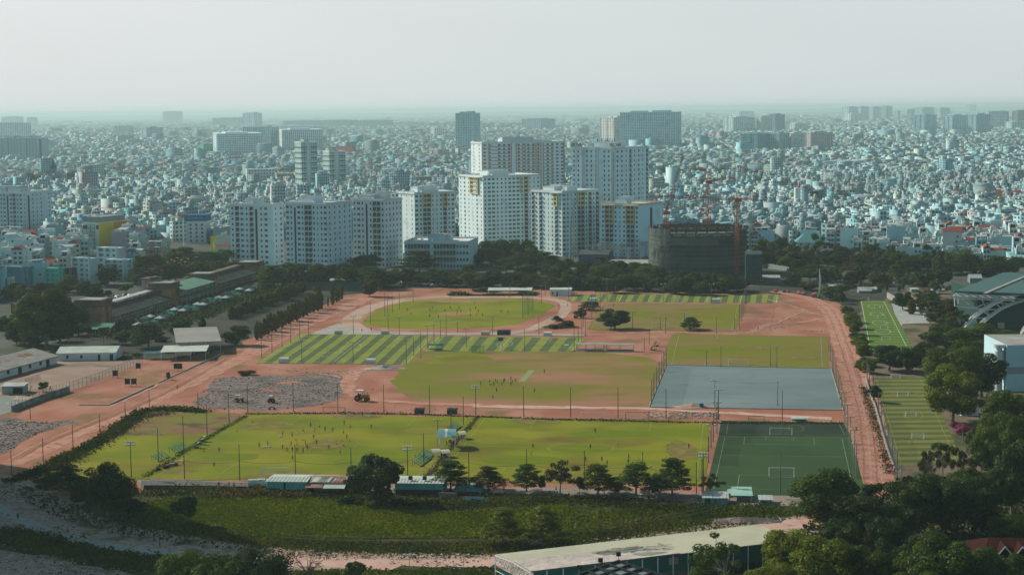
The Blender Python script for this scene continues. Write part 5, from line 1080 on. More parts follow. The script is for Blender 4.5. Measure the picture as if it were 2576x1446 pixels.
shed('wall_shed','long low brown roofed shed by the green mast','shed',1372,1504,672,668,661,12,mat('drab_wall',(.10,.11,.10),(.14,.14,.12),scale=.2),mat('brown_roof',(.16,.10,.08),(.2,.14,.12),scale=.2),yaw=-.10,ribs=False)
for a in [('pale roofed kiosk in the park behind the mown pitch',2170,2206,735,728,722),('small teal roofed kiosk in the park',2257,2280,712,704,700),('green roofed hut behind the upper mown pitch',2160,2192,738,732,722),('white roofed kiosk at the car park',2293,2310,735,728,724),('blue grey shed by the coloured tents',2087,2136,726,720,716),('long pale shed beside the netted building',1895,1962,706,699,692),('low shed in the park trees',2440,2470,712,700,690)]:
    shed('park_kiosk',a[0],'kiosk',a[1],a[2],a[3],a[4],a[5],9,mat('kiosk_wall',(.16,.24,.24),(.2,.28,.28),scale=.2),m_tin,yaw=-.1,ribs=False)
# ---- warehouse running diagonally at the left edge ----
P=G(*Z1(575,262)); Pb=G(*Z1(-80,440)); d,L=dirn(P,Pb); n=Vector((d.y,-d.x)); n=n if n.y>0 else -n
L+=20; hw=top_h(P,Z1(575,185)[1]); t=thing('warehouse','long old warehouse with patched grey and rust roof at the left edge','warehouse',(P.x,P.y,0))
b=MB(); D=22; b.obox((0,0),d,n,0,L,0,D,0,hw); wallpart(b,'wall',m_white,t)
b=MB(); q=lambda u,v,z:((d*u+n*v).x,(d*u+n*v).y,z)
b.add([q(-.5,-.8,hw+.1),q(L,-.8,hw+.1),q(L,D/2,hw+3),q(-.5,D/2,hw+3),q(L,D+.5,hw+.1),q(-.5,D+.5,hw+.1)],[(0,1,2,3),(3,2,4,5),(0,3,5)]); wallpart(b,'roof',mat('old_roof',(.24,.24,.22),(.33,.34,.32),scale=.2,detail=6),t)
for (u0,u1,v0,v1) in ((8,20,.2,.75),(26,40,.15,.6),(44,52,.3,.9)):
    b=MB(); b.add([q(u0,D/2*v0,hw+.16+3*v0),q(u1,D/2*v0,hw+.16+3*v0),q(u1,D/2*v1,hw+.16+3*v1),q(u0,D/2*v1,hw+.16+3*v1)],[(0,1,2,3)]); wallpart(b,'roof_patch',m_rust,t)
for i,u in enumerate((6,12,20,27,36,44,52,60)):
    b=MB(); b.obox((0,0),d,n,u,u+(1.6 if i%3 else 2.6),-.1,-.01,(1.2 if i%3 else .05),2.8); wallpart(b,'window' if i%3 else 'door',m_black,t)
b=MB(); b.obox((0,0),d,n,-.5,L,-.9,-.62,hw-.3,hw+.08); wallpart(b,'gutter',m_iron,t)
# ---- old grandstand ----
P0=G(283,816); P1=G(660,697); ux,LL=dirn(P0,P1); uy=Vector((-ux.y,ux.x)); uy=uy if uy.x<0 else -uy
gs=thing('grandstand','long old brick racecourse grandstand with four capped towers','grandstand',(P0.x,P0.y,0))
def gbox(b,u0,u1,v0,v1,z0,z1,mi=0): b.obox((0,0),ux,uy,u0,u1,v0,v1,z0,z1,mi)
W1=len_to(P0,uy,218)
TW=[(0,283,816,748,13),(0,452,768,707,12),(0,547,735,684,12),(0,664,697,655,14)]
us=[]
for i,(_,px,yb,yt,wd) in enumerate(TW):
    lo,hi=0,LL*1.2
    for _k in range(40):
        m=(lo+hi)/2
        if proj((P0.x+ux.x*m,P0.y+ux.y*m,0))[0]<px: lo=m
        else: hi=m
    u=lo; us.append(u); Q=P0+Vector((ux.x*u,ux.y*u,0)); H=top_h(Q,yt); dp=W1 if i==0 else W1*.95
    b=MB(); gbox(b,u-wd,u,0,dp,0,H*.78)
    for k in range(4): gbox(b,u-wd+.4+k*(wd-1.6)/3,u-wd+1.2+k*(wd-1.6)/3,-.35,-.01,0,H*.78)
    for k in range(5): gbox(b,u-wd-.35,u-wd-.01,.3+k*(dp-1.4)/4,1.1+k*(dp-1.4)/4,0,H*.78)
    o=wallpart(b,'brick_tower',m_brick,gs)
    b=MB(); gbox(b,u-wd-1.4,u+1.4,-1.4,dp+1.4,H*.78+.002,H*.84); gbox(b,u-wd-.3,u+.3,-.3,dp+.3,H*.84+.002,H); wallpart(b,'tower_cap',m_capst,o)
    b=MB(); gbox(b,u-wd+1,u-1,1,dp-1,H+.003,H+.12); wallpart(b,'cap_roof',m_roofg,o)
    for (v0,v1) in ((dp*.36,dp*.62),):
        b=MB(); gbox(b,u-wd-.18,u-wd-.06,v0,v1,1.0,H*.52,0)
        for k in range(5): gbox(b,u-wd-.24,u-wd-.19,v0+(v1-v0)*k/4-.07,v0+(v1-v0)*k/4+.07,1,H*.52,1)
        for k in range(5): gbox(b,u-wd-.245,u-wd-.2,v0,v1,1+(H*.52-1)*k/4-.07,1+(H*.52-1)*k/4+.07,1)
        b.build('window',[m_glass,m_wpost],o)
    b=MB(); gbox(b,u-wd*.65,u-wd*.35,-.12,-.02,2,H*.5); wallpart(b,'window',m_glass,o)
def stand(u0,u1,h0,h1,roofh,roofcol,dp=W1):
    b=MB(); gbox(b,u0,u1,0,dp,0,h0); k=int((u1-u0)/3.2)
    for i in range(k): 
        u=u0+(i+.5)*(u1-u0)/k; gbox(b,u-.25,u+.25,-.3,-.01,0,h0)
    wallpart(b,'front_wall',m_cream,gs)
    b=MB()
    for i in range(k): u=u0+(i+.5)*(u1-u0)/k+.5; gbox(b,u,u+1.4,-.12,-.02,1,h0*.45); gbox(b,u,u+1.4,-.12,-.02,h0*.6,h0*.85)
    wallpart(b,'arcade_opening',m_black,gs)
    b=MB(); n_=9
    for i in range(n_): gbox(b,u0,u1,dp*i/n_*.8,dp,h0+(h1-h0)*i/n_+.01*i,h0+(h1-h0)*(i+1)/n_)
    wallpart(b,'seating_terrace',m_seat,gs)
    b=MB(); gbox(b,u0-.01,u1+.01,dp*.72,dp+1,roofh,roofh+.35); wallpart(b,'rear_roof',roofcol,gs)
    b=MB()
    for i in range(k//2+1): u=u0+.3+i*(u1-u0-.6)/max(1,k//2); b.tube(((ux*u+uy*dp*.74).x,(ux*u+uy*dp*.74).y,h1),((ux*u+uy*dp*.74).x,(ux*u+uy*dp*.74).y,roofh),.12,5)
    wallpart(b,'roof_post',m_capst,gs)
    b=MB(); gbox(b,u0,u1,-1.6,.0,h0*.95,h0*1.02); wallpart(b,'green_awning',m_arenag,gs)
stand(us[0]+.02,us[1]-12.02,4,6.6,8.0,m_tin); stand(us[2]+.02,us[3]-14.02,4.5,7.2,8.3,mat('weathered_roof',(.10,.085,.07),(.17,.15,.13),scale=.2,detail=6))
b=MB(); gbox(b,us[1]+.02,us[2]-12.02,0,W1,0,6.6); wallpart(b,'pavilion_wall',m_cream,gs)
b=MB(); u0,u1=us[1]+.02,us[2]-12.02
b.add([((ux*u+uy*v).x,(ux*u+uy*v).y,z) for u,v,z in ((u0,-4,7.2),(u1,-4,7.2),(u1,W1*.7,9.4),(u0,W1*.7,9.4))],[(0,1,2,3)]); b.add([((ux*u+uy*v).x,(ux*u+uy*v).y,z) for u,v,z in ((u0,-4,7.0),(u1,-4,7.0),(u1,W1*.7,9.2),(u0,W1*.7,9.2))],[(3,2,1,0)])
wallpart(b,'pavilion_roof',mat('green_roof',(.10,.22,.17),(.13,.27,.21),scale=.15),gs)
b=MB()
for i in range(8): u=u0+.4+i*(u1-u0-.8)/7; v=-3.6; b.tube(((ux*u+uy*v).x,(ux*u+uy*v).y,0),((ux*u+uy*v).x,(ux*u+uy*v).y,7.1),.12,5)
wallpart(b,'pavilion_post',m_wpost,gs)
b=MB(); gbox(b,u0,u1,-4,0,3.4,3.7); gbox(b,u0,u1,-4,-3.8,3.7,4.6); wallpart(b,'gallery',m_tealD,gs)
um=us[1]+2
b=MB(); gbox(b,um-7,um+3,W1*.9,W1*1.45,0,13); wallpart(b,'clock_tower',mat('faded_red_stucco',(.32,.2,.18),(.42,.36,.34),scale=.3,detail=6,lo=.4,hi=.55),gs)
b=MB(); gbox(b,um-8,um+4,W1*.85,W1*1.5,13.003,13.8); gbox(b,um-7.4,um-.6,W1*.88,W1*1.1,13.803,14.6); wallpart(b,'clock_tower_cap',m_capst,gs)
# yard poles, small kiosks in front of the grandstand
yr=random.Random(4)
for i in range(34):
    px,py=Q1(1330+(i%17)*70+yr.uniform(-25,25),1215-(i%17)*22+(i//17)*36+yr.uniform(-12,12)); P=G(px,py)
    t=thing('yard_kiosk','small teal roofed kiosk in the grandstand yard','kiosk',(P.x,P.y,0),math.atan2(ux.y,ux.x),'kiosks in the grandstand yard')
    b=MB(); b.box(-2,-1.6,0,2,1.6,2.4); wallpart(b,'wall',[m_cream,m_white,m_tealD][i%3],t)
    b=MB(); b.add([(-2.6,-2.2,2.4),(2.6,-2.2,2.4),(2.6,2.2,2.4),(-2.6,2.2,2.4),(0,0,3.6)],[(0,1,4),(1,2,4),(2,3,4),(3,0,4)]); wallpart(b,'roof',[m_arenag,m_tin,m_tealD][(i*2)%3],t)
    b=MB(); b.box(-.5,-1.66,0,.5,-1.61,2.0); wallpart(b,'door',m_black,t)
# ---- green netted round building under construction ----
Pc=G(1766,694); s=ppm(Pc); rx=124/s; ry=rx*.85; cx,cy=Pc.x,Pc.y+ry; Ht=top_h((Pc.x,Pc.y),578)
nb=thing('construction_building','round concrete building under construction wrapped in dark green netting','building site',(cx,cy,0))
def ering(b,z0,z1,r,mi=0,a0=0,a1=360,n=64,cap=False):
    k=int(n*(a1-a0)/360); vs=[];fs=[]
    for i in range(k+1):
        a=R(a0+(a1-a0)*i/k); wob=1+.006*math.sin(i*2.3); vs+=[(rx*r*wob*math.cos(a),ry*r*wob*math.sin(a),z0),(rx*r*wob*math.cos(a),ry*r*wob*math.sin(a),z1)]
    for i in range(k): fs.append((2*i,2*i+2,2*i+3,2*i+1))
    if cap: fs.append(tuple(2*i+1 for i in range(k)))
    b.add(vs,fs,mi)
b=MB()
for f in range(9): ering(b,Ht*f/9,Ht*f/9+.5,.965,cap=True)
ering(b,0,Ht*.82,.955); ering(b,Ht*.9,Ht*.9+.4,.96,cap=True); wallpart(b,'concrete_core',mat('raw_concrete',(.10,.125,.12),(.16,.18,.17),scale=.1,detail=6),nb)
for (z0,z1,a0,a1,m_,r) in ((0,.20,180,375,m_netB,1.0),(.20,.40,215,372,m_netC,1.003),(.40,.52,200,372,m_netB,1.006),(.52,.66,228,372,m_netB,1.001),(.66,.80,290,375,m_netB,1.004),(.20,.62,165,215,m_netA,1.004),(.62,.74,180,228,m_netA,1.008),(.74,1.0,170,232,m_netA,1.002),(.40,.46,215,235,m_netA,1.012),(.80,.97,320,375,m_netC,1.0)):
    b=MB(); ering(b,Ht*z0+.01,Ht*z1-.01,r,0,a0,a1,96); wallpart(b,'dust_net',m_,nb)
b=MB()
for i in range(0,72):
    a=R(160+i*3); x,y=rx*1.015*math.cos(a),ry*1.015*math.sin(a); b.tube((x,y,Ht*.0),(x,y,Ht*(1.0+.03*(i%3))),.06,3,cap=False)
for z in [Ht*k/24 for k in range(1,25)]:
    for i in range(0,71):
        if z<Ht*.7 and i%2: continue
        a=R(160+i*3); a2=R(163+i*3) if z>=Ht*.7 else R(166+i*3); b.tube((rx*1.016*math.cos(a),ry*1.016*math.sin(a),z),(rx*1.016*math.cos(a2),ry*1.016*math.sin(a2),z),.05,3,cap=False)
wallpart(b,'scaffolding',m_scaf,nb)
b=MB()
for i in range(26):
    a=R(i*360/26); b.cbox(rx*.9*math.cos(a),ry*.9*math.sin(a),Ht*.82,1.2,1.2,Ht*.22)
for i in range(13): x=-rx*.72+i*rx*.12; b.box(x-.25,-ry*.30,Ht*1.0,x+.25,ry*.7,Ht*1.015)
for i in range(7): y=-ry*.30+i*ry*.16; b.box(-rx*.75,y-.3,Ht*1.016,rx*.75,y+.3,Ht*1.03)
b.box(-rx*.70,-ry*.3,Ht*.955,rx*.70,ry*.6,Ht*.965); wallpart(b,'roof_frame',mat('black_steel',(.035,.035,.035),(.06,.05,.045),scale=.3),nb)
b=MB()
for f in range(2,10):
    for i in range(70): a,c=R(160+i*3.1),R(163.1+i*3.1); b.tube((rx*1.012*math.cos(a),ry*1.012*math.sin(a),Ht*f/10.5),(rx*1.012*math.cos(c),ry*1.012*math.sin(c),Ht*f/10.5),.16,4,cap=False)
wallpart(b,'floor_rail',mat('rail_pale',(.11,.15,.14)),nb)
b=MB(); rr=random.Random(3)
for i in range(26): a=R(215+i*5.5); x,y=rx*.93*math.cos(a),ry*.93*math.sin(a); b.cbox(x,y,Ht*.84,2.4 if i%3 else .5,.8,Ht*.09)
wallpart(b,'parapet_wall',mat('pale_parapet',(.34,.36,.34)),nb)
Pa=G(1893,716); t=thing('netted_annex','low rectangular annex under blue green netting beside the round building','building site',(Pa.x,Pa.y,0))
da=Vector((math.cos(-.12),math.sin(-.12))); L=len_to(Pa,da,1917); h=top_h(Pa,640); na=Vector((-da.y,da.x))
b=MB(); b.obox((0,0),da,na,-4,L,0,26,0,h); wallpart(b,'netting',mat('annex_net',(.02,.065,.065),(.045,.095,.09),scale=.12,detail=6),t)
b=MB()
for i in range(10): b.obox((0,0),da,na,-4+i*(L+4)/9-.05,-4+i*(L+4)/9+.05,-.2,-.08,0,h+1.5)
for i in range(8): b.obox((0,0),da,na,-4,L,-.25,-.13,i*h/7,i*h/7+.1)
wallpart(b,'scaffolding',m_scaf,t)
# ---- tower cranes ----
def lattice(b,A,B_,w,seg,r=.09):
    A=Vector(A);B_=Vector(B_); d=(B_-A); L=d.length; d.normalize(); x=d.orthogonal().normalized(); y=d.cross(x); c=[x*w/2+y*w/2,-x*w/2+y*w/2,-x*w/2-y*w/2,x*w/2-y*w/2]
    for k in c: b.tube(A+k,B_+k,r*1.3,4,cap=False)
    n=max(1,int(L/seg))
    for i in range(n):
        a=A+d*(L*i/n); e=A+d*(L*(i+1)/n)
        for j in range(4):
            b.tube(a+c[j],e+c[(j+1)%4],r*.7,3,cap=False); b.tube(a+c[j],a+c[(j+1)%4],r*.7,3,cap=False)
def crane(label,px,Yd,ybase,ytop,jl,jr,luff=None):
    base=Pl(px,ybase,Yd); top=Pl(px,ytop,Yd); t=thing('tower_crane',label,'crane',(base.x,Yd,max(base.z,0)),0,'tower cranes on the building site')
    h=top.z-base.z; s_=ppm(top)
    b=MB(); lattice(b,(0,0,0),(0,0,h),1.9,2.2,.13); wallpart(b,'mast',m_orange,t)
    b=MB(); b.cbox(0,0,h,2.4,2.4,1.6); b.cbox(1.6,-.6,h+.2,1.4,1.4,1.9); o=wallpart(b,'cab',m_orange,t)
    if luff:
        q=Pl(luff[0],luff[1],Yd-10); b=MB(); lattice(b,(0,0,h+1.5),(q.x-base.x,q.y-base.y,q.z-base.z),1.1,2.5,.09); wallpart(b,'jib',mat('dark_crane',(.10,.07,.06),(.16,.09,.07),scale=.4),t)
    else:
        b=MB(); lattice(b,(0,0,h+1.8),((jr-px)/s_,-.5,h+1.8+ (2.0 if jr-px<90 else 0)),1.2,2.2,.10); wallpart(b,'jib',m_orange,t)
    b=MB(); lattice(b,(0,0,h+1.8),((jl-px)/s_,.5,h+1.8),1.2,2.2,.10); wallpart(b,'counter_jib',m_orange,t)
    b=MB(); b.tube((0,0,h),(0,0,h+6),.25,5); wallpart(b,'tower_head',m_orange,t)
    if not luff:
        b=MB(); b.tube((0,0,h+6),((jr-px)/s_*.7,0,h+2.6),.05,3); b.tube((0,0,h+6),((jl-px)/s_*.9,0,h+2.6),.05,3); wallpart(b,'tie_bar',m_iron,t)
    b=MB(); x=(jl-px)/s_*.85; b.cbox(x,0,h-.2,2.2,1.6,1.9); wallpart(b,'counterweight',m_conc,t)
crane('orange tower crane standing in front of the netted building',1853,Pc.y-3,692,508,1905,1630)
crane('orange tower crane rising behind the middle of the netted building',1781,cy+8,572,462,1762,1850)
crane('thin luffing crane with raised dark boom left of the others',1676,cy-2,578,540,1668,0,(1718,392))
# ---- masts and substation ----
P=G(1444,655); t=thing('lattice_mast','tall grey lattice telecom mast before the white blocks','mast',(P.x,P.y,0)); h=top_h(P,512); b=MB(); 
for i in range(12): lattice(b,(0,0,h*i/12),(0,0,h*(i+1)/12),3.2*(1-i/13)+.3,3,.08)
wallpart(b,'lattice',m_iron,t); b=MB(); b.tube((0,0,h),(0,0,h+5),.06,4); wallpart(b,'antenna',m_iron,t)
def steelpole(label,px,yb,yt,r,m_,nm='steel_pole',cat='pole',arms=True):
    P=G(px,yb); h=top_h(P,yt); t=thing(nm,label,cat,(P.x,P.y,0)); b=MB(); b.tube((0,0,0),(0,0,h),r,8,r2=r*.6); wallpart(b,'shaft',m_,t)
    if arms:
        b=MB()
        for k in range(4): z=h*(.78-.08*k); b.tube((-1.2,0,z),(1.2,0,z),.08,4)
        wallpart(b,'cross_arm',m_iron,t)
    return t
steelpole('pale green steel transmission pole beside the lattice mast',1434,665,559,.75,mat('pale_green_steel',(.25,.42,.36),rough=.5))
steelpole('tall white steel pole in front of the blue bank building',464,655,549,.55,m_wpost)
steelpole('thin white pole among the city houses at left',371,520,480,.3,m_iron); steelpole('slim mast in the city behind the middle row',1094,600,560,.3,m_iron); steelpole('white pole before the school',1364,617,566,.3,m_wpost)
rr=random.Random(12)
for i in range(11):
    px=1494+i*14.5; P=G(px,654+rr.uniform(-8,14)); t=thing('substation_gantry','grey lattice gantry with wires in the substation','gantry',(P.x,P.y,0),rr.uniform(-.2,.2),'substation gantries')
    h=rr.uniform(9,13); 
    for x in (-4.5,4.5): b=MB(); lattice(b,(x,0,0),(x,0,h),.6,1.6,.07); wallpart(b,'leg',mat('galvanised',(.36,.42,.42),rough=.5),t)
    b=MB(); lattice(b,(-4.5,0,h*.85),(4.5,0,h*.85),.6,1.6,.07); wallpart(b,'beam',MC['galvanised'],t)
    b=MB()
    for x in (-2.5,0,2.5): b.tube((x,0,h*.85-.3),(x,0,h*.85-1.8),.14,5)
    wallpart(b,'insulator',m_capst,t)
# ---- arena at the right edge ----
Za=19.0
ar=thing('arena','modern arena with dark green roof and white trusses at the right edge','arena',tuple(G(2470,835)))
base=G(2470,835)
def rel(p): return (p[0]-base.x,p[1]-base.y,p[2])
A=G(2402,736,Za);B_=G(2524,689,Za);Cc=G(2700,694,Za);D=G(2700,748,Za); E_=G(2556,742,Za)
b=MB(); top=[A,E_,D,Cc,B_]; b.add([rel((p.x,p.y,Za)) for p in top]+[rel((p.x,p.y,Za+.8)) for p in top],[(4,3,2,1,0),(5,6,7,8,9)]+[(i,(i+1)%5,(i+1)%5+5,i+5) for i in range(5)]); wallpart(b,'roof',m_arenar,ar)
a=G(2482,740,Za+.8); c=G(2590,694,Za+.8); dd,L=dirn(a,c); nn=Vector((-dd.y,dd.x)); b=MB(); b.obox(rel((a.x,a.y,0))[:2],dd,nn,0,L,0,1.6,Za+.81,Za+1.3); wallpart(b,'skylight_strip',m_conc,ar)
b=MB(); w0=G(2480,741,Za); b.add([rel((w0.x,w0.y+14,0)),rel((w0.x+90,w0.y+8,0)),rel((w0.x+90,w0.y+8,Za-.01)),rel((w0.x,w0.y+14,Za-.01)),rel((w0.x,w0.y+60,0)),rel((w0.x,w0.y+60,Za-.01))],[(0,1,2,3),(4,0,3,5)]); wallpart(b,'side_wall',m_arenag,ar)
b=MB(); dA,L=dirn(A,E_)
for (p,q,w_) in ((A,E_,1.4),(A,B_,1.4)):
    lattice(b,rel((p.x,p.y,Za-1.6)),rel((q.x,q.y,Za-1.6)),w_,3,.16)
for (x0,z0,x1,z1) in ((0,0,9,-6),(9,-6,20,-1.6),(9,-6,26,-14),(26,-14,20,-1.6),(26,-14,29,-2),(0,0,0,-5),(0,-5,9,-6),(16,-10,12,-2),(9,-6,20,-7),(20,-7,29,-4)):
    b.tube(rel((A.x+x0,A.y+.5,Za-1+z0)),rel((A.x+x1,A.y-.5,Za-1+z1)),.28,5)
    b.tube(rel((A.x+x0+4,A.y+10,Za-1+z0)),rel((A.x+x1+4,A.y+9,Za-1+z1)),.22,5)
wallpart(b,'roof_truss',m_wpost,ar)
Ya=G(2417,843).y-4
outer=[(2417,843),(2430,824),(2450,801),(2475,780),(2505,762),(2540,747),(2580,736),(2640,728),(2700,726)]; inner=[(2446,843),(2464,822),(2490,798),(2520,777),(2550,764),(2580,755),(2640,748),(2700,746)]
O=[Pl(x,y,Ya) for x,y in outer]; I=[Pl(x,y,Ya) for x,y in inner]
b=MB()
for P_ in (O,I):
    for off in (0,3.0):
        for i in range(len(P_)-1):
            p,q=P_[i],P_[i+1]; b.tube(rel((p.x,p.y+off,max(p.z,0))),rel((q.x,q.y+off,max(q.z,0))),.75 if P_ is O else .5,6)
for i in range(1,len(I)): b.tube(rel((O[i].x,O[i].y,max(O[i].z,0))),rel((I[i-1].x,I[i-1].y,max(I[i-1].z,0))),.25,5); b.tube(rel((O[i].x,O[i].y,max(O[i].z,0))),rel((I[i].x,I[i].y,max(I[i].z,0))),.2,5)
wallpart(b,'arch_truss',m_wpost,ar)
b=MB(); pts=[rel((p.x,p.y+2,max(p.z-.6,.1))) for p in I]; e0=rel((I[0].x,I[0].y+2,0)); e1=rel((I[-1].x,I[-1].y+2,0)); b.add([e0]+[e1]+pts[::-1],[tuple(range(len(pts)+2))])
b.add([(p[0],p[1]+6,p[2]) for p in pts]+pts,[(i,i+1,len(pts)+i+1,len(pts)+i) for i in range(len(pts)-1)]); wallpart(b,'arch_wall',m_arenag,ar)
b=MB()
for i in range(12): z=i*2.1+1; 
for i in range(9):
    z=2+i*2.2; x0=[p for p in I if p.z>z]; 
    if x0: b.box(rel(x0[0])[0]+1,rel(x0[0])[1]+1.75,z,rel(x0[0])[0]+90,rel(x0[0])[1]+1.95,z+.12)
wallpart(b,'cladding_rail',mat('rail_green',(.04,.10,.095)),ar)
b=MB(); p=Pl(2521,820,Ya); b.box(rel(p)[0]-1.5,rel(p)[1]+1.5,p.z-1.4,rel(p)[0]+1.5,rel(p)[1]+1.7,p.z+1.4); wallpart(b,'wall_panel',m_conc,ar)
# curved roof edge and white building with round stair tower
P=G(2531,985); t=thing('office_building','pale blue and white building with round white stair turret at the right edge','building',(P.x,P.y,0)); H=top_h(P,868)
b=MB(); b.box(0,0,0,40,30,H,0,1); wallpart(b,'wall',[mat('sky_blue_wall',(.46,.66,.73),(.38,.57,.64),scale=.1,detail=6),m_roofg],t)
b=MB(); b.box(.2,-.06,H*.38,40,-.004,H*.53); wallpart(b,'grey_band',mat('band_grey',(.30,.33,.36)),t)
s_=ppm(P); r=15/s_
for k,(z0,z1,rr_) in enumerate(((0,.28,.62),(.28,.62,.98),(.62,.86,.86),(.86,.93,.5),(.93,1.0,1.08))):
    b=MB(); b.tube((-r*.9,3,H*z0),(-r*.9,3,H*z1-.01),r*rr_,20); wallpart(b,'stair_turret' if k<4 else 'turret_rim',m_white,t)
P=G(2560,880); t=thing('vaulted_hall','grey barrel vaulted roof hall behind the blue building','building',(P.x,P.y+2,0),-.31)
b=MB(); n_=14; pr=[]
for i in range(n_+1):
    a=PI*(1-i/n_*.5); pr.append((15*math.cos(a)+15,12.5*math.sin(a)))
for i in range(n_): b.add([(pr[i][0],0,pr[i][1]),(pr[i+1][0],0,pr[i+1][1]),(pr[i+1][0],30,pr[i+1][1]),(pr[i][0],30,pr[i][1])],[(0,1,2,3)])
wallpart(b,'vault',mat('vault_grey',(.16,.17,.17),(.22,.23,.22),scale=.3),t)
b=MB()
for i in range(n_): b.tube((pr[i][0],-.3,pr[i][1]+.3),(pr[i+1][0],-.3,pr[i+1][1]+.3),.5,6)
wallpart(b,'vault_rim',m_wpost,t)
b=MB(); b.add([(p[0],.5,p[1]) for p in pr]+[(15,.5,0)],[tuple(range(len(pr)+1))[::-1]]); wallpart(b,'end_wall',m_arenag,t)
P=G(2418,1046); t=thing('white_hut','plain white hut under the big trees beside the mown pitch','hut',(P.x,P.y,0)); b=MB(); L=44/ppm(P); b.box(0,0,0,L,6,4.6); wallpart(b,'wall',m_white,t); b=MB(); b.box(-.4,-.4,4.601,L+.4,6.4,4.8); wallpart(b,'roof',m_roofg,t)
for u in (.1,.6): b=MB(); b.box(L*u,-.06,1.2,L*u+1.3,-.01,2.2); wallpart(b,'window',m_black,t)
# red roofed houses lower right
def redhouse(label,xl,xr,yb,ye,yr_,dp,yaw,dormers):
    P=G(xl,yb); d=Vector((math.cos(yaw),math.sin(yaw))); L=len_to(P,d,xr); h=top_h(P,ye); t=thing('red_roofed_house',label,'house',(P.x,P.y,0),yaw); Q=(P.x-d.y*dp/2,P.y+d.x*dp/2); hr_=max(top_h(Q,yr_),h+3)
    b=MB(); b.box(0,0,0,L,dp,h); wallpart(b,'wall',mat('aqua_wall',(.22,.42,.44),(.18,.35,.37),scale=.2),t)
    b=MB(); b.add([(-1,-1,h+.01),(L+1,-1,h+.01),(L+1,dp+1,h+.01),(-1,dp+1,h+.01),(3,dp/2,hr_),(L-3,dp/2,hr_)],[(0,1,5,4),(2,3,4,5),(3,0,4),(1,2,5),(3,2,1,0)]); ro=wallpart(b,'roof',mat('shaded_red_tile',(.022,.005,.0045),(.036,.009,.008),scale=.5,stretch=(4,1,1)),t)  # red tile colour darkened to stand for the shade over this roof
    for u in dormers:
        b=MB(); x=L*u; z0=h+(hr_-h)*.25; y0=dp/2*.2; zt=z0+3.0
        b.add([(x-2.4,y0-.5,z0),(x+2.4,y0-.5,z0),(x,y0-.5,zt),(x,dp/2*.8,zt)],[(0,1,2),(0,2,3),(2,1,3)]); dm=wallpart(b,'dormer',MC['shaded_red_tile'],ro)
        b=MB(); b.tube((x-2.6,y0-.6,z0-.1),(x,y0-.6,zt+.15),.16,4); b.tube((x+2.6,y0-.6,z0-.1),(x,y0-.6,zt+.15),.16,4); b.box(x-1.9,y0-.58,z0+.05,x+1.9,y0-.52,z0+.6); wallpart(b,'gable_trim',m_wpost,dm)
redhouse('house with steep dark red roof and white gabled dormers at the lower right corner',2470,2640,1446,1424,1350,22,-.12,(.36,.62))
redhouse('small red roofed aqua house among the lower right trees',2484,2560,1345,1330,1292,16,.35,())
P=G(2292,1400); t=thing('white_annex','small white annex with dark flat roof among the lower right trees','hut',(P.x,P.y,0),-.2); b=MB(); b.box(0,0,0,5,5,4); wallpart(b,'wall',m_white,t); b=MB(); b.box(-.5,-.5,4.003,5.5,5.5,4.3); wallpart(b,'roof',m_black,t)
P=G(2283,1412); t=thing('teal_canopy','sloping teal canopy sheet beside the white annex','canopy',(P.x,P.y,0),-.3)
b=MB(); b.add([(0,0,3),(9,0,2.4),(9,4,3.0),(0,4,3.6)],[(0,1,2,3),(3,2,1,0)]); b.tube((.2,.2,0),(.2,.2,3),.08,5); b.tube((8.8,.2,0),(8.8,.2,2.4),.08,5); wallpart(b,'sheet',m_teal,t)
# ---- long market hall at the bottom ----
he,hrg=6.5,7.05
FL,RL,NL=G(1246,1394,he),G(1290,1411,hrg),G(1335,1438,he); FR,RR,NR=G(1905,1319,he),G(1946,1334,hrg),G(1992,1358,he)
o0=Vector((NL.x,NL.y,0)); mh_=thing('market_hall','long hall with ribbed cream roof, torn white tarpaulin and teal walls','hall',tuple(o0))
v=lambda p,z=None:(p.x-o0.x,p.y-o0.y,p.z if z is None else z)
b=MB(); b.add([v(FL),v(FR),v(RR),v(RL)],[(3,2,1,0)]); b.add([v(RL),v(RR),v(NR),v(NL)],[(3,2,1,0)]); b.add([v(FL,FL.z-.15),v(FR,FR.z-.15),v(RR,RR.z-.15),v(RL,RL.z-.15)],[(0,1,2,3)]); b.add([v(RL,RL.z-.15),v(RR,RR.z-.15),v(NR,NR.z-.15),v(NL,NL.z-.15)],[(0,1,2,3)])
k=150
for i in range(k):
    u=(i+.5)/k
    for (A_,B2,C_,D_) in ((RL,RR,NL,NR),(RL,RR,FL,FR)):
        p=A_.lerp(B2,u); q_=C_.lerp(D_,u); w_=(B2-A_).normalized()*.09
        b.add([v(p-w_,p.z+.02),v(p+w_,p.z+.02),v(q_+w_,q_.z+.02),v(q_-w_,q_.z+.02),v(p,p.z+.11),v(q_,q_.z+.11)],[(0,4,5,3),(4,1,2,5),(0,3,5,4)])
wallpart(b,'roof',mat('cream_roof',(.50,.52,.42),(.44,.46,.38),scale=.12,detail=7,rough=.5,metal=.05),mh_)
def slope(u,w_,lift=.16):
    p=RL.lerp(RR,u).lerp(NL.lerp(NR,u),w_); return v(p,p.z+lift)
def tarp(name,pts,lift,m_):
    b=MB(); b.add([slope(*p,lift) for p in pts],[tuple(range(len(pts)))]); f=b.f[0]; b.f[0]=f[::-1]
    wallpart(b,name,m_,mh_)
mt=mat('tarp',(.56,.50,.47),(.42,.38,.37),scale=.25,detail=7,bump=.25,bscale=.8)
tarp('tarpaulin',[(0,.02),(.33,.02),(.37,.25),(.48,.30),(.50,.5),(.545,.80),(.56,.99),(.40,1.0),(.2,1.0),(.0,1.0)],.18,mt)
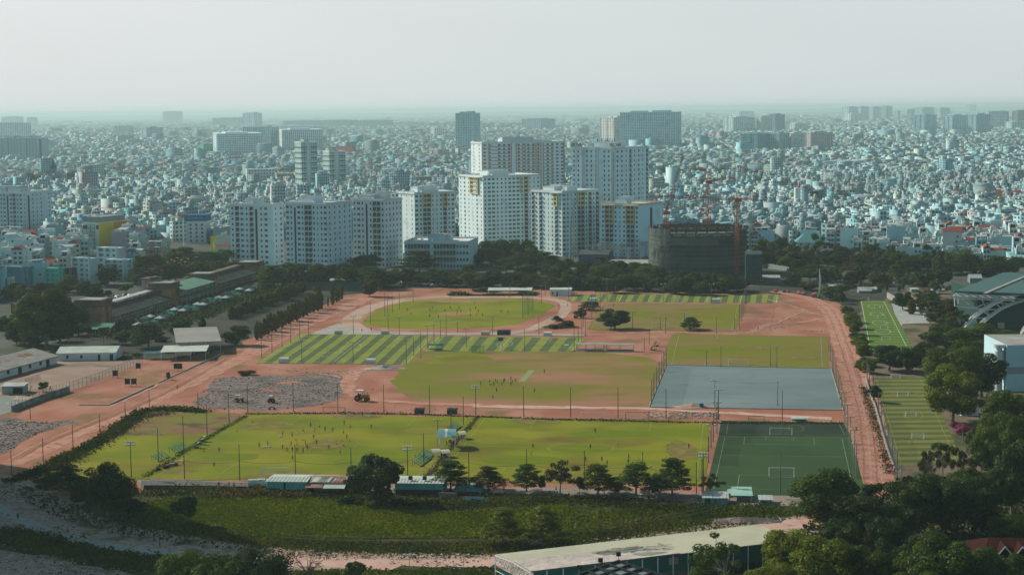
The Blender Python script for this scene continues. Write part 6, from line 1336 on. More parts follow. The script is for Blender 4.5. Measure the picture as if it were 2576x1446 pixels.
tarp('torn_panel',[(.275,.12),(.36,.02),(.44,.03),(.475,.14),(.47,.36),(.38,.42),(.30,.40)],.24,mat('panel_green',(.20,.28,.22),(.26,.32,.26),scale=.3))
tarp('torn_panel',[(.40,.62),(.46,.60),(.50,.72),(.52,.82),(.46,.86),(.42,.84)],.24,MC['panel_green'])
b=MB()
for (p,q_) in [((.29,.25),(.47,.2)),((.3,.14),(.31,.4)),((.34,.1),(.35,.41)),((.385,.03),(.39,.41)),((.43,.03),(.435,.38))]: b.tube(slope(*p,.3),slope(*q_,.3),.09,4)
wallpart(b,'purlin',mat('pinkish_steel',(.3,.16,.14)),mh_)
b=MB()
for i in range(30):
    u=random.Random(i).uniform(.27,.55); w_=random.Random(i+50).uniform(0,1); e=.012
    p=slope(u,w_*.5,.25); b.tube(p,(p[0]+random.Random(i+9).uniform(1,3),p[1]+.6,p[2]+.05),.12,4,r2=.03)
wallpart(b,'tarp_fold',mt,mh_)
b=MB(); dn,L=dirn(NL,NR); nn=Vector((dn.y,-dn.x)); nn=nn if nn.y<0 else -nn
b.obox((0,0),dn,-nn,1,L,.8,1.0,2.4,he-.2); wallpart(b,'teal_wall',m_tealD,mh_)
b=MB(); b.obox((0,0),dn,-nn,L*.33,L,1.2,1.4,0,2.39); wallpart(b,'lower_wall',m_black,mh_)
b=MB()
for i in range(46): b.obox((0,0),dn,-nn,L*.36+i*.42,L*.36+i*.42+.2,.7,.85,.4,2.6)
wallpart(b,'slat_screen',mat('wood_slats',(.24,.2,.15),(.3,.26,.2),scale=.4),mh_)
b=MB(); b.obox((0,0),dn,-nn,L*.52,L*.555,.72,.79,he-2.4,he-.8); wallpart(b,'window',m_cream,mh_)
b=MB()
for i in range(18):
    u=i/17
    for (p,q_) in ((NL,NR),(FL,FR)): x=p.lerp(q_,u); b.tube(v(x,0),v(x,he-.1),.14,5)
wallpart(b,'column',m_wpost,mh_)
b=MB(); 
for (p,q_) in ((NL,RL),(RL,FL)):
    for j in range(6):
        a_=p.lerp(q_,j/6); c_=p.lerp(q_,(j+1)/6); lo=he-1.6; b.tube(v(a_,a_.z-.2),v(c_,c_.z-.2),.13,4); b.tube(v(a_,lo),v(c_,c_.z-.2),.1,4); b.tube(v(a_,a_.z-.2),v(c_,lo),.1,4)
b.tube(v(NL,he-1.6),v(FL,he-1.6),.13,4); b.tube(v(NL,3),v(FL,3),.1,4)
wallpart(b,'gable_truss',m_wpost,mh_)
b=MB(); b.add([v(FL.lerp(NL,.1),1.0),v(FL.lerp(NL,.55),1.0),v(FL.lerp(NL,.55),4),v(FL.lerp(NL,.1),4)],[(0,1,2,3),(3,2,1,0)]); wallpart(b,'banner',m_tealD,mh_)
# dark framed glass roof in front of the hall
zg=15.0
ps=[G(1425,1458,zg-1.2),G(1556,1413,zg),G(1700,1462,zg-1.2),G(1560,1520,zg-2)]; o0=Vector((ps[3].x,ps[3].y,0)); t=thing('glass_roof_frame','dark steel framed glass roof with floodlights at the bottom edge','roof structure',tuple(o0))
q=lambda p,dz=0:(p.x-o0.x,p.y-o0.y,p.z+dz)
def B4(u,w_): a=ps[1].lerp(ps[2],u); c=ps[0].lerp(ps[3],u); return a.lerp(c,w_)
b=MB(); b.add([q(B4(0,0)),q(B4(0,1)),q(B4(1,1)),q(B4(1,0))],[(0,1,2,3)]); wallpart(b,'glass_panels',mat('roof_glass',(.20,.26,.27),(.13,.18,.19),scale=.3,rough=.3),t)
b=MB()
for k in range(6): b.tube(q(B4(k/5,0),.2),q(B4(k/5,1),.2),.34,4); b.tube(q(B4(0,k/5),.25),q(B4(1,k/5),.25),.34,4)
wallpart(b,'steel_frame',m_black,t)
b=MB()
for u in ((0,0),(1,0),(0,1),(1,1)): p=B4(*u); b.tube(q(p,-.1),(p.x-o0.x,p.y-o0.y,0),.25,6)
wallpart(b,'column',m_black,t)
for u in ((0,0),(0,.35),(0,.75)):
    p=B4(*u); b=MB(); b.tube(q(p,.2),q(p,1.2),.06,4); b.cbox(p.x-o0.x,p.y-o0.y,p.z+1.2,.9,.5,.8); wallpart(b,'floodlight',m_black,t)

# neighbouring slab tower standing left of the view; its shadow falls over the lower left ground
A_=Vector((-128,492)); dA2=Vector((.62,-.785)).normalized(); nA2=Vector((dA2.y,-dA2.x)); sh_=Vector((SD.x,SD.y)).normalized()*(80/math.tan(SUN_EL)); O_=A_+sh_
t=thing('tower_block','tall slab tower beyond the left picture edge casting shade on the rubble','tower block',(O_.x,O_.y,0)); b=MB(); b.obox((0,0),dA2,nA2 if nA2.x<0 else -nA2,0,118,0,62,0,80,0,1); o=b.build('wall',[m_wall,m_roofg],t); o.color=(.5,.55,.56,1)
b=MB()
for k in range(24): b.obox((0,0),dA2,nA2 if nA2.x<0 else -nA2,2,116,-.9,-.02,3+k*3.2,4.0+k*3.2)
wallpart(b,'balcony_band',m_white,t)
# ---------------- poles, nets, goals ----------------
m_pole=mat('pole_concrete',(.17,.18,.165),(.11,.12,.11),scale=.4)
m_poleD=mat('pole_dark',(.055,.075,.07),(.08,.09,.08),scale=.4)
m_lamp=mat('lamp_glass',(.6,.64,.64),rough=.3)
PW_={}
def pole(pt,ytop,zone,lamp=0,r=.13,dark=False):
    P=G(*pt); h=top_h(P,ytop); k=(round(h),lamp,dark)
    t=thing('floodlight_pole' if lamp else 'pitch_pole',('floodlight pole %s' if lamp else 'tall thin pole %s')%zone,'pole',(P.x,P.y,0),0,('floodlight poles ' if lamp else 'poles ')+zone)
    b=MB(); b.tube((0,0,0),(0,0,h),r*1.15,6,r2=r*.75); wallpart(b,'shaft',m_poleD if dark else m_pole,t)
    if lamp:
        b=MB(); b.tube((-1.1,0,h*.985),(1.1,0,h*.985),.07,4); wallpart(b,'cross_arm',m_pole,t)
        n=4 if lamp==2 else 2
        for i in range(n):
            x=-1.1+2.2*i/(n-1); b=MB(); b.tube((x,-.25,h+.05),(x,.15,h+.25),.34,8,r2=.16); wallpart(b,'lamp_head',m_lamp,t)
        if lamp==2:
            for i in range(4): x=-1.1+2.2*i/3; b=MB(); b.tube((x,-.25,h-.85),(x,.15,h-.65),.34,8,r2=.16); wallpart(b,'lamp_head',m_lamp,t)
    else:
        b=MB(); b.cbox(0,0,h-.02,.3,.3,.12); wallpart(b,'cap',m_poleD,t)
    return (P,h)
za='beside the left red road'
for x,b_,t_ in [(1503,690,530),(1262,815,660),(1005,955,775),(735,1100,880),(435,1240,1015),(306,820,680),(118,1385,1140)]: pole(Z1(x,b_),Z1(0,t_)[1],za,dark=True)
zb='around the near pitches'
PB=[Z1(1993,705),530]
for x,b_,t_ in [(1993,705,555),(2306,860,550),(2494,760,468),(2085,985,665),(1848,1120,790),(1594,1255,915)]: pole(Z1(x,b_),Z1(0,t_)[1],'on the west pitch sideline',dark=True)
pole(Z5(1322,275),Z1(0,1050)[1],'at the small left pitch',2,dark=True)
near=[]
for x,b5,t1 in [(1858,300,1080),(2413,308,1080)]: near.append(pole(Z5(x,b5),Z1(0,t1)[1],'on the near touchline',dark=True))
for x,b5,t5 in [(715,225,20),(692,225,50),(600,240,98),(487,330,173)]: pole(Z5(x,b5),Z5(0,t5)[1],'at the small left pitch',dark=True,r=.1)
for x,b_,t_,l in [(377,745,460,0),(825,760,470,0),(1287,765,475,0),(1748,770,482,0),(2212,775,490,2),(2088,880,597,0),(1963,935,705,1),(1833,1110,830,1)]: pole(Z2(x,b_),Z2(0,t_)[1],'between the cricket field and the near pitches',l,dark=True)
for x,b6,t2,l in [(1690,180,965,0),(1527,280,1098,2),(960,300,1108,0),(400,300,1085,0),(2143,300,1115,0)]: near.append(pole(Z6(x,b6),Z2(0,t2)[1],'on the near touchline',l,dark=True))
for x,b7,t3,l in [(148,330,1125,0),(730,320,1140,0),(1316,320,1158,0),(1855,440,1258,0),(1925,420,1165,2),(1912,420,1225,0)]: near.append(pole(Z7(x,b7),Z3(0,t3)[1],'on the near touchline',l,dark=True))
for x,b_,t_,l in [(118,795,492,0),(590,803,502,0),(1067,810,505,0),(1550,815,520,0)]: pole(Z3(x,b_),Z3(0,t_)[1],'between the cricket field and the near pitches',l,dark=True)
cw=[]
for x,b_,t_ in [(1403,672,425),(1427,600,360),(1455,535,300),(1480,470,245),(1507,410,190),(1528,350,138),(1551,295,85)]: cw.append(pole(Z3(x,b_),Z3(0,t_)[1],'along the left side of the blue court',r=.16))
for x,b_,t_,l in [(1958,282,135,0),(2102,300,90,0),(2040,700,435,1)]: pole(Z3(x,b_),Z3(0,t_)[1],'around the blue court',l)
dw=[]
for x,b_,t_,l in [(2078,830,525,1),(2062,965,650,1),(2025,1050,750,1),(2003,1110,880,1),(1977,1260,1010,0)]: dw.append(pole(Z3(x,b_),Z3(0,t_)[1],'along the left side of the dark pitch',l,dark=True))
for x,b_,t_ in [(25,290,100),(88,308,92),(97,690,445),(142,975,535)]: pole(Z4(x,b_),Z4(0,t_)[1],'around the blue court')
ce=[]
for x,b_,t_,l in [(612,120,0,0),(630,240,60,0),(648,320,110,0),(660,380,165,0),(675,440,215,0),(690,500,275,0),(708,565,340,0),(722,635,395,0),(740,705,460,0),(772,850,548,1),(798,990,672,1),(828,1130,795,1)]: ce.append(pole(Z4(x,b_),Z4(0,t_)[1],'on the left edge of the red road',l))
for x,b8,t4,l in [(870,145,925,1),(888,280,1068,1),(903,290,1215,0)]: ce.append(pole(Z8(x,b8),Z4(0,t4)[1],'on the left edge of the red road',l))
pole(Z8(124,440),Z4(0,1188)[1],'at the near end of the dark pitch')
me_=[]
for x,b_,t_ in [(997,410,210),(1020,485,280),(1058,480,372),(1078,530,455),(1112,755,545),(1140,885,648),(1175,1000,757),(1210,1130,880)]: me_.append(pole(Z4(x,b_),Z4(0,t_)[1],'along the mown pitch fence'))
for x,b8,q8_ in [(1252,122,-131),(1298,275,10),(1345,345,150)]: me_.append(pole(Z8(x,b8),Z8(0,q8_)[1],'along the mown pitch fence'))
for x,b_,t_ in [(1832,790,730),(1890,1020,880),(1960,1090,885),(2022,1190,1010)]: pole(Z4(x,b_),Z4(0,t_)[1],'on the far side of the mown pitch')
ov=[]
for x,b_,t_ in [(103,1140,905),(155,1110,870),(203,1065,790)]: ov.append(pole(Q3(x,b_),Q3(0,t_)[1],'around the oval'))
for x,b_,t_ in [(283,1000,790),(320,920,775)]: pole(Q3(x,b_),Q3(0,t_)[1],'around the oval')
for x,b_,t_,l in [(545,975,780,0),(628,860,735,0),(917,985,775,0),(998,980,810,0),(850,1055,840,0),(1065,880,740,0),(1457,985,810,1),(1507,860,745,0),(1922,985,810,1),(1950,900,760,0)]: pole(Q3(x,b_),Q3(0,t_)[1],'along the far striped pitch',l)
ne=[]
for x,b_,t_ in [(2190,1250,1010),(2215,1170,940),(2228,1120,890),(2245,1080,850),(2257,1010,790)]: ne.append(pole(Q3(x,b_),Q3(0,t_)[1],'on the right of the north pitch',r=.16))
for x,b_,t_,l in [(2390,995,815,0),(2400,905,740,0),(685,1225,985,0),(768,1130,910,0),(808,1100,880,0),(1163,1238,1080,1),(1430,1250,1135,0),(1660,1245,1090,1),(1970,1290,1130,0),(2145,1250,1115,0),(1482,1285,1130,0)]: pole(Q3(x,b_),Q3(0,t_)[1],'around the north pitch',l)
for x,b_,t_,l in [(260,1300,1130,1),(123,1452,1245,0),(600,1455,1225,0),(640,1370,1210,0),(673,1365,1170,0),(710,1315,1105,0),(1275,1450,1330,0),(1323,1390,1260,0)]: pole(Q3(x,b_),Q3(0,t_)[1],'at the right striped pitch',l)
for x,b_,t_ in [(55,1520,1305),(155,1470,1262),(252,1420,1190),(336,1380,1185),(421,1335,1140),(507,1290,1075)]: pole(Q2(x,b_),Q2(0,t_)[1],'on the left of the striped pitch')
for x,b_,t_,l in [(1243,1125,895,0),(1315,1090,855,0),(1384,1055,800,0),(1515,990,785,0),(1104,1200,965,0),(1275,1290,905,0),(940,1300,1120,1),(1382,1300,1130,1),(1834,1305,1095,0),(1943,1280,1175,0),(2281,1305,1130,1),(1870,940,805,0),(2450,940,800,0)]: pole(Q2(x,b_),Q2(0,t_)[1],'around the oval',l)
for x,b_,t_,l in [(1654,1440,1210,1),(1717,1410,1200,1),(1779,1340,1160,0),(1590,1525,1285,0),(1521,1500,1325,0)]: pole(Q2(x,b_),Q2(0,t_)[1],'between the two striped pitches',l)
for x,b2,tq,l in [(2115,95,1240,1),(1513,268,1350,1),(978,262,1370,1),(463,252,1360,1)]: pole(Z2(x,b2),Q2(0,tq)[1],'along the near edge of the striped pitches',l)
for x,b6,t6 in [(1545,190,0),(1822,190,0),(2092,195,0)]: pole((644+x/4,1131.4+1250/4),1131.4+1058/4,'by the pale dirt road at the bottom',1,r=.07)
for i in range(12):
    px,py=Q1(1330+i*92,1230-i*42); pole((px,py),py-26,'in the grandstand yard',0,r=.1)
for i in range(16):
    px,py=Z6(-300+i*180,935 if i<9 else 935); P=G(px,1131.4+ (925+ (0 if i<2 else 10)+ (8 if i>5 else 0))/4); 
# nets between posts
m_net=mat('green_net',(.05,.22,.17),alpha=.22); m_netg=mat('grey_net',(.16,.2,.18),alpha=.16)
def net(seq,label,m_,f=.92,col=None):
    for i in range(len(seq)-1):
        (a,ha),(c,hc)=seq[i],seq[i+1]; o0=a; t=thing('safety_net',label,'net',(a.x,a.y,0),0,label)
        b=MB(); d=c-a; h=min(ha,hc)*f; n=6; vs=[]
        for k in range(n+1):
            u=k/n; sag=.5*math.sin(PI*u); vs+=[(d.x*u,d.y*u,.1),(d.x*u,d.y*u,h-sag)]
        b.add(vs,[(2*k,2*k+2,2*k+3,2*k+1) for k in range(n)]); wallpart(b,'mesh',m_,t)
        b=MB(); 
        for k in range(n): b.tube(vs[2*k+1],vs[2*k+3],.035,3,cap=False)
        wallpart(b,'rope',m_poleD,t)
net(cw,'thin net along the left side of the blue court',m_netg); net(dw,'green net along the left side of the dark pitch',m_net); net(ce,'grey net along the left edge of the red road',m_netg); net(me_,'sagging net along the mown pitch fence',m_netg,.8); net(ov,'green net on the right of the oval',m_net); net(ne,'thin net on the right of the north pitch',m_netg)
def cable(p,q,h1,h2,sag,label):
    t=MB(); n=10; L=(q-p)
    pts=[(L.x*u/n,L.y*u/n,h1+(h2-h1)*u/n-4*sag*(u/n)*(1-u/n)) for u in range(n+1)]
    for i in range(n): t.tube(pts[i],pts[i+1],.045,3,cap=False)
    o=t.build('sagging_cable',m_poleD); o.location=(p.x,p.y,0); tag(o,label,'cable','cables strung between the poles')
near.sort(key=lambda a:a[0].x)
for i in range(len(near)-1):
    if (near[i+1][0]-near[i][0]).length>12: cable(near[i][0],near[i+1][0],near[i][1]*.55,near[i+1][1]*.55,.7,'dark cable sagging between poles on the near touchline')
m_gw=mat('goal_white',(.68,.7,.68)); m_gd=mat('goal_dark',(.12,.13,.12)); m_gnet=mat('goal_net',(.5,.52,.5),alpha=.12)
def goal(p0,p1,zone,h=None,dark=False,depth=1.8,up=1):
    a=G(*p0); W=(p1[0]-p0[0])/ppm(a); h=h or max(1.6,min(2.6,W*.34)); t=thing('football_goal',('dark' if dark else 'white')+' football goal '+zone,'goal',(a.x,a.y,.1),Y0*.9)
    m_=m_gd if dark else m_gw
    for x in (0,W): b=MB(); b.tube((x,0,0),(x,0,h),.085,6); wallpart(b,'post',m_,t)
    b=MB(); b.tube((-.08,0,h),(W+.08,0,h),.085,6); wallpart(b,'crossbar',m_,t)
    b=MB(); s=depth*up
    for x in (0,W): b.tube((x,0,h),(x,s*.5,h),.04,4); b.tube((x,s*.5,h),(x,s,0),.04,4); b.tube((x,0,.03),(x,s,.03),.04,4)
    b.tube((0,s,.03),(W,s,.03),.04,4); wallpart(b,'net_frame',m_,t)
    b=MB(); b.add([(0,s*.5,h),(W,s*.5,h),(W,s,0),(0,s,0),(0,0,h),(W,0,h),(0,0,0),(W,0,0)],[(0,1,2,3),(4,5,1,0),(4,0,3,6),(5,7,2,1)]); wallpart(b,'net',m_gnet,t)
goal(Z2(915,793),Z2(1140,793),'at the far end of the west pitch'); goal(Z6(65,265),Z6(328,265),'behind the teal shed on the west pitch',up=-1); goal(Z2(675,778),Z2(898,778),'just left of the west pitch far goal',dark=True)
goal(Z3(698,835),Z3(932,835),'at the far end of the east pitch'); goal(Z3(1143,830),Z3(1376,830),'on the far right of the east pitch',dark=True); goal(Z1(1432,980),Z1(1603,980),'at the far end of the small left pitch')
goal(Z5(735,225),Z5(825,225),'at the near end of the small left pitch'); goal(Z3(2178,287),Z3(2372,287),'at the near end of the upper east pitch'); goal(Z2(637,255),Z2(822,255),'on the left striped pitch')
goal(Q3(1352,1240),Q3(1508,1240),'at the near end of the north pitch'); goal(Q3(1515,995),Q3(1655,995),'at the far end of the north pitch'); goal(Q3(2150,1298),Q3(2315,1298),'at the far end of the upper east pitch')
goal(Q2(2060,993),Q2(2203,993),'at the far end of the oval pitch'); goal(Q2(1705,1205),Q2(1865,1205),'at the near end of the oval pitch'); goal(Z4(20,985),Z4(240,985),'on the dark turf pitch, the far one'); goal(Z8(10,262),Z8(258,262),'on the dark turf pitch, the near one',up=-1)
for i,(x0,x1,y) in enumerate([(1240,1330,415),(1305,1410,595),(1388,1492,795),(1448,1568,1022)]): goal(Z4(x0,y),Z4(x1,y),'on the lower mown pitch')
goal(Z8(1575,140),Z8(1692,140),'on the lower mown pitch')
for (x0,x1,y) in [(910,970,968),(1030,1105,1045),(1062,1130,1145),(1085,1155,1245),(1098,1175,1355)]: goal(Q4(x0,y),Q4(x1,y),'on the upper mown pitch')
goal(Z5(1520,378),Z5(1765,378),'standing on the asphalt, left one'); goal(Z5(1775,380),Z5(2020,380),'standing on the asphalt, right one'); goal(Q3(445,960),Q3(535,965),'by the white hut north of the oval')
goal(Z3(2378,830),Z3(2535,830),'low one behind the dark turf pitch',dark=True,h=1.2); 
# ---------------- shelters, dugouts, bleachers ----------------
def dugout(px,yb,w_,hpx,label,shell,yaw=0,tilt=1):
    P=G(px,yb); s=ppm(P); W=w_/s; H=max(1.9,min(hpx/s,3.2)); t=thing('dugout',label,'dugout',(P.x,P.y,0),Y0+yaw); n=8; b=MB(); D=1.9
    pr=[(D*(1-math.cos(PI/2*i/n))-D*.2,H*math.sin(PI/2*i/n)) for i in range(n+1)]
    if tilt<0: pr=[(-y,z) for y,z in pr]
    vs=[(0,y,z) for y,z in pr]+[(W,y,z) for y,z in pr]; vs+=[(0,y*.94,z*.97) for y,z in pr]+[(W,y*.94,z*.97) for y,z in pr]; m_=n+1
    b.add(vs,[(i,m_+i,m_+i+1,i+1) for i in range(n)]+[(2*m_+i,2*m_+i+1,3*m_+i+1,3*m_+i) for i in range(n)]); wallpart(b,'shell',shell,t)
    b=MB(); y0=D*.4*tilt; b.box(.2,min(y0,y0+.45*tilt),.4,W-.2,max(y0,y0+.45*tilt),.5)
    for x in (.3,W-.3): b.box(x-.05,min(y0,y0+.4*tilt),0,x+.05,max(y0,y0+.4*tilt),.4)
    wallpart(b,'bench',m_tealD,t)
    b=MB()
    for x in (0,W): 
        for y,z in ((pr[-1]),): b.tube((x,y,0),(x,y,z),.05,4)
    wallpart(b,'frame',m_gd,t)
m_cwh=mat('dugout_shell',(.58,.62,.6),(.48,.52,.5),scale=.5); m_dsh=mat('dark_shell',(.03,.045,.045),(.05,.06,.06),scale=.5); m_tan=mat('tan_shell',(.42,.37,.27),(.5,.45,.36),scale=.4)
for a in [(Z2(230,258),24,14,'white curved dugout on the near edge of the striped pitch, left one',m_cwh),(Z2(1105,264),24,13,'white curved dugout on the near edge of the striped pitch, right one',m_cwh),(Q2(757,1296),20,11,'tan dugout on the pale verge left of the oval',m_tan),(Q2(1207,1296),20,11,'tan dugout on the pale verge below the oval',m_tan),(Q2(2170,1302),22,9,'tan dugout on the verge, right of the oval pole',m_tan),(Q2(2325,1302),34,13,'long dark dugout on the verge at the oval',m_dsh),(Q3(303,1312),21,11,'grey dugout at the right end of the verge',m_cwh),
          (Q3(750,984),18,11,'white dugout on the far striped pitch, left one',m_cwh),(Q3(1930,995),20,12,'white dugout on the far striped pitch, right one',m_cwh),(Z2(1595,766),25,14,'dark dugout behind the west pitch, left one',m_dsh),(Z2(1922,768),26,13,'dark dugout behind the west pitch, right one',m_dsh)]:
    dugout(a[0][0],a[0][1],a[1],a[2],a[3],a[4])
for i,(x,y) in enumerate([(1948,1115),(1985,1080),(2010,1050)]): px,py=Z1(x,y); dugout(px,py,12,12,'red and white curved dugout on the west sideline',m_cwh,yaw=1.3,tilt=-1)
for i,(x,y) in enumerate([(1400,130),(1432,90)]): px,py=Z3(x,y); dugout(px,py,12,14,'tan tipped dugout left of the upper east pitch',m_tan,yaw=1.2,tilt=-1)
def stand_shelter(p0,p1,hpx,label,roofm,depth=2.4):
    a=G(*p0); s=ppm(a); W=(p1[0]-p0[0])/s; H=hpx/s; t=thing('bench_shelter',label,'shelter',(a.x,a.y,0),Y0)
    b=MB(); n=6; pr=[(-.2+(depth+.4)*i/n,H-.5+.5*math.sin(PI*i/n)) for i in range(n+1)]
    vs=[(-.2,y,z) for y,z in pr]+[(W+.2,y,z) for y,z in pr]; b.add(vs,[(i,n+1+i,n+2+i,i+1) for i in range(n)]); b.add([(v_[0],v_[1],v_[2]-.08) for v_ in vs],[(i+1,n+2+i,n+1+i,i) for i in range(n)]); wallpart(b,'roof',roofm,t)
    k=max(2,int(W/4)+1)
    for i in range(k):
        x=.2+(W-.4)*i/(k-1)
        for y in (.1,depth-.1): b=MB(); b.tube((x,y,0),(x,y,H-.4),.07,5); wallpart(b,'post',m_pole,t)
    b=MB(); b.box(0,0,0,W,depth,.25); wallpart(b,'platform',m_conc,t)
    b=MB(); b.box(.4,depth*.55,.7,W-.4,depth*.75,.78); b.box(.4,depth*.6,.251,W-.4,depth*.64,.7); wallpart(b,'bench',m_iron,t)
m_shr=mat('shelter_grey',(.33,.42,.44),(.28,.36,.38),scale=.3)
stand_shelter(Z3(645,137),Z3(930,137),20,'long grey roofed bench shelter, left one of the pair by the cricket field',m_shr); stand_shelter(Z3(945,140),Z3(1228,140),20,'long grey roofed bench shelter, right one of the pair by the cricket field',m_shr)
stand_shelter(Z2(1728,132),Z2(1878,135),17,'dark green roofed shelter between the two striped pitches',m_tealD); stand_shelter(Z4(237,852),Z4(397,856),13,'low white roofed shelter behind the small dark pitch',m_cwh)
P=G(*Z2(2172,158)); s=ppm(P); t=thing('ball_cage','green mesh cage on the dirt below the right striped pitch','cage',(P.x,P.y,0),Y0); W=30/s; H=17/s; b=MB()
for x in (0,W*.33,W*.66,W):
    for y in (0,2.2): b.tube((x,y,0),(x,y,H),.07,4)
for z in (0.05,H): b.tube((0,0,z),(W,0,z),.07,4); b.tube((0,2.2,z),(W,2.2,z),.07,4); b.tube((0,0,z),(0,2.2,z),.07,4); b.tube((W,0,z),(W,2.2,z),.07,4)
wallpart(b,'frame',mat('green_frame',(.03,.25,.16)),t); b=MB(); b.add([(0,0,0),(W,0,0),(W,0,H),(0,0,H),(0,2.2,H),(W,2.2,H)],[(0,1,2,3),(3,2,5,4)]); wallpart(b,'mesh',m_net,t)
for (pt,tp,lab) in ((Z2(2462,122),0,'white scaffold chair with black box top at the striped pitch'),(Z3(547,133),60,'small white scaffold chair at the right striped pitch')):
    P=G(*pt); h=top_h(P,Z2(0,tp)[1]); t=thing('umpire_chair',lab,'high chair',(P.x,P.y,0),Y0); b=MB()
    for x in (-.9,.9):
        for y in (-.8,.8): b.tube((x,y,0),(x*.8,y*.8,h*.8),.06,4)
    for z in (.3,.55): b.tube((-.9,-.8,h*z),(.9,-.8,h*(z+.1)),.05,4); b.tube((-.9,.8,h*z),(.9,.8,h*z),.05,4)
    wallpart(b,'frame',m_wpost,t); b=MB(); b.cbox(0,0,h*.78,1.9,1.6,h*.22 if tp==0 else .2); wallpart(b,'seat_box',m_dsh if tp==0 else m_wpost,t)
m_tb=mat('bleacher_teal',(.02,.20,.22),(.03,.26,.27),scale=.5)
def bleacher(p0,p1,label,rows=4):
    a=G(*p0); c=G(*p1); d,L=dirn(a,c); t=thing('bleachers',label,'bleachers',(a.x,a.y,0),math.atan2(d.y,d.x))
    for i in range(rows): b=MB(); b.box(0,.75*i,.4*i+.4,L,.75*i+.32,.4*i+.47); wallpart(b,'bench_row',m_tb,t)
    b=MB(); k=max(2,int(L/2)+1)
    for i in range(k): x=.1+(L-.2)*i/(k-1); b.tube((x,0,0.1),(x,.75*rows,.4*rows+.3),.06,4); b.tube((x,.75*rows-.3,0),(x,.75*rows-.3,.4*rows),.06,4)
    wallpart(b,'frame',m_tb,t)
bleacher(Z1(1785,1165),Z1(1905,1110),'teal bleachers on the west sideline beside the curved dugouts'); bleacher(Z5(1615,120),Z5(1712,70),'teal bleachers left of the training gear')
bleacher(Z2(2010,945),Z2(2075,895),'teal bleachers above the blue roofed stand'); bleacher(Z6(1665,172),Z6(1770,90),'teal bleachers in front of the small canopies, near one'); bleacher(Z6(1735,110),Z6(1790,55),'teal bleachers in front of the small canopies, far one')
# blue roofed stand and small canopies between the near pitches
def canopy(px,yb,w_,d_,hpx,label,m_,yaw,strip=False,nx=1.0):
    P=G(px,yb); s=ppm(P); W=w_/s; H=hpx/s; t=thing('spectator_canopy',label,'canopy',(P.x,P.y,0),yaw); n=8; D=d_
    b=MB(); vs=[]
    for i in range(n+1):
        y=-D/2+D*i/n; z=H+.9*math.sin(PI*i/n)*(D/5)
        vs+=[(-W/2,y,z),(W/2,y,z),(-W/2,y,z-.09),(W/2,y,z-.09)]
    for i in range(n):
        a=4*i; b.add([],[]); b.f+=[tuple(len(b.v)*0+k for k in (a,a+1,a+5,a+4))]; b.m.append(0); b.f+=[(a+2,a+6,a+7,a+3),(a,a+4,a+6,a+2),(a+1,a+3,a+7,a+5)]; b.m+=[0]*3
    b.v=[tuple(x) for x in vs]; wallpart(b,'roof',m_,t)
    if strip:
        b=MB(); vs=[]
        for i in range(n+1): y=-D/2+D*i/n; z=H+.9*math.sin(PI*i/n)*(D/5)+.05; vs+=[(-W*.1,y,z),(W*.04,y,z)]
        b.add(vs,[(2*i,2*i+1,2*i+3,2*i+2) for i in range(n)]); wallpart(b,'roof_strip',m_cwh,t)
    for x in (-W/2+.3,W/2-.3):
        for y in (-D/2+.3,D/2-.3): b=MB(); b.tube((x,y,0),(x,y,H),.09,5); wallpart(b,'post',m_wpost,t)
    if W>6:
        for i in range(5): b=MB(); b.box(-W*.4,-1.5+i*.7,.4+i*.38,W*.4,-1.2+i*.7,.48+i*.38); wallpart(b,'bench_row',mat('red_bench',(.2,.06,.08)),t)
px,py=Z2(1925,1105); canopy(px,py,46,9,33,'wide blue roofed spectator stand between the two near pitches',mat('blue_canopy',(.14,.30,.37),(.18,.35,.42),scale=.3),1.15*0+.0,True)
for (x,y,w_,lab) in [(2068,1020,19,'small cream canopy right of the blue roofed stand'),(1805,1200,22,'small cream canopy below the blue roofed stand, left one'),(1900,1205,22,'small cream canopy below the blue roofed stand, right one')]: px,py=Z2(x,y); canopy(px,py,w_,4,14,lab,mat('cream_canopy',(.58,.55,.45),(.5,.48,.4),scale=.3),.3)
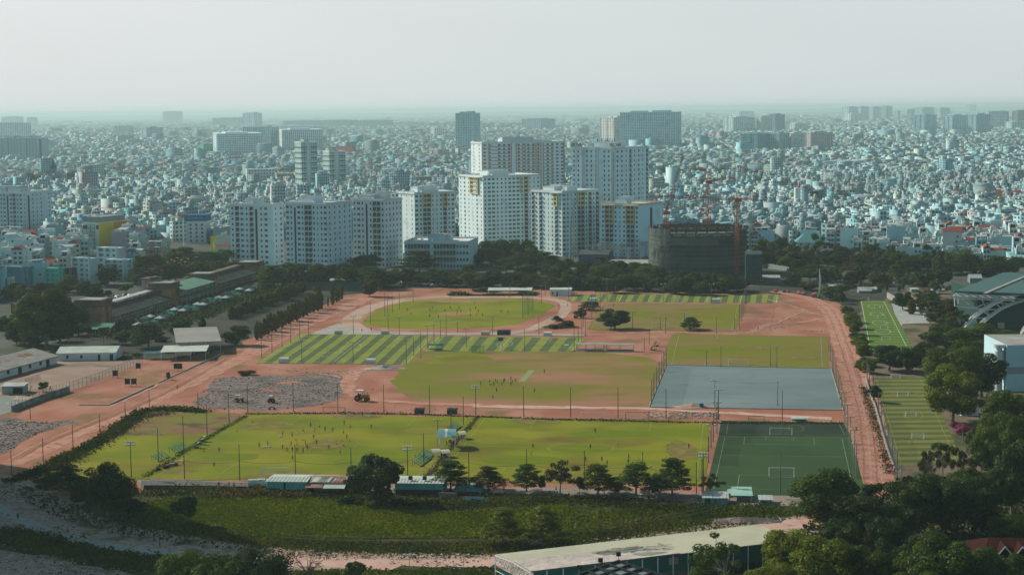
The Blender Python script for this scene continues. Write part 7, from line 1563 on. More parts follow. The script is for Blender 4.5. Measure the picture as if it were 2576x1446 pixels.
# ---------------- people ----------------
SK=mat('skin',(.24,.12,.075)); HR=mat('hair',(.012,.01,.009)); 
KIT={'red':((.30,.02,.035),(.26,.02,.03)),'bib':((.50,.62,.03),(.26,.02,.03)),'orange':((.55,.22,.04),(.03,.03,.035)),'black':((.018,.02,.022),(.015,.017,.02)),'yellow':((.60,.55,.04),(.55,.5,.05)),'navy':((.02,.035,.07),(.02,.03,.05)),'white':((.62,.62,.6),(.05,.07,.12)),'teal':((.03,.15,.18),(.02,.03,.04)),'maroon':((.16,.03,.05),(.05,.05,.08))}
LBK={'red':'in red kit','bib':'in yellow bib','orange':'in orange top','black':'in dark clothes','yellow':'in yellow kit','navy':'in navy kit','white':'in white top','teal':'in teal top','maroon':'in maroon top'}
POSE={ # hand/foot/knee/elbow targets (x side, y forward, z)
'stand':dict(lf=(.12,0,.03),rf=(-.12,.03,.03),lk=(.11,.02,.5),rk=(-.11,.03,.5),le=(.27,0,1.12),re=(-.27,0,1.12),lh=(.29,.08,.86),rh=(-.29,.08,.86),pel=.92,lean=0),
'hips':dict(lf=(.18,0,.03),rf=(-.18,0,.03),lk=(.14,.02,.5),rk=(-.14,.02,.5),le=(.40,-.06,1.16),re=(-.40,-.06,1.16),lh=(.20,.06,.98),rh=(-.20,.06,.98),pel=.91,lean=0),
'walk':dict(lf=(.1,.33,.05),rf=(-.1,-.33,.06),lk=(.1,.2,.5),rk=(-.1,-.06,.48),le=(.26,-.14,1.14),re=(-.26,.12,1.14),lh=(.26,-.2,.9),rh=(-.26,.3,.94),pel=.88,lean=.03),
'run':dict(lf=(.1,.22,.22),rf=(-.1,-.45,.22),lk=(.1,.36,.62),rk=(-.1,-.04,.48),le=(.27,-.22,1.16),re=(-.27,.16,1.16),lh=(.25,-.08,1.0),rh=(-.22,.34,1.26),pel=.9,lean=.12),
'wide':dict(lf=(.38,0,.03),rf=(-.38,.05,.03),lk=(.27,.08,.46),rk=(-.27,.08,.46),le=(.36,0,1.1),re=(-.36,0,1.1),lh=(.46,.12,.9),rh=(-.46,.12,.9),pel=.82,lean=.05),
'arms':dict(lf=(.14,0,.03),rf=(-.14,0,.03),lk=(.12,.02,.5),rk=(-.12,.02,.5),le=(.42,0,1.42),re=(-.42,0,1.42),lh=(.66,.02,1.46),rh=(-.66,.02,1.46),pel=.92,lean=0),
'crouch':dict(lf=(.16,.05,.03),rf=(-.16,-.1,.03),lk=(.2,.32,.42),rk=(-.2,.26,.38),le=(.26,.3,.66),re=(-.26,.3,.66),lh=(.14,.44,.42),rh=(-.14,.44,.42),pel=.46,lean=.3),
'head':dict(lf=(.12,0,.03),rf=(-.12,.03,.03),lk=(.11,.02,.5),rk=(-.11,.03,.5),le=(.34,.05,1.52),re=(-.34,.05,1.52),lh=(.12,.04,1.66),rh=(-.12,.04,1.66),pel=.92,lean=0)}
BODY={}
def body_mesh(pose):
    p=POSE[pose]; pel=p['pel']; ln=p['lean']; z=pel-.92
    V=[(0,0,pel),(0,ln*.4,1.12+z),(0,ln*.8,1.32+z),(0,ln,1.46+z),(0,ln+.01,1.52+z),(0,ln+.02,1.60+z),(0,ln+.03,1.70+z)]
    r=[(.135,.10),(.115,.09),(.145,.10),(.10,.08),(.05,.05),(.078,.09),(.07,.085)]; E=[(0,1),(1,2),(2,3),(3,4),(4,5),(5,6)]
    def ad(q,rr,par): V.append(q); r.append((rr,rr)); E.append((par,len(V)-1)); return len(V)-1
    for s,a in ((1,'l'),(-1,'r')):
        h=ad((.10*s,0,pel-.06),.09,0); k=ad(p[a+'k'],.06,h); f=ad((p[a+'f'][0],p[a+'f'][1],p[a+'f'][2]+.06),.042,k); to=ad((p[a+'f'][0],p[a+'f'][1]+.14,p[a+'f'][2]),.035,f)
        sh=ad((.185*s,ln*.9,1.43+z),.055,3); e=ad(p[a+'e'],.042,sh); w_=ad(p[a+'h'],.03,e)
        d=(Vector(p[a+'h'])-Vector(p[a+'e'])).normalized(); c=Vector(p[a+'h'])+d*.07; pa=ad(tuple(c),.034,w_)
        for g in range(4): ad(tuple(c+d*(.07+.012*(g in(1,2)))+Vector((.0,(g-1.5)*.022,0))),.010,pa)
        ad(tuple(c+Vector((-.03*s,.045,0))),.012,pa)
    me=bpy.data.meshes.new('body'); me.from_pydata(V,E,[]); o=bpy.data.objects.new('tmpbody',me); C.objects.link(o)
    md=o.modifiers.new('s','SKIN'); sv=me.skin_vertices[0].data
    for i,x in enumerate(r): sv[i].radius=x; sv[i].use_root=(i==0)
    sb=o.modifiers.new('u','SUBSURF'); sb.levels=1; sb.render_levels=1
    dg=bpy.context.evaluated_depsgraph_get(); m2=bpy.data.meshes.new_from_object(o.evaluated_get(dg)); bpy.data.objects.remove(o); 
    cv=[((q.co.x)**2,q.co) for q in m2.vertices]
    idx=[]
    for pl in m2.polygons:
        c=pl.center; hgt=c.z-z if pose!='crouch' else c.z+.42
        top=1.52
        if c.z>1.60+z and c.y<ln+.06 or c.z>1.69+z: k=3 if abs(c.x)<.1 else 0
        elif c.z>1.50+z and abs(c.x)<.12: k=0
        elif abs(c.x)>.24 and c.z<(1.36+z) and pose not in('arms','wide') : k=0
        elif pose in('arms','head') and abs(c.x)>.36: k=0
        elif c.z>pel-.02: k=1
        elif c.z>pel-.42 and abs(c.x)<.4: k=2
        else: k=0
        if c.z<.10: k=3
        idx.append(k)
    m2.polygons.foreach_set('material_index',idx); m2.polygons.foreach_set('use_smooth',[True]*len(idx)); BODY[pose]=m2; return m2
BK={}
def person(pt,kit,pose,where,yaw=None,doing=None):
    if (kit,pose) not in BK:
        base=BODY.get(pose) or body_mesh(pose); m=base.copy(); m.materials.clear()
        a,b_=KIT[kit]; m.materials.append(SK); m.materials.append(mat('shirt_'+kit,a)); m.materials.append(mat('shorts_'+kit,b_)); m.materials.append(HR)
        m.polygons.foreach_set('material_index',[p.material_index for p in base.polygons]); BK[(kit,pose)]=m
    P=G(*pt); o=bpy.data.objects.new('person',BK[(kit,pose)]); C.objects.link(o); o.location=(P.x,P.y,.14); o.rotation_euler=(0,0,prg.uniform(0,2*PI) if yaw is None else yaw)
    s=prg.uniform(.97,1.05); o.scale=(s*1.08,s*1.08,s)
    act={'stand':'standing','hips':'with hands on hips','walk':'walking','run':'running','wide':'with legs apart','arms':'with arms out','crouch':'crouching','head':'with hands on head'}[pose]
    tag(o,'person %s %s %s'%(LBK[kit],act,where),'person','people '+where); return o
prg=random.Random(31)
w='on the west pitch'
for x,y,k,p in [(550,908,'red','stand'),(640,915,'bib','stand'),(592,962,'bib','walk'),(482,948,'bib','crouch'),(695,950,'red','stand'),(773,955,'red','walk'),(887,888,'red','head'),(950,925,'bib','run'),(1160,925,'red','stand'),(880,975,'bib','stand'),(915,1025,'red','stand'),(268,988,'orange','hips'),(365,1005,'red','stand'),(580,1030,'red','walk'),(610,1085,'red','hips'),(355,1085,'bib','stand'),(498,1085,'orange','hips'),(32,1110,'orange','stand'),(117,1090,'orange','hips'),(270,1132,'red','walk'),(313,1157,'red','walk'),(365,1155,'red','stand'),(412,1165,'red','run'),(421,1140,'bib','walk'),(475,1165,'red','hips'),(517,1138,'red','stand'),(733,1135,'red','wide'),(880,1105,'bib','walk'),(848,1172,'bib','stand'),(368,1240,'red','wide')]: person(Z2(x,y),k,p,w)
person(Z2(1072,797),'black','stand','in the far goal of the west pitch'); person(Z1(2205,1158),'orange','stand','near the west sideline'); person(Z5(2155,182),'black','walk','at the near left of the west pitch')
w='on the east pitch'
for x,y,k,p in [(837,965,'teal','hips'),(211,1122,'navy','stand'),(192,1190,'yellow','arms'),(790,1130,'navy','walk'),(1067,1105,'yellow','stand'),(1567,1137,'yellow','walk'),(1780,1122,'black','stand'),(1175,1230,'navy','walk'),(740,1252,'red','stand'),(905,1255,'navy','run'),(1262,1245,'yellow','run'),(1170,1278,'navy','walk'),(1278,1280,'yellow','walk'),(560,1295,'navy','stand'),(957,1292,'navy','stand'),(1395,1330,'white','walk'),(840,1285,'yellow','stand'),(1540,1240,'yellow','stand')]: person(Z3(x,y),k,p,w)
w='on the cricket field'
for x,y,k,p in [(2262,485,'maroon','arms'),(2352,470,'navy','stand'),(2361,487,'white','walk'),(2392,490,'maroon','stand'),(2411,455,'navy','stand'),(2427,472,'navy','walk'),(2474,490,'maroon','hips'),(2490,468,'teal','walk'),(2499,455,'navy','stand'),(2565,440,'maroon','stand'),(2566,490,'teal','stand'),(2421,555,'navy','stand'),(2388,612,'teal','crouch')]: person(Z2(x,y),k,p,w)
for x,y,k,p in [(8,472,'black','stand'),(35,455,'maroon','walk'),(325,362,'black','stand'),(225,557,'teal','stand')]: person(Z3(x,y),k,p,w)
w='on the oval pitch'
for i,(x,y) in enumerate([(1458,1078),(1495,1115),(1678,1075),(1703,1058),(1673,1133),(1760,1145),(1822,1085),(1874,1055),(1939,1105),(1941,1072),(1958,1055),(1976,1090),(2066,1075),(2118,1060),(2143,1088),(2067,1132),(2128,1128),(2184,1125),(2108,1008),(2363,1090),(2431,1095)]):
    person(Q2(x,y),'bib' if i==9 else ('maroon','navy')[i%2],('walk','stand','run','hips','walk')[i%5],w)
person(Q2(1287,1120),'bib','stand','beside the left dugouts of the oval'); person(Q2(1112,1265),'black','stand','on the near bend of the running track'); person(Q2(1020,1275),'black','walk','on the near bend of the running track'); person(Q2(115,1342),'navy','walk','on the red road beside the cypresses')
for x,y,k,p,w in [(979,1035,'black','stand','at the far left of the north pitch'),(860,1110,'white','stand','beside the north pitch bushes'),(882,1098,'white','walk','beside the north pitch bushes'),(453,1035,'black','walk','on the dirt right of the oval'),(535,1028,'maroon','walk','on the dirt right of the oval'),(175,1057,'bib','stand','at the right net of the oval'),(2374,1257,'maroon','walk','on the dirt right of the north pitch')]: person(Q3(x,y),k,p,w)
person(Z1(1785,525),'maroon','run','on the left red road'); person(Z1(2125,250),'black','stand','by the archery canopy'); person(Z1(2173,240),'black','stand','by the archery canopy'); person(Z5(180,705),'black','stand','on the grey path at lower left'); person(Z5(1607,982),'red','stand','on the rubble by the grey path')
person(Z8(130,755),'white','run','on the pale ground beside the market hall'); person(Z4(893,948),'black','walk','on the right red road'); person(Z6(1690,272),'white','walk','at the gate between the near pitches'); person(Z6(2495,425),'maroon','walk','on the service road under the trees'); person(Z7(445,425),'black','walk','on the service road under the trees')
for i in range(9): person(Z2(1965+prg.uniform(-50,60),1040+prg.uniform(0,70)),['black','navy','maroon','white'][i%4],['stand','hips','crouch'][i%3],'under the blue roofed stand')
for i in range(5): person(Z6(1840+prg.uniform(-20,110),60+prg.uniform(0,40)),['black','navy','white'][i%3],['stand','crouch'][i%2],'under the small cream canopies')
for i in range(6): person(Z6(1560+i*110,452),['black','navy','maroon'][i%3],'stand','in front of the long teal shed')
for i in range(3): person(Z5(2205+i*50+(50 if i else 0),385),'black','stand','on the asphalt left of the teal shed')
# ---------------- vehicles ----------------
m_tyre=mat('tyre',(.02,.02,.02)); m_yel=mat('machine_yellow',(.42,.25,.06),(.25,.14,.06),scale=.8)
def wheel(t,x,y,r,wd=.35):
    b=MB(); b.tube((x,y-wd/2,r),(x,y+wd/2,r),r,14); o=wallpart(b,'wheel',m_tyre,t); b=MB(); b.tube((x,y-wd/2-.02,r),(x,y+wd/2+.02,r),r*.5,10); wallpart(b,'rim',m_yel,o)
def tractor(pt,label,yaw,col=m_yel):
    P=G(*pt); t=thing('tractor',label,'tractor',(P.x,P.y,.1),yaw)
    for y in (-.8,.8): wheel(t,-.9,y,.78,.45); wheel(t,1.25,y,.5,.3)
    b=MB(); b.box(-1.3,-.45,.6,.3,.45,1.3); b.box(.3,-.4,.75,1.8,.4,1.55); b.tube((1.4,0,1.55),(1.4,0,2.2),.06,5); wallpart(b,'body',col,t)
    b=MB(); b.box(-.9,-.3,1.3,-.4,.3,1.42); b.box(-1.0,-.3,1.42,-.9,.3,1.9); wallpart(b,'seat',m_tyre,t)
    b=MB(); b.add([(-1.5,-.8,2.55),(.5,-.8,2.55),(.5,.8,2.55),(-1.5,.8,2.55),(-1.4,-.7,2.7),(.4,-.7,2.7),(.4,.7,2.7),(-1.4,.7,2.7)],[(0,3,2,1),(4,5,6,7),(0,1,5,4),(1,2,6,5),(2,3,7,6),(3,0,4,7)])
    wallpart(b,'canopy',m_cwh,t); b=MB()
    for x in (-1.35,.35):
        for y in (-.65,.65): b.tube((x,y,1.2),(x,y,2.56),.04,4)
    wallpart(b,'canopy_post',m_gd,t)
    return t
t=tractor(Z2(1068,640),'yellow tractor with canopy on the red track',-.25); t.scale=(1.45,1.45,1.45)
t=tractor(Z1(2410,650),'small canopied machine on the left of the rubble field',.2); t.scale=(.85,.85,.95)
t=tractor(Z2(158,655),'small dark canopied machine in the middle of the rubble field',1.3,mat('rust_red',(.15,.05,.03))); t.scale=(.85,.85,.95)
def car(P,yaw,colname,col,where,s=1.0):
    t=thing('parked_car','%s car parked %s'%(colname,where),'car',(P.x,P.y,.08),yaw,'cars parked '+where); t.scale=(s,s,s)
    pr=[(-2.1,.35),(-2.15,.8),(-1.7,.95),(-1.2,1.42),(.5,1.45),(1.15,.98),(2.0,.85),(2.15,.4)]
    b=MB(); n=len(pr); b.add([(x,-.85 if z<1 else -.7,z) for x,z in pr]+[(x,.85 if z<1 else .7,z) for x,z in pr],[tuple(range(n))[::-1],tuple(range(n,2*n))]+[(i,(i+1)%n,(i+1)%n+n,i+n) for i in range(n)]); wallpart(b,'body',mat('car_'+colname,col,rough=.3,spec=.5),t)
    b=MB(); b.add([(-1.13,-.62,1.44-.4),(1.05,-.62,1.04),(.5,-.6,1.40),(-1.05,-.6,1.40)],[]); 
    for s_ in (-1,1): b.add([(-1.35,s_*.80,1.0),(.95,s_*.80,1.0),(.45,s_*.725,1.38),(-1.1,s_*.725,1.38)],[(0,1,2,3) if s_<0 else (3,2,1,0)])
    b.add([(1.12,-.68,1.03),(1.12,.68,1.03),(.56,.6,1.44),(.56,-.6,1.44)],[(0,1,2,3)]); wallpart(b,'window',m_glass,t)
    for x in (-1.35,1.35):
        for y in (-.8,.8): b=MB(); b.tube((x,y-.1,.32),(x,y+.1,.32),.33,10); wallpart(b,'wheel',m_tyre,t)
cc=[('white',(.6,.62,.62)),('silver',(.35,.38,.4)),('black',(.02,.02,.025)),('blue',(.03,.1,.22)),('red',(.25,.03,.03))]
for i,(x,y) in enumerate([(1630,826),(1716,830),(1800,824),(1850,830),(1560,830)]): car(G(*Q2(x,y)),.2+(i%2)*.5,*cc[[0,0,0,1,2][i]],'behind the oval track',1.15)
for i in range(12): car(G(*Q4(1640-i*18+ (i%3)*70,905-(i%3)*26)),1.2,*cc[[0,1,2,0,1,3,2,0,1,2,4,0][i]],'at the right car park')
for i in range(7): car(G(*Q1(1260-i*30+(i%2)*40,930+(i%3)*12)),.6,*cc[[0,1,3,2,0,4,1][i]],'behind the brick towers')
for i in range(6): car(G(*Q1(1630+i*62,628-i*7)),.1,*cc[[0,2,1,0,4,3][i]],'at the roundabout')
# tank lorry and digger left of the sheds
P=G(*Z5(2500,395)); t=thing('tank_lorry','white tank lorry at the end of the asphalt by the sheds','lorry',(P.x,P.y,.1),.1); b=MB(); b.tube((0,0,1.7),(4.6,0,1.7),1.05,16); wallpart(b,'tank',m_cwh,t); b=MB(); b.box(4.8,-1.05,.6,6.6,1.05,2.5); wallpart(b,'cab',m_white,t); b=MB(); b.box(6.58,-.9,1.5,6.65,.9,2.3); wallpart(b,'windscreen',m_glass,t)
b=MB(); b.box(0,-.5,.5,4.8,.5,.72); wallpart(b,'chassis',m_tyre,t)
for x in (.6,1.8,5.6):
    for y in (-.95,.95): wheel(t,x,y,.5,.3)
P=G(*Z6(30,392)); t=thing('excavator','small orange excavator beside the teal shed','excavator',(P.x,P.y,.1),.4); b=MB(); b.box(-1.3,-1,.7,1.1,1,1.6); b.box(-.1,-.9,1.6,1.0,.1,2.6); wallpart(b,'body',mat('digger_orange',(.5,.2,.03)),t)
b=MB(); b.box(-1.6,-1.1,0,1.6,-.6,.6); b.box(-1.6,.6,0,1.6,1.1,.6); wallpart(b,'tracks',m_tyre,t); b=MB(); b.tube((1,0,1.4),(2.6,0,3.0),.18,5); b.tube((2.6,0,3.0),(3.6,0,1.2),.15,5); b.cbox(3.6,0,.7,.7,.8,.6); wallpart(b,'arm',MC['digger_orange'],t)
P=G(*Z2(160,727)); t=thing('motorbike','dark motorbike parked below the rubble field','motorbike',(P.x,P.y,.1),.1)
for x in (-.65,.65): b=MB(); b.tube((x,-.06,.3),(x,.06,.3),.3,12); wallpart(b,'wheel',m_tyre,t)
b=MB(); b.tube((-.65,0,.3),(-.2,0,.75),.09,5); b.tube((-.2,0,.75),(.45,0,.7),.12,5); b.tube((.65,0,.3),(.5,0,1.0),.05,5); b.tube((.5,-.3,1.02),(.5,.3,1.02),.03,4); b.box(-.7,-.12,.75,.1,.12,.86); wallpart(b,'frame',m_dsh,t); t.scale=(1.3,1.3,1.3)
# ---------------- small field things ----------------
for i,(x,y) in enumerate([(1160,405),(1390,330),(1283,490),(1347,490),(1775,334),(1808,334),(1698,425)]):
    P=G(*Z1(x,y)); t=thing('archery_target','black square archery target on a wheeled stand on the red ground','archery target',(P.x,P.y,.05),prg.uniform(-.3,.3) if i<6 else 1.1); b=MB(); b.add([(-1,-.1,.8),(1,-.1,.8),(1,.25,2.9),(-1,.25,2.9),(-1,.15,.75),(1,.15,.75),(1,.5,2.85),(-1,.5,2.85)],[(0,1,2,3),(5,4,7,6),(3,2,6,7),(0,4,5,1),(1,5,6,2),(0,3,7,4)]); wallpart(b,'board',m_black,t)
    for x_ in (-.9,.9): b=MB(); b.tube((x_,-.4,0),(x_,.25,2.8),.06,4); b.tube((x_,1.0,0),(x_,.25,2.6),.06,4); wallpart(b,'leg',m_gd,t)
def cone(pt,h=.7,c=(.75,.16,.04)):
    P=G(*pt); t=thing('marker_cone','orange marker cone on the west pitch','cone',(P.x,P.y,.13),0,'marker cones on the west pitch'); b=MB(); b.tube((0,0,.05),(0,0,h),.22,8,r2=.03); wallpart(b,'cone',mat('cone_orange',c),t); b=MB(); b.cbox(0,0,0,.5,.5,.05); wallpart(b,'base',mat('cone_orange',c),t)
for p in [Z1(2537,855),Z1(2384,948),Z1(2052,1150),Z5(1843,145),Z2(402,1038),Z2(472,1038),Z2(412,1075),Z2(812,1082),Z2(860,1045),Z2(940,1047),Z2(1922,892),Z6(1600,66),Z6(1478,185)]: cone(p)
def ball_bag(pt,lab):
    P=G(*pt); t=thing('ball_pile',lab,'footballs',(P.x,P.y,.1),0); 
    for i in range(7):
        b=MB(); x,y=prg.uniform(-1.4,1.4),prg.uniform(-.4,.4); 
        for k in range(3): z0=.22*math.sin(-PI/2+PI*k/3)+.22; z1=.22*math.sin(-PI/2+PI*(k+1)/3)+.22; b.tube((x,y,z0),(x,y,z1),max(.02,.22*math.cos(-PI/2+PI*k/3)),8,r2=max(.02,.22*math.cos(-PI/2+PI*(k+1)/3)))
        wallpart(b,'ball',m_gw,t)
ball_bag(Z2(232,1002),'pile of white footballs beside the orange topped coach'); ball_bag(Z2(98,1102),'row of white footballs at the left coaches'); ball_bag(Z5(1800,118),'white bags by the training gear')
for i,(x,y) in enumerate([(1660,150),(1720,150)]):
    P=G(*Z5(x,y)); t=thing('folded_parasol','yellow folded parasol beside the teal bleachers','parasol',(P.x,P.y,.1)); b=MB(); b.tube((0,0,0),(0,0,2.6),.04,5); wallpart(b,'pole',m_gd,t); b=MB(); b.tube((0,0,.7),(0,0,1.6),.16,8,r2=.34); b.tube((0,0,1.6),(0,0,2.6),.34,8,r2=.03); wallpart(b,'fabric',mat('parasol_yellow',(.6,.45,.05)),t)
for i,(x,y,c,n_) in enumerate([(1735,165,(.03,.3,.28),'teal'),(1768,158,(.35,.03,.05),'red'),(1690,175,(.35,.05,.04),'dark red'),(1665,188,(.03,.03,.03),'black'),(1590,205,(.04,.04,.05),'charcoal')]):
    P=G(*Z5(x,y)); t=thing('kit_box','%s kit box on the grass by the bleachers'%n_,'box',(P.x,P.y,.1),i*.4); b=MB(); b.cbox(0,0,0,1.2,.8,.7); wallpart(b,'body',mat('box_'+n_.replace(' ','_'),c),t); b=MB(); b.cbox(0,0,.702,1.26,.86,.08); wallpart(b,'lid',mat('box_'+n_.replace(' ','_'),c),t)
# sand pile, blue tank, low walls
def heap(name,pt,wx,wy,h,m_,label,seed=1):
    P=G(*pt); rr=random.Random(seed); b=MB(); n=18; rings=5; vs=[(0,0,h)]
    for k in range(1,rings+1):
        for i in range(n): a=2*PI*i/n; q=k/rings; vs.append((wx*q*math.cos(a)*rr.uniform(.9,1.1),wy*q*math.sin(a)*rr.uniform(.9,1.1),h*(1-q)**1.2*rr.uniform(.85,1.1)))
    fs=[(0,1+i,1+(i+1)%n) for i in range(n)]
    for k in range(rings-1):
        for i in range(n): fs.append((1+k*n+i,1+(k+1)*n+i,1+(k+1)*n+(i+1)%n,1+k*n+(i+1)%n))
    b.add(vs,fs); o=b.build(name,m_); o.location=(P.x,P.y,.1); tag(o,label,'heap'); return o
heap('sand_heap',Z3(1820,700),8,3,1.4,m_pink,'pale pink sand heap at the near edge of the blue court'); heap('gravel_heap',Z2(1290,315),9,3,1.6,m_path,'grey elongated gravel heap beside the striped pitch',2)
heap('earth_heap',Q2(2100+600,780),18,8,4,mat('earth_brown',(.16,.10,.08),(.12,.08,.06),scale=.1),'brown earth mound behind the oval trees',3); heap('rubble_heap',Z7(2330,715),11,4,1.0,m_grav,'grey rubble heap on the pale ground beside the market hall',4); heap('stone_heap',Z7(270,965),3,2,1.6,m_grav,'white and grey stone heap at the foot of a pond tree',5)
P=G(*Z3(1905,705)); t=thing('blue_tank','small blue water tank beside the pink sand heap','tank',(P.x,P.y,.1)); b=MB(); b.tube((0,0,0),(0,0,1.3),.8,12); wallpart(b,'body',mat('tank_blue',(.02,.13,.22)),t); b=MB(); b.tube((0,0,1.302),(0,0,1.5),.4,10); wallpart(b,'lid',MC['tank_blue'],t)
def lowwall(pts,h,th,m_,label,name='low_wall',cat='wall'):
    Q=[G(*p) for p in pts]; o0=Q[0]; b=MB()
    for i in range(len(Q)-1):
        d,L=dirn(Q[i],Q[i+1]); b.obox((Q[i].x-o0.x,Q[i].y-o0.y),d,Vector((-d.y,d.x)),0,L,-th/2,th/2,0,h)
    o=b.build(name,m_); o.location=(o0.x,o0.y,0); tag(o,label,cat); return o
lowwall([Z1(1110,675),Z1(1545,480)],.5,.4,m_conc,'grey kerb wall along the archery ground, near stretch'); lowwall([Z1(1590,462),Z1(2070,240),Z1(2250,160)],.5,.4,m_conc,'grey kerb wall along the archery ground, far stretch')
lowwall([Z1(120,748),Z1(400,640),Z1(700,545)],2.2,.4,mat('weathered_blue_wall',(.22,.3,.31),(.12,.13,.11),scale=.3,detail=6),'weathered blue grey wall along the basketball court'); lowwall([Z1(760,665),Z1(800,680),Z1(1110,682)],.35,.4,m_conc,'thin kerb at the end of the archery ground')
lowwall([Q4(1150,945),Q4(1235,985)],3.0,.5,m_conc,'stained concrete wall at the far corner of the upper mown pitch'); lowwall([Z4(985,415),Z4(1010,520),Z4(1075,690),Z4(1150,960),Z4(1190,1100),Z8(1240,120),Z8(1275,200)],.7,.5,m_conc,'long low retaining wall between the red road and the mown pitch')
lowwall([Z3(0,815),Z3(600,818),Z3(1250,826)],.2,.3,m_conc,'thin kerb behind the east pitch')
lowwall([Z5(1450,395),Z5(2020,400),Z5(2480,410)],1.2,.3,mat('rotten_wall',(.1,.09,.08),(.05,.05,.05),scale=.4),'dark low wall between the asphalt and the pond bank')
lowwall([Z6(1840,485),Z6(2020,490)],1.6,.3,mat('pinkish_wall',(.28,.19,.17),(.2,.14,.12),scale=.4),'pinkish low wall below the layered trees')
def fence(pts,h,step,m_,label,rail=2,wall=None):
    Q=[G(*p) for p in pts]; o0=Q[0]; t=thing('post_fence',label,'fence',(o0.x,o0.y,0)); pb=MB(); rb=MB()
    for i in range(len(Q)-1):
        d,L=dirn(Q[i],Q[i+1]); k=max(1,int(L/step)); bx_,by_=Q[i].x-o0.x,Q[i].y-o0.y
        for j in range(k+1): x,y=bx_+d.x*L*j/k,by_+d.y*L*j/k; pb.tube((x,y,0),(x,y,h),.07,4)
        for r_ in range(rail): z=h*(.5+.45*r_/max(1,rail-1)); rb.tube((bx_,by_,z),(bx_+d.x*L,by_+d.y*L,z),.035,3)
    o=pb.build('posts',m_,t); o['kind']='stuff'; rb.build('rails',m_,t)
    if wall:
        b=MB()
        for i in range(len(Q)-1): a,c=Q[i]-o0,Q[i+1]-o0; b.add([(a.x,a.y,.1),(c.x,c.y,.1),(c.x,c.y,h),(a.x,a.y,h)],[(0,1,2,3)])
        b.build('mesh',wall,t)
fence([Z1(700,532),Z1(1000,430),Z1(1430,255)],3.2,3.2,mat('rusty_post',(.12,.09,.07)),'rusty wire fence between the dusty lot and the archery ground',2,m_netg)
fence([Z1(120,735),Z1(400,630),Z1(700,530)],3.6,2.5,m_gd,'thin railing on top of the court wall')
fence([Z6(280,915),Z6(640,935),Z6(1250,950),Z6(1900,948),Z7(200,910),Z7(430,880),Z7(900,835),Z7(1270,770),Z7(1600,715)],1.8,8,m_pole,'low wire fence along the pond bank')
fence([Z7(1600,715),Z7(1900,660),Z7(2150,600)],1.8,8,m_pole,'low wire fence running up to the container hut')
fence([Q2(960,1180),Q2(1100,1165)],1.2,2,m_wpost,'short white rail at the track corner')
fence([Z1(255,480),Z1(405,430)],2.6,1.0,mat('maroon_bar',(.14,.02,.04)),'maroon bar rack beside the basketball hut',2)
fence([Q2(430,870),Q2(1030,885)],5,6,mat('dark_green_post',(.03,.08,.07)),'dark green screen fence before the depot',2,mat('green_screen',(.02,.09,.08),alpha=.85))
fence([Q4(0,660),Q4(210,690)],3,3,m_pole,'pale panel fence right of the netted building',2,mat('pale_screen',(.3,.36,.35),alpha=.8))
fence([Q4(1560,960),Q4(1780,965)],1,6,m_pole,'row of low barriers at the car park',1)
# dark hedge-like wall behind the oval
P=G(*Q2(1935,915)); d=Vector((1,-.05)).normalized()
# basketball hoops
for (x,y,s_) in ((290,588,1),(535,590,-1)):
    P=G(*Z1(x,y)); t=thing('basketball_hoop','basketball hoop with white backboard at the grey court','basketball hoop',(P.x,P.y,.1),PI if s_<0 else 0); b=MB(); b.tube((0,0,0),(.9,0,3.4),.14,6); b.cbox(-.3,0,0,1.2,1,.5); wallpart(b,'stand',m_gd,t); b=MB(); b.box(.9,-.9,2.8,1.0,.9,3.9); wallpart(b,'backboard',m_cwh,t); b=MB()
    for k in range(10): a,c=2*PI*k/10,2*PI*(k+1)/10; b.tube((1.3+.28*math.cos(a),.28*math.sin(a),3.05),(1.3+.28*math.cos(c),.28*math.sin(c),3.05),.03,4)
    wallpart(b,'rim',mat('rim_red',(.4,.05,.02)),t)
# coloured inflatables by the far right corner
for i,(x,y,c,n_,w_) in enumerate([(75,890,(.40,.12,.05),'orange',1.7),(155,892,(.12,.12,.28),'violet',1.5),(195,895,(.3,.05,.08),'red',1.6),(300,912,(.42,.10,.06),'orange red',1.9),(345,916,(.45,.12,.2),'pink',1.7),(425,940,(.5,.12,.12),'red cone shaped',2.2),(490,945,(.05,.25,.18),'green',1.7)]):
    P=G(*Q4(x,y)); t=thing('inflatable','%s play shape lying at the far right corner'%n_,'inflatable',(P.x,P.y,.05),i*.7); b=MB(); n=6
    for k in range(n): b.tube((-w_+2*w_*k/n,0,w_*.5),(-w_+2*w_*(k+1)/n,0,w_*.5),max(.1,w_*.55*math.sin(PI*(k+.2)/n) if i!=5 else w_*.8*(1-k/n)),10,r2=max(.1,w_*.55*math.sin(PI*(k+1)/n) if i!=5 else w_*.8*(1-(k+1)/n)))
    wallpart(b,'skin',mat('inflatable_%d'%i,c,rough=.5),t)
P=G(*Q4(490,905)); t=thing('blade_sign','white blade shaped sign by the bushes at the far right corner','sign',(P.x,P.y,0)); b=MB(); b.add([(0,0,0),(.8,0,0),(1.2,0,9),(.2,0,14),(0,.2,0),(.8,.2,0),(1.2,.2,9),(.2,.2,14)],[(0,1,2,3),(7,6,5,4),(1,5,6,2),(3,7,4,0),(2,6,7,3)]); wallpart(b,'blade',m_gw,t)
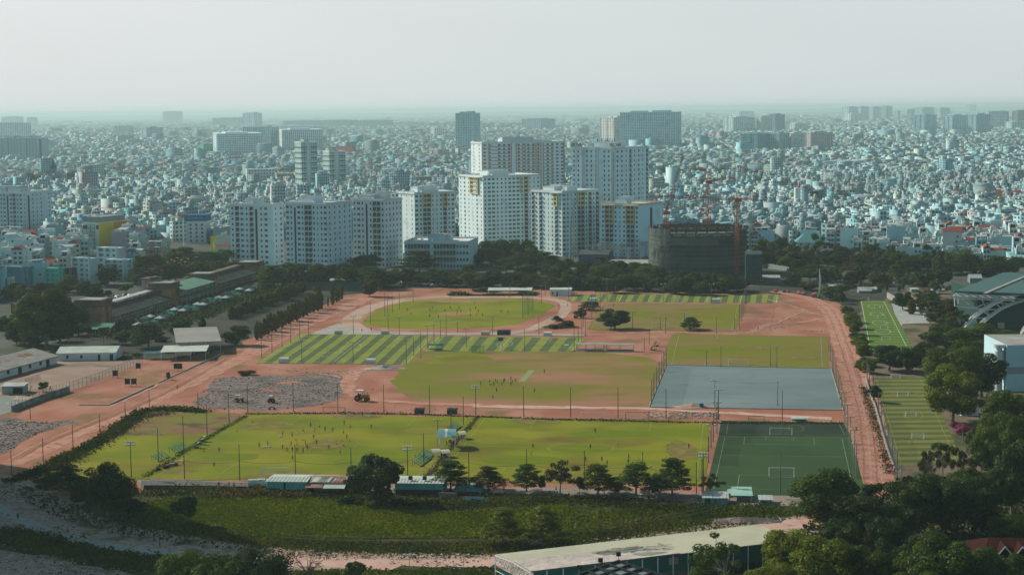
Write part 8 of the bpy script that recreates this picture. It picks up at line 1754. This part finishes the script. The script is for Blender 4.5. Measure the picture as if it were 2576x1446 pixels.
# ---------------- lettering ----------------
def text(parent,name,s,x,y,z,size,m_,rz=0,ex=.04,align='CENTER'):
    cu=bpy.data.curves.new('txt','FONT'); cu.body=s; cu.size=size; cu.extrude=ex; cu.align_x=align; cu.align_y='CENTER'
    o=bpy.data.objects.new('tmp',cu); C.objects.link(o); dg=bpy.context.evaluated_depsgraph_get(); dg.update(); me=bpy.data.meshes.new_from_object(o.evaluated_get(dg)); bpy.data.objects.remove(o)
    me.materials.clear(); me.materials.append(m_); q=bpy.data.objects.new(name,me); C.objects.link(q); q.parent=parent; q.location=(x,y,z); q.rotation_euler=(PI/2,0,rz); return q
m_ltr=mat('letter_white',(.7,.72,.72)); m_ltrb=mat('letter_blue',(.02,.09,.2)); m_ltrg=mat('letter_green',(.02,.16,.14)); m_ltro=mat('letter_orange',(.6,.15,.04))
# bank building with blue band
P=G(468,612); d=Vector((math.cos(-.08),math.sin(-.08))); L=len_to(P,d,519); H=top_h(P,541); t=thing('bank_building','white office building with blue lettered band behind the white pole','office building',(P.x,P.y,0),-.08)
b=MB(); b.box(0,0,0,L,16,H*.78,0,1); wallpart(b,'wall',[m_white,m_roofg],t); b=MB(); b.box(-.2,-.2,H*.78+.003,L+.2,16.2,H); wallpart(b,'sign_band',mat('bank_blue',(.015,.13,.25),(.02,.15,.28),scale=.1),t)
text(t,'lettering','EXIMBANK',L*.5,-.25,H*.89,L*.15,mat('letter_pale',(.3,.45,.5)))
for r_ in range(5):
    for c_ in range(3): b=MB(); x=L*(.25+.28*c_); z=H*.66-r_*H*.14; b.box(x-.9,-.06,z-1,x+.9,-.01,z+.6); wallpart(b,'window',m_glass,t)
def signboard(label,xl,xr,yb,yt,face,txt,tm,ht,z0=None,cat='billboard',yaw=-.05,name='billboard',size=.5,posts=True,ybase=None):
    P=G(xl,ybase or yb+8); d=Vector((math.cos(yaw),math.sin(yaw))); L=len_to(P,d,xr); h1=top_h(P,yt); h0=max(.2,top_h(P,yb)); t=thing(name,label,cat,(P.x,P.y,0),yaw)
    b=MB(); b.box(0,-.15,h0,L,.15,h1); wallpart(b,'panel',face,t)
    b=MB(); b.box(-.15,-.22,h0-.15,L+.15,.1,h0-.005); b.box(-.15,-.22,h1+.005,L+.15,.1,h1+.15); wallpart(b,'frame',m_iron,t)
    if posts:
        for x in (L*.2,L*.8): b=MB(); b.tube((x,.3,0),(x,.3,h1-.2),.18,5); wallpart(b,'post',m_iron,t)
    hh=(h1-h0)
    for k,s in enumerate(txt): text(t,'lettering',s,L/2,-.2,h0+hh*(.5+.27*(len(txt)-1)/2-.27*k) if len(txt)>1 else h0+hh*.5,min(hh*size,L/max(1,len(s))*1.55),tm)
    return t,L,h0,h1
my=mat('billboard_yellow',(.62,.48,.02),(.66,.52,.04),scale=.2)
t,L,h0,h1=signboard('yellow billboard with red and blue swimmer at the roundabout',434,472,643,625,my,[],m_ltr,0,ybase=652)
b=MB(); hh=h1-h0
for (a_,c_,r_) in (((.2,.25),(.5,.5),.5),((.5,.5),(.8,.8),.45),((.35,.4),(.55,.72),.3)): b.tube((L*a_[0],-.3,h0+hh*a_[1]),(L*c_[0],-.3,h0+hh*c_[1]),r_,5,r2=.2)
wallpart(b,'figure',mat('swim_red',(.45,.06,.03)),t); b=MB(); b.tube((L*.45,-.33,h0+hh*.45),(L*.62,-.33,h0+hh*.6),.6,5,r2=.3); wallpart(b,'figure_suit',mat('swim_blue',(.02,.1,.35)),t); b=MB(); b.box(0,-.17,h0+.01,L,-.151,h0+hh*.1); wallpart(b,'green_strip',mat('strip_green',(.02,.3,.1)),t)
t,L,h0,h1=signboard('tall yellow vertical banner on the side of the block by the roundabout',531,545,634,594,my,[],m_ltr,0,ybase=655,posts=True)
b=MB(); hh=h1-h0; b.tube((L*.6,-.25,h0+hh*.1),(L*.45,-.25,h0+hh*.5),L*.12,6,r2=L*.2); b.tube((L*.45,-.25,h0+hh*.5),(L*.7,-.25,h0+hh*.7),L*.15,6,r2=L*.08); wallpart(b,'figure',m_ltr,t); text(t,'lettering','Berri',L*.45,-.2,h0+hh*.86,L*.28,mat('letter_orangered',(.5,.14,.02)))
t,L,h0,h1=signboard('blue kiosk sign with white lettering before the apartment block',531,562,644,636,mat('sign_blue',(.01,.12,.2)),['Sacombank'],m_ltr,0,ybase=660,size=.75)
b=MB(); b.box(0,-.02,.1,L,5,h0-.2); wallpart(b,'kiosk_wall',mat('kiosk_blue',(.25,.45,.5)),t)
signboard('maroon billboard on a single mast at the roundabout',481,507,654,640,mat('bill_maroon',(.13,.01,.04),(.2,.05,.08),scale=.3),['MENU'],m_ltr,0,ybase=672,size=.3)
signboard('white sign with maroon lettering panel left of the yellow billboard',359,384,637,629,mat('sign_maroon',(.20,.01,.03)),['cellphone S'],m_ltr,0,ybase=660,size=.7)
signboard('dark sign with white lettering on a white house roof',298,342,634,627,mat('sign_dark',(.02,.02,.025)),['DIGITAL IMPLANT'],m_ltr,0,ybase=665,size=.8)
signboard('white sign with red lettering above the roundabout shops',408,433,608,601,m_white,['Vision 315'],mat('letter_red',(.4,.03,.03)),0,ybase=640,size=.7,posts=True)
signboard('blue band sign on the pale building beside the dark trees',206,226,684,675,mat('sign_paleblue',(.3,.5,.55)),['CB7'],mat('letter_navy',(.03,.08,.14)),0,ybase=700,size=.8)
signboard('small red sign at the corner shops',372,400,684,668,mat('sign_red',(.3,.03,.03)),['TOSHIBA'],m_ltr,0,ybase=700,size=.4)
signboard('orange red shop sign on the left street',283,303,703,693,mat('sign_red2',(.33,.05,.03)),['ALPHA'],m_ltr,0,ybase=715,size=.6)
signboard('tall red shop sign at the far left street',28,36,788,763,mat('sign_red',(.3,.03,.03)),[],m_ltr,0,ybase=795)
signboard('light blue banner with dark lettering on the bank below the trees',1170,1217,1259,1250,mat('banner_blue',(.30,.50,.55)),['SAN TAP LUYEN','BONG DA'],mat('letter_navy',(.03,.08,.14)),0,ybase=1261,size=.3,yaw=Y0,cat='banner',name='banner',posts=False)
signboard('small white notice board under the round tree',1534,1543,826,822,m_white,[],m_ltr,0,ybase=831,posts=True,name='notice_board',cat='sign')
# rooftop lettering of the twin tower
P,dL,dR,LL,LR,H,nL,nR=f8
ang=math.atan2(-dL.y,-dL.x)
def rooftext(s,u,v,z,size,m_):
    p=dL*(LL*u)+dR*(LR*v); o=text(t8,'roof_lettering',s,p.x,p.y,H+z,size,m_,rz=ang,ex=.15)
rooftext('BIDV',.92,-.01,3.2,4.2,m_ltrg); rooftext('BIDV',.10,-.01,3.2,4.2,m_ltrg); rooftext('LUGIACO',.47,.3,6.5,3.8,m_ltrb)
b=MB()
for u in (.82,.0): p=dL*(LL*u); b.tube((p.x,p.y-.3,H+3.6),(p.x,p.y+.2,H+3.6),1.0,8)
wallpart(b,'logo_disc',m_ltro,t8)
# yellow sided building with outside stair
P=G(211,640); d=Vector((math.cos(-.35),math.sin(-.35))); n=Vector((-d.y,d.x)); L=len_to(P,d,250); H=top_h(P,560); t=thing('stair_building','white narrow building with zigzag outside stair and yellow side wall','building',(P.x,P.y,0),-.35)
b=MB(); b.box(0,0,0,L,38,H,0,1); wallpart(b,'wall',[m_white,m_roofg],t); b=MB(); b.box(L+.003,0,0,L+.3,38,H-.5); wallpart(b,'yellow_side',mat('yellow_paint',(.62,.47,.04),(.52,.38,.05),scale=.1),t); b=MB(); b.box(L+.302,20,H*.62,L+.4,38,H-1); wallpart(b,'orange_panel',mat('orange_paint',(.5,.22,.05)),t)
b=MB(); k=8
for i in range(k): z=H*.95*i/k; b.tube((L*.35,-1.6,z),(L*.8,-1.6,z+H*.95/k),.14,4) if i%2 else b.tube((L*.8,-1.6,z),(L*.35,-1.6,z+H*.95/k),.14,4); b.box(L*.33,-1.8,z,L*.82,-.02,z+.12)
for x in (.33,.58,.82): b.tube((L*x,-1.7,0),(L*x,-1.7,H*.97),.14,4)
wallpart(b,'outside_stair',mat('stair_iron',(.06,.10,.10)),t); b=MB(); b.box(0,-.06,H*.80,L*.3,-.01,H*.92); b.box(L*.85,-.06,H*.80,L,-.01,H*.92); wallpart(b,'window',m_glass,t); b=MB(); b.box(.2,4,H+.01,L-.2,36,H+4); wallpart(b,'roof_shed',m_iron,t)
# temple with long green hipped roof
def temple():
    P=G(352,578); d=Vector((math.cos(-.04),math.sin(-.04))); L=len_to(P,d,465); t=thing('temple','temple hall with long dark green curved roof among the left houses','temple',(P.x,P.y,0),-.04); h0=top_h(P,566); h1=h0+9
    b=MB(); b.box(3,2,0,L-3,26,h0+2); wallpart(b,'wall',mat('temple_wall',(.28,.12,.1),(.2,.2,.18),scale=.2),t)
    b=MB(); b.add([(-4,-2,h0-1),(L+4,-2,h0-1),(L-6,7,h0+4),(6,7,h0+4)],[(0,1,2,3)]); b.add([(4,6,h0+4.2),(L-4,6,h0+4.2),(L-7,15,h1),(7,15,h1),(4,24,h0+4.2),(L-4,24,h0+4.2)],[(0,1,2,3),(3,2,5,4),(0,3,4),(1,5,2)]); wallpart(b,'roof',mat('temple_green',(.035,.115,.095),(.05,.15,.12),scale=.3),t)
    b=MB(); b.tube((5,15,h1+.2),(L-5,15,h1+.2),.6,6); b.tube((5,15,h1),(2,15,h1+2),.4,5,r2=.1); b.tube((L-5,15,h1),(L-2,15,h1+2),.4,5,r2=.1); b.tube((-4.4,-2.2,h0-1),(6,7,h0+4.2),.3,5); b.tube((L+4.4,-2.2,h0-1),(L-6,7,h0+4.2),.3,5); wallpart(b,'ridge',m_capst,t)
temple()
# church tower
P=G(137,482); t=thing('church','grey blue church with tall dark spire and clock at left','church',(P.x,P.y,0),.1); H=top_h(P,402); w_=22/ppm(P)
b=MB(); b.cbox(0,0,0,w_*.62,w_*.62,H*.72); b.cbox(0,w_*1.2,0,w_*1.1,w_*1.7,H*.3)
for s_ in (-1,1): b.cbox(s_*w_*.5,0,0,w_*.3,w_*.5,H*.38)
wallpart(b,'wall',mat('church_grey',(.17,.26,.28),(.12,.2,.22),scale=.1),t)
b=MB(); b.add([(-w_*.36,-w_*.36,H*.72),(w_*.36,-w_*.36,H*.72),(w_*.36,w_*.36,H*.72),(-w_*.36,w_*.36,H*.72),(0,0,H)],[(0,1,4),(1,2,4),(2,3,4),(3,0,4)])
for s_ in (-1,1): x=s_*w_*.5; b.add([(x-w_*.18,-w_*.27,H*.38),(x+w_*.18,-w_*.27,H*.38),(x+w_*.18,w_*.27,H*.38),(x-w_*.18,w_*.27,H*.38),(x,0,H*.52)],[(0,1,4),(1,2,4),(2,3,4),(3,0,4)])
wallpart(b,'spire',mat('slate',(.03,.06,.065),(.05,.08,.085),scale=.3),t); b=MB(); b.tube((0,-w_*.33,H*.55),(0,-w_*.315,H*.55),w_*.14,14); wallpart(b,'clock_face',m_gw,t)
b=MB(); b.box(-w_*.12,-w_*.33,H*.22,w_*.12,-w_*.315,H*.45); b.box(-w_*.16,-w_*.33,0,w_*.16,-w_*.315,H*.14); b.box(-w_*.08,-w_*.33,H*.62,w_*.08,-w_*.315,H*.68); wallpart(b,'window',m_black,t)
# pagoda
P=G(1156,406); t=thing('pagoda','small dark tiered pagoda in the centre distance','pagoda',(P.x,P.y,0)); H=top_h(P,372); w_=13/ppm(P)
for k in range(6):
    b=MB(); z=H*k/7; w2=w_*(1-.1*k); b.cbox(0,0,z,w2*.7,w2*.7,H/7); wallpart(b,'storey',m_cream,t); b=MB(); z2=z+H/7; b.add([(-w2*.6,-w2*.6,z2-.5),(w2*.6,-w2*.6,z2-.5),(w2*.6,w2*.6,z2-.5),(-w2*.6,w2*.6,z2-.5),(0,0,z2+H*.09)],[(0,1,4),(1,2,4),(2,3,4),(3,0,4)]); wallpart(b,'eave',m_capst,t)
b=MB(); b.tube((0,0,H*.9),(0,0,H),.4,5,r2=.1); wallpart(b,'finial',m_capst,t)
# thin obelisk-like pinkish tower
P=G(935,447); t=thing('church_tower','slender pinkish church tower left of the centre','tower',(P.x,P.y,0)); H=top_h(P,402); w_=7/ppm(P); b=MB(); b.cbox(0,0,0,w_,w_,H*.85); wallpart(b,'shaft',mat('pink_stone',(.42,.34,.32)),t); b=MB(); b.add([(-w_*.5,-w_*.5,H*.85),(w_*.5,-w_*.5,H*.85),(w_*.5,w_*.5,H*.85),(-w_*.5,w_*.5,H*.85),(0,0,H)],[(0,1,4),(1,2,4),(2,3,4),(3,0,4)]); wallpart(b,'cap',MC['pink_stone'],t)
# red hipped roof houses at the right
def hip(label,xl,xr,yb,ye,yr_,dp,rc=None,wc=None,cat='house',yaw=-.1):
    P=G(xl,yb); d=Vector((math.cos(yaw),math.sin(yaw))); L=len_to(P,d,xr); h=top_h(P,ye); t=thing('hipped_house',label,cat,(P.x,P.y,0),yaw); hr_=h+dp*.34; e=min(L*.3,dp/2)
    b=MB(); b.box(0,0,0,L,dp,h); wallpart(b,'wall',wc or m_cream,t)
    b=MB(); b.add([(-1,-1,h+.01),(L+1,-1,h+.01),(L+1,dp+1,h+.01),(-1,dp+1,h+.01),(e,dp/2,hr_),(L-e,dp/2,hr_)],[(0,1,5,4),(2,3,4,5),(3,0,4),(1,2,5),(3,2,1,0)]); wallpart(b,'roof',rc or m_tile,t)
    b=MB(); k=max(2,int(L/5))
    for i in range(k): x=(i+.5)*L/k; b.box(x-.8,-.06,h*.55,x+.8,-.01,h*.8)
    wallpart(b,'window',m_glass,t)
hip('large villa with dark red hipped roof near the right edge',2492,2535,516,500,480,26); hip('pink red roofed hall beside the large villa',2476,2496,500,492,482,18,mat('pinkred',(.38,.08,.09))); hip('second dark red roofed villa at the right edge',2535,2590,518,502,486,24)
hip('red roofed house behind the netted building',1815,1850,545,536,528,20); hip('long dark red roof in the centre distance',985,1155,470,465,458,20,mat('faded_red',(.26,.08,.09)),m_white,'hall'); hip('red pyramid roof hall in the centre distance',1020,1060,476,472,464,34,mat('faded_red',(.26,.08,.09)),m_white,'hall')
hip('pale roofed hall with red ridge left of the banded towers',822,900,398,392,386,60,mat('faded_red',(.26,.08,.09)),m_white,'hall'); hip('white twin gabled house beyond the park',2530,2552,660,648,640,14,mat('dark_gable',(.12,.12,.12)),m_white); hip('long brown roofed row beyond the park',2100,2150,552,545,540,12,mat('brown_tin',(.17,.10,.09)),m_white)
hip('green roofed shed among the right houses',2105,2140,565,560,553,14,mat('bright_green_tin',(.04,.26,.18)),m_white); hip('turquoise roofed church hall beyond the park trees',2005,2085,625,610,600,20,mat('teal_gable',(.10,.25,.28)),mat('pale_aqua_wall',(.35,.5,.55)))
# white church with red cross
P=G(2037,540); t=thing('modern_church','white modern church tower with red cross among right houses','church',(P.x-10,P.y,0)); H=top_h(P,472); b=MB(); b.cbox(0,0,0,9,9,H); b.cbox(14,4,0,34,22,H*.42); wallpart(b,'wall',m_white,t); b=MB(); b.box(3.5,-9.6,H*.45,4.5,-9.2,H*.72); b.box(1.5,-9.61,H*.58,6.5,-9.19,H*.62); b.tube((0,0,H),(0,0,H+5),1.5,6,r2=.2); wallpart(b,'red_cross',mat('cross_red',(.35,.05,.05)),t); b=MB(); b.cbox(4,-9,0,8,5,H*.45); wallpart(b,'porch',m_white,t)
# coloured near blocks on the left
for a in [('teal fronted shop house at the left street',115,168,722,675,24,4,(.05,.42,.36)),('dark blue shop house at the far left',12,86,722,672,26,4,(.04,.20,.28)),('pale blue blank walled building before the left trees',184,248,722,650,34,6,(.36,.52,.56)),('white stepped building with blank side behind the left trees',248,318,700,624,30,6,(.50,.60,.62)),('light blue angular building on the left street',265,335,708,654,26,5,(.42,.56,.62)),('cream blank walled building at left',75,148,640,588,25,5,(.50,.50,.42)),('small green shop house in the left blocks',308,357,655,605,30,4,(.10,.30,.22)),('lime green house beside the blue roofs',379,412,590,567,20,3,(.22,.48,.12)),('dark fronted shop house beside the teal one',168,192,728,675,30,4,(.05,.05,.055)),('rounded white corner building at the roundabout',360,430,640,608,20,4,(.5,.54,.54)),('grey shop block with red base at the roundabout',384,418,645,622,20,3,(.33,.34,.36)),('sloping blue roofed factory hall in the left blocks',287,410,575,560,10,2,(.08,.32,.45)),('grey panel building under construction beside the stair building',0,36,745,700,20,4,(.4,.5,.5))]:
    lb,xl,xr,yb,yt,a_,fl,c=a; block(lb,xl,xl+(xr-xl)*.72,xr,yb,yt,a_,fl,3,4 if fl<6 else 0,c,'building','coloured blocks on the left streets')
for a in [('wide pale blue hall roof beyond the netted building',1895,2025,600,583,18,2,(.42,.52,.54)),('cream building beyond the park corner',2012,2068,588,552,22,4,(.60,.53,.44)),('sky blue house with red tiles beyond the park',2160,2235,620,603,14,2,(.10,.38,.48)),('white wide house with awning beyond the park',2185,2245,640,600,24,3,(.54,.60,.60)),('grey house block beside the park trees',2245,2330,600,568,20,3,(.50,.56,.58)),('pale flat house right of the park trees',2330,2395,640,615,16,2,(.55,.60,.60)),('white house block near the right edge',2460,2530,560,520,24,4,(.46,.58,.63)),('light blue house near the right edge',2395,2450,545,510,20,4,(.46,.58,.63))]:
    lb,xl,xr,yb,yt,a_,fl,c=a; block(lb,xl,xl+(xr-xl)*.75,xr,yb,yt,a_,fl,4,3,c,'building','pale blocks beyond the park')
# roundabout flowers / lamps
for i in range(16):
    px,py=Q1(1560+ (i*97)%260,560+(i*53)%95); P=G(px,py+14); t=thing('street_lamp','yellow flower shaped street decoration at the roundabout','street lamp',(P.x,P.y,0),0,'yellow flower decorations at the roundabout'); b=MB(); b.tube((0,0,0),(0,0,6),.1,5); wallpart(b,'pole',m_iron,t); b=MB()
    for k in range(5): a=2*PI*k/5; b.tube((0,0,6),(.9*math.cos(a),.9*math.sin(a),6.5),.35,5,r2=.15)
    wallpart(b,'petals',mat('petal_yellow',(.7,.5,.05)),t)
# ---------------- undergrowth, litter ----------------
def scrub(name,poly,n,h,size,m_,label,seed,band_w=None,cat='undergrowth',jit=0):
    rg_=np.random.default_rng(seed)
    if band_w:
        P=wpoly(poly,4,False); S=[];
        seg=[math.dist(P[i],P[i+1]) for i in range(len(P)-1)]; cum=np.cumsum(seg)/sum(seg)
        k=np.searchsorted(cum,rg_.random(n)); a=np.array(P)[k]; c=np.array(P)[k+1]; u=rg_.random((n,1)); xy=a+(c-a)*u+rg_.normal(size=(n,2))*band_w/2.4
    else:
        P=np.array(wpoly(poly,3)); mn,mx=P.min(0),P.max(0); q=rg_.uniform(mn,mx,(n*4,2)); inside=np.zeros(len(q),bool); j=len(P)-1
        for i in range(len(P)):
            c=((P[i,1]>q[:,1])!=(P[j,1]>q[:,1]))&(q[:,0]<(P[j,0]-P[i,0])*(q[:,1]-P[i,1])/(P[j,1]-P[i,1]+1e-12)+P[i,0]); inside^=c; j=i
        xy=q[inside][:n]; n=len(xy)
    # clumping
    f=np.sin(xy[:,0]*.35+seed)*np.cos(xy[:,1]*.23+seed*2)+np.sin(xy[:,0]*.11+xy[:,1]*.13)
    hh=h*np.clip(.55+.35*f+rg_.normal(size=n)*.15,.12,1.5); z=rg_.random(n)*hh
    p=np.stack([xy[:,0],xy[:,1],z+.1],1); nr=rg_.normal(size=(n,3))+np.array([0,0,.6]); nr/=np.linalg.norm(nr,axis=1)[:,None]; t=np.cross(nr,rg_.normal(size=(n,3))); t/=np.linalg.norm(t,axis=1)[:,None]; b_=np.cross(nr,t); s=size*rg_.uniform(.5,1.5,(n,1))
    V=np.stack([p-t*s*.5,p+b_*s*.4,p+t*s*.5,p-b_*s*.4],1).reshape(-1,3); V[:,2]=np.maximum(V[:,2],.02)
    me=bpy.data.meshes.new(name); me.vertices.add(4*n); me.vertices.foreach_set('co',V.ravel()); me.loops.add(4*n); me.loops.foreach_set('vertex_index',np.arange(4*n)); me.polygons.add(n); me.polygons.foreach_set('loop_start',np.arange(n)*4); me.polygons.foreach_set('loop_total',np.full(n,4))
    a=me.attributes.new('leafv','FLOAT','FACE'); a.data.foreach_set('value',np.clip(.45+.25*f+rg_.normal(size=n)*.22,0,1).astype(np.float32)); me.materials.append(m_); me.update(); me.validate()
    o=bpy.data.objects.new(name,me); C.objects.link(o); tag(o,label,cat,None,'stuff'); return o
WD=leafmat('weed_dark',(.016,.028,.008),(.075,.09,.02)); WG=leafmat('weed_green',(.035,.055,.01),(.13,.15,.025)); WB=leafmat('weed_brown',(.03,.035,.012),(.12,.085,.04)); HY=leafmat('hyacinth_leaf',(.08,.11,.004),(.23,.26,.012),trans=.2)
scrub('hyacinth_leaves',[(345,1270),(430,1253),(560,1250),(720,1248),(900,1262),(1060,1287),(1290,1281),(1400,1272),(1480,1288),(1570,1300),(1550,1330),(1440,1345),(1330,1352),(1080,1355),(940,1356),(860,1358),(700,1352),(600,1335),(480,1316),(350,1298)],60000,.45,.55,HY,'dense mat of green water hyacinth covering the pond',1,cat='water plants')
scrub('bank_weeds',[(340,1240),(600,1240),(880,1246),(1000,1262),(1180,1272),(1320,1262),(1500,1262),(1640,1275),(1780,1284),(1940,1284)],13000,1.2,.6,WD,'dark tangled weeds along the far bank of the pond',2,band_w=8)
scrub('bank_weeds',[(560,1250),(760,1244),(880,1248)],3000,1.6,.7,WB,'brown dry weeds below the sheds',12,band_w=5)
scrub('bank_weeds',[(1400,1300),(1520,1305),(1640,1300),(1760,1296),(1860,1290)],7000,.9,.6,WG,'weeds on the right bank of the pond',13,band_w=10)
scrub('bank_grass',[(330,1300),(450,1330),(600,1352),(760,1372),(950,1378),(1150,1380),(1330,1372),(1480,1352),(1640,1325),(1800,1302),(1960,1290)],18000,.7,.6,WG,'rough green grass along the near bank of the pond',3,band_w=7)
scrub('bank_grass',[(640,1366),(950,1374),(1280,1374),(1500,1350),(1700,1318)],3500,.9,.5,WB,'dry brown grass along the pond fence',14,band_w=6)
scrub('hedge_weeds',[(20,1212),(110,1180),(220,1125),(300,1080),(345,1042),(400,1032),(520,1036)],9000,1.4,.7,WD,'dark overgrown hedge beside the left red road',4,band_w=3.2)
scrub('hedge_weeds',[(365,1200),(460,1140),(540,1092),(622,1046)],1500,.5,.45,WG,'thin weeds along the west sideline ditch',5,band_w=1.6)
scrub('ditch_weeds',[(622,1042),(800,1040),(1000,1042),(1200,1048),(1400,1056),(1600,1060),(1800,1064),(2120,1066)],4000,.5,.45,WD,'dark weeds along the far edge of the near pitches',6,band_w=2.0)
scrub('ditch_weeds',[(1075,1200),(1140,1120),(1205,1048)],900,.4,.4,WG,'thin weeds between the two near pitches',7,band_w=1.6)
scrub('hedge_weeds',[(60,1205),(160,1165),(260,1108),(350,1052),(430,1040)],3500,.9,.6,WB,'dry brown grass fringing the left hedge',24,band_w=5)
scrub('path_weeds',[(-20,1345),(60,1350),(150,1380),(260,1402),(400,1418),(520,1432),(640,1448)],14000,1.2,.7,WG,'green weeds below the grey path',8,band_w=7)
scrub('rubble_weeds',[(60,1225),(250,1295),(420,1345),(640,1385),(820,1400),(640,1392),(300,1345),(80,1275)],2200,.8,.7,WD,'sparse weeds growing in the rubble at lower left',9)
scrub('rubble_weeds',[(660,1380),(1240,1392),(1240,1408),(700,1398)],500,.5,.45,WG,'sparse tufts on the rubble beside the pale road',15)
scrub('rubble_weeds',[(1400,1370),(1880,1300),(1960,1310),(1500,1375)],1200,.7,.6,WG,'tufts on the rubble behind the market hall',16)
scrub('road_weeds',[Z4(960,500),Z4(1030,700),Z4(1090,900),Z4(1140,1050),Z8(1180,80),Z8(1240,250)],2500,.6,.45,WB,'weeds along the right red road wall',10,band_w=2.2)
scrub('bottom_grass',[(740,1440),(900,1436),(1100,1432),(1250,1430),(1250,1500),(740,1500)],8000,.7,.7,WG,'bright rough grass at the bottom edge',11)
scrub('right_undergrowth',[(1960,1420),(2050,1300),(2200,1230),(2300,1200),(2600,1230),(2620,1500),(1960,1540)],9000,1.3,1.1,WD,'dark undergrowth beneath the lower right trees',17)
scrub('yard_greenery',[Q1(1250,1260),Q1(1500,1180),Q1(1800,1080),Q1(2100,990),Q1(2400,930),(700,720)],6000,2.6,1.1,WD,'dark low greenery in the grandstand yard',25,band_w=16)
scrub('yard_greenery',[(300,850),(420,820),(560,770),(650,730)],4000,1.6,1.0,WD,'dark shrubs between the cypress rows',26,band_w=12)
scrub('garden_hedge',[(1290-160,744),(1330,744),(1337,744)],2500,2.2,.8,WD,'clipped dark hedge behind the oval',18,band_w=2)
def litter(name,poly,n,smax,mats,label,seed,hmax=.25):
    rr=random.Random(seed); P=wpoly(poly,3); xs=[p[0] for p in P]; ys=[p[1] for p in P]; b=MB(); k=0; tries=0
    def ins(x,y):
        c=False; j=len(P)-1
        for i in range(len(P)):
            if (P[i][1]>y)!=(P[j][1]>y) and x<(P[j][0]-P[i][0])*(y-P[i][1])/(P[j][1]-P[i][1])+P[i][0]: c=not c
            j=i
        return c
    cl=[(rr.uniform(min(xs),max(xs)),rr.uniform(min(ys),max(ys))) for _ in range(max(4,n//45))]
    while k<n and tries<n*12:
        tries+=1
        if rr.random()<.6: c=rr.choice(cl); x,y=rr.gauss(c[0],4),rr.gauss(c[1],4)
        else: x,y=rr.uniform(min(xs),max(xs)),rr.uniform(min(ys),max(ys))
        if not ins(x,y): continue
        k+=1; s=smax*rr.random()**2+.12; a=rr.uniform(0,PI); u=(math.cos(a),math.sin(a)); v_=(-u[1],u[0]); b.obox((x,y),u,v_,-s/2,s/2,-s*rr.uniform(.2,.5),s*rr.uniform(.2,.5),.08,.12+s*rr.uniform(.2,.5),rr.randrange(len(mats)))
    o=b.build(name,mats); tag(o,label,'debris',None,'stuff')
RB=[mat('chip_white',(.45,.46,.45)),mat('chip_greyB',(.2,.19,.185)),mat('chip_grey',(.28,.27,.26)),mat('chip_brown',(.2,.13,.1)),mat('chip_dark',(.07,.065,.06))]
litter('rubble_chips',[Z1(2240,400),Z2(160,385),Z2(870,400),Z2(860,560),Z2(500,700),Z2(0,730),Z1(1960,690),Z1(2110,470)],1500,.45,RB,'broken rubble and litter scattered on the grey rubble field',1)
litter('rubble_chips',[Z1(-60,860),Z1(420,850),Z1(760,840),Z1(400,960),Z1(60,1150),Z1(-60,1180)],800,.5,RB,'rubble and white litter on the bank at the left edge',2)
litter('rubble_chips',[(0,1215),(120,1230),(250,1295),(420,1345),(700,1385),(1240,1392),(1240,1440),(700,1400),(400,1440),(0,1446)],2600,.42,RB,'stones and white litter on the rubble ground at lower left',3)
litter('rubble_chips',[(1400,1372),(1700,1328),(1880,1298),(1990,1302),(1900,1318),(1560,1375)],500,.45,RB,'stones and litter on the pale ground behind the market hall',4)
litter('rubble_chips',[Z3(1400,740),Z3(2060,770),Z3(2060,825),Z3(1400,810)],350,.6,RB[:3],'litter along the dirt strip below the blue court',5)
litter('rubble_chips',[Z2(0,260),Z2(1400,270),Z2(1250,450),Z2(2000,640),Z2(2000,760),Z2(900,740),Z2(900,400),Z2(0,390)],300,.4,RB[:2],'small stones scattered on the red earth in the middle',6)
litter('rubble_chips',[Q4(150,920),Q4(560,1040),Q4(540,1280),Q4(0,1280),Q3(2200,1200)],200,.45,RB[:2],'small stones scattered on the red earth at right',7)
# ---------------- single out equal labels ----------------
from collections import defaultdict
bpy.context.view_layer.update()
ORD=['first','second','third']+['%dth'%i for i in range(4,400)]
for i in range(len(ORD)):
    n_=i+1
    if n_>3 and n_%10==1 and n_%100!=11: ORD[i]='%dst'%n_
    if n_>3 and n_%10==2 and n_%100!=12: ORD[i]='%dnd'%n_
    if n_>3 and n_%10==3 and n_%100!=13: ORD[i]='%drd'%n_
gr=defaultdict(list)
for o in ALL:
    if 'label' in o: gr[o['label']].append(o)
for l,os_ in gr.items():
    if len(os_)<2: continue
    os_.sort(key=lambda o:proj(o.location)[0])
    for i,o in enumerate(os_): o['label']=l+', '+ORD[i]+' from left'
# ---------------- haze ----------------
b=MB(); b.box(-30000,-800,-1,30000,40000,135); hz=b.build('haze',[]); hz['kind']='stuff'
hm=bpy.data.materials.new('haze'); hm.use_nodes=True; t=hm.node_tree; t.nodes.remove(t.nodes['Principled BSDF'])
pv=t.nodes.new('ShaderNodeVolumePrincipled'); pv.inputs['Color'].default_value=(.61,.82,.86,1); pv.inputs['Density'].default_value=.00007; pv.inputs['Anisotropy'].default_value=.2
t.links.new(pv.outputs[0],t.nodes['Material Output'].inputs['Volume']); hz.data.materials.append(hm)
print('objects',len(bpy.data.objects))
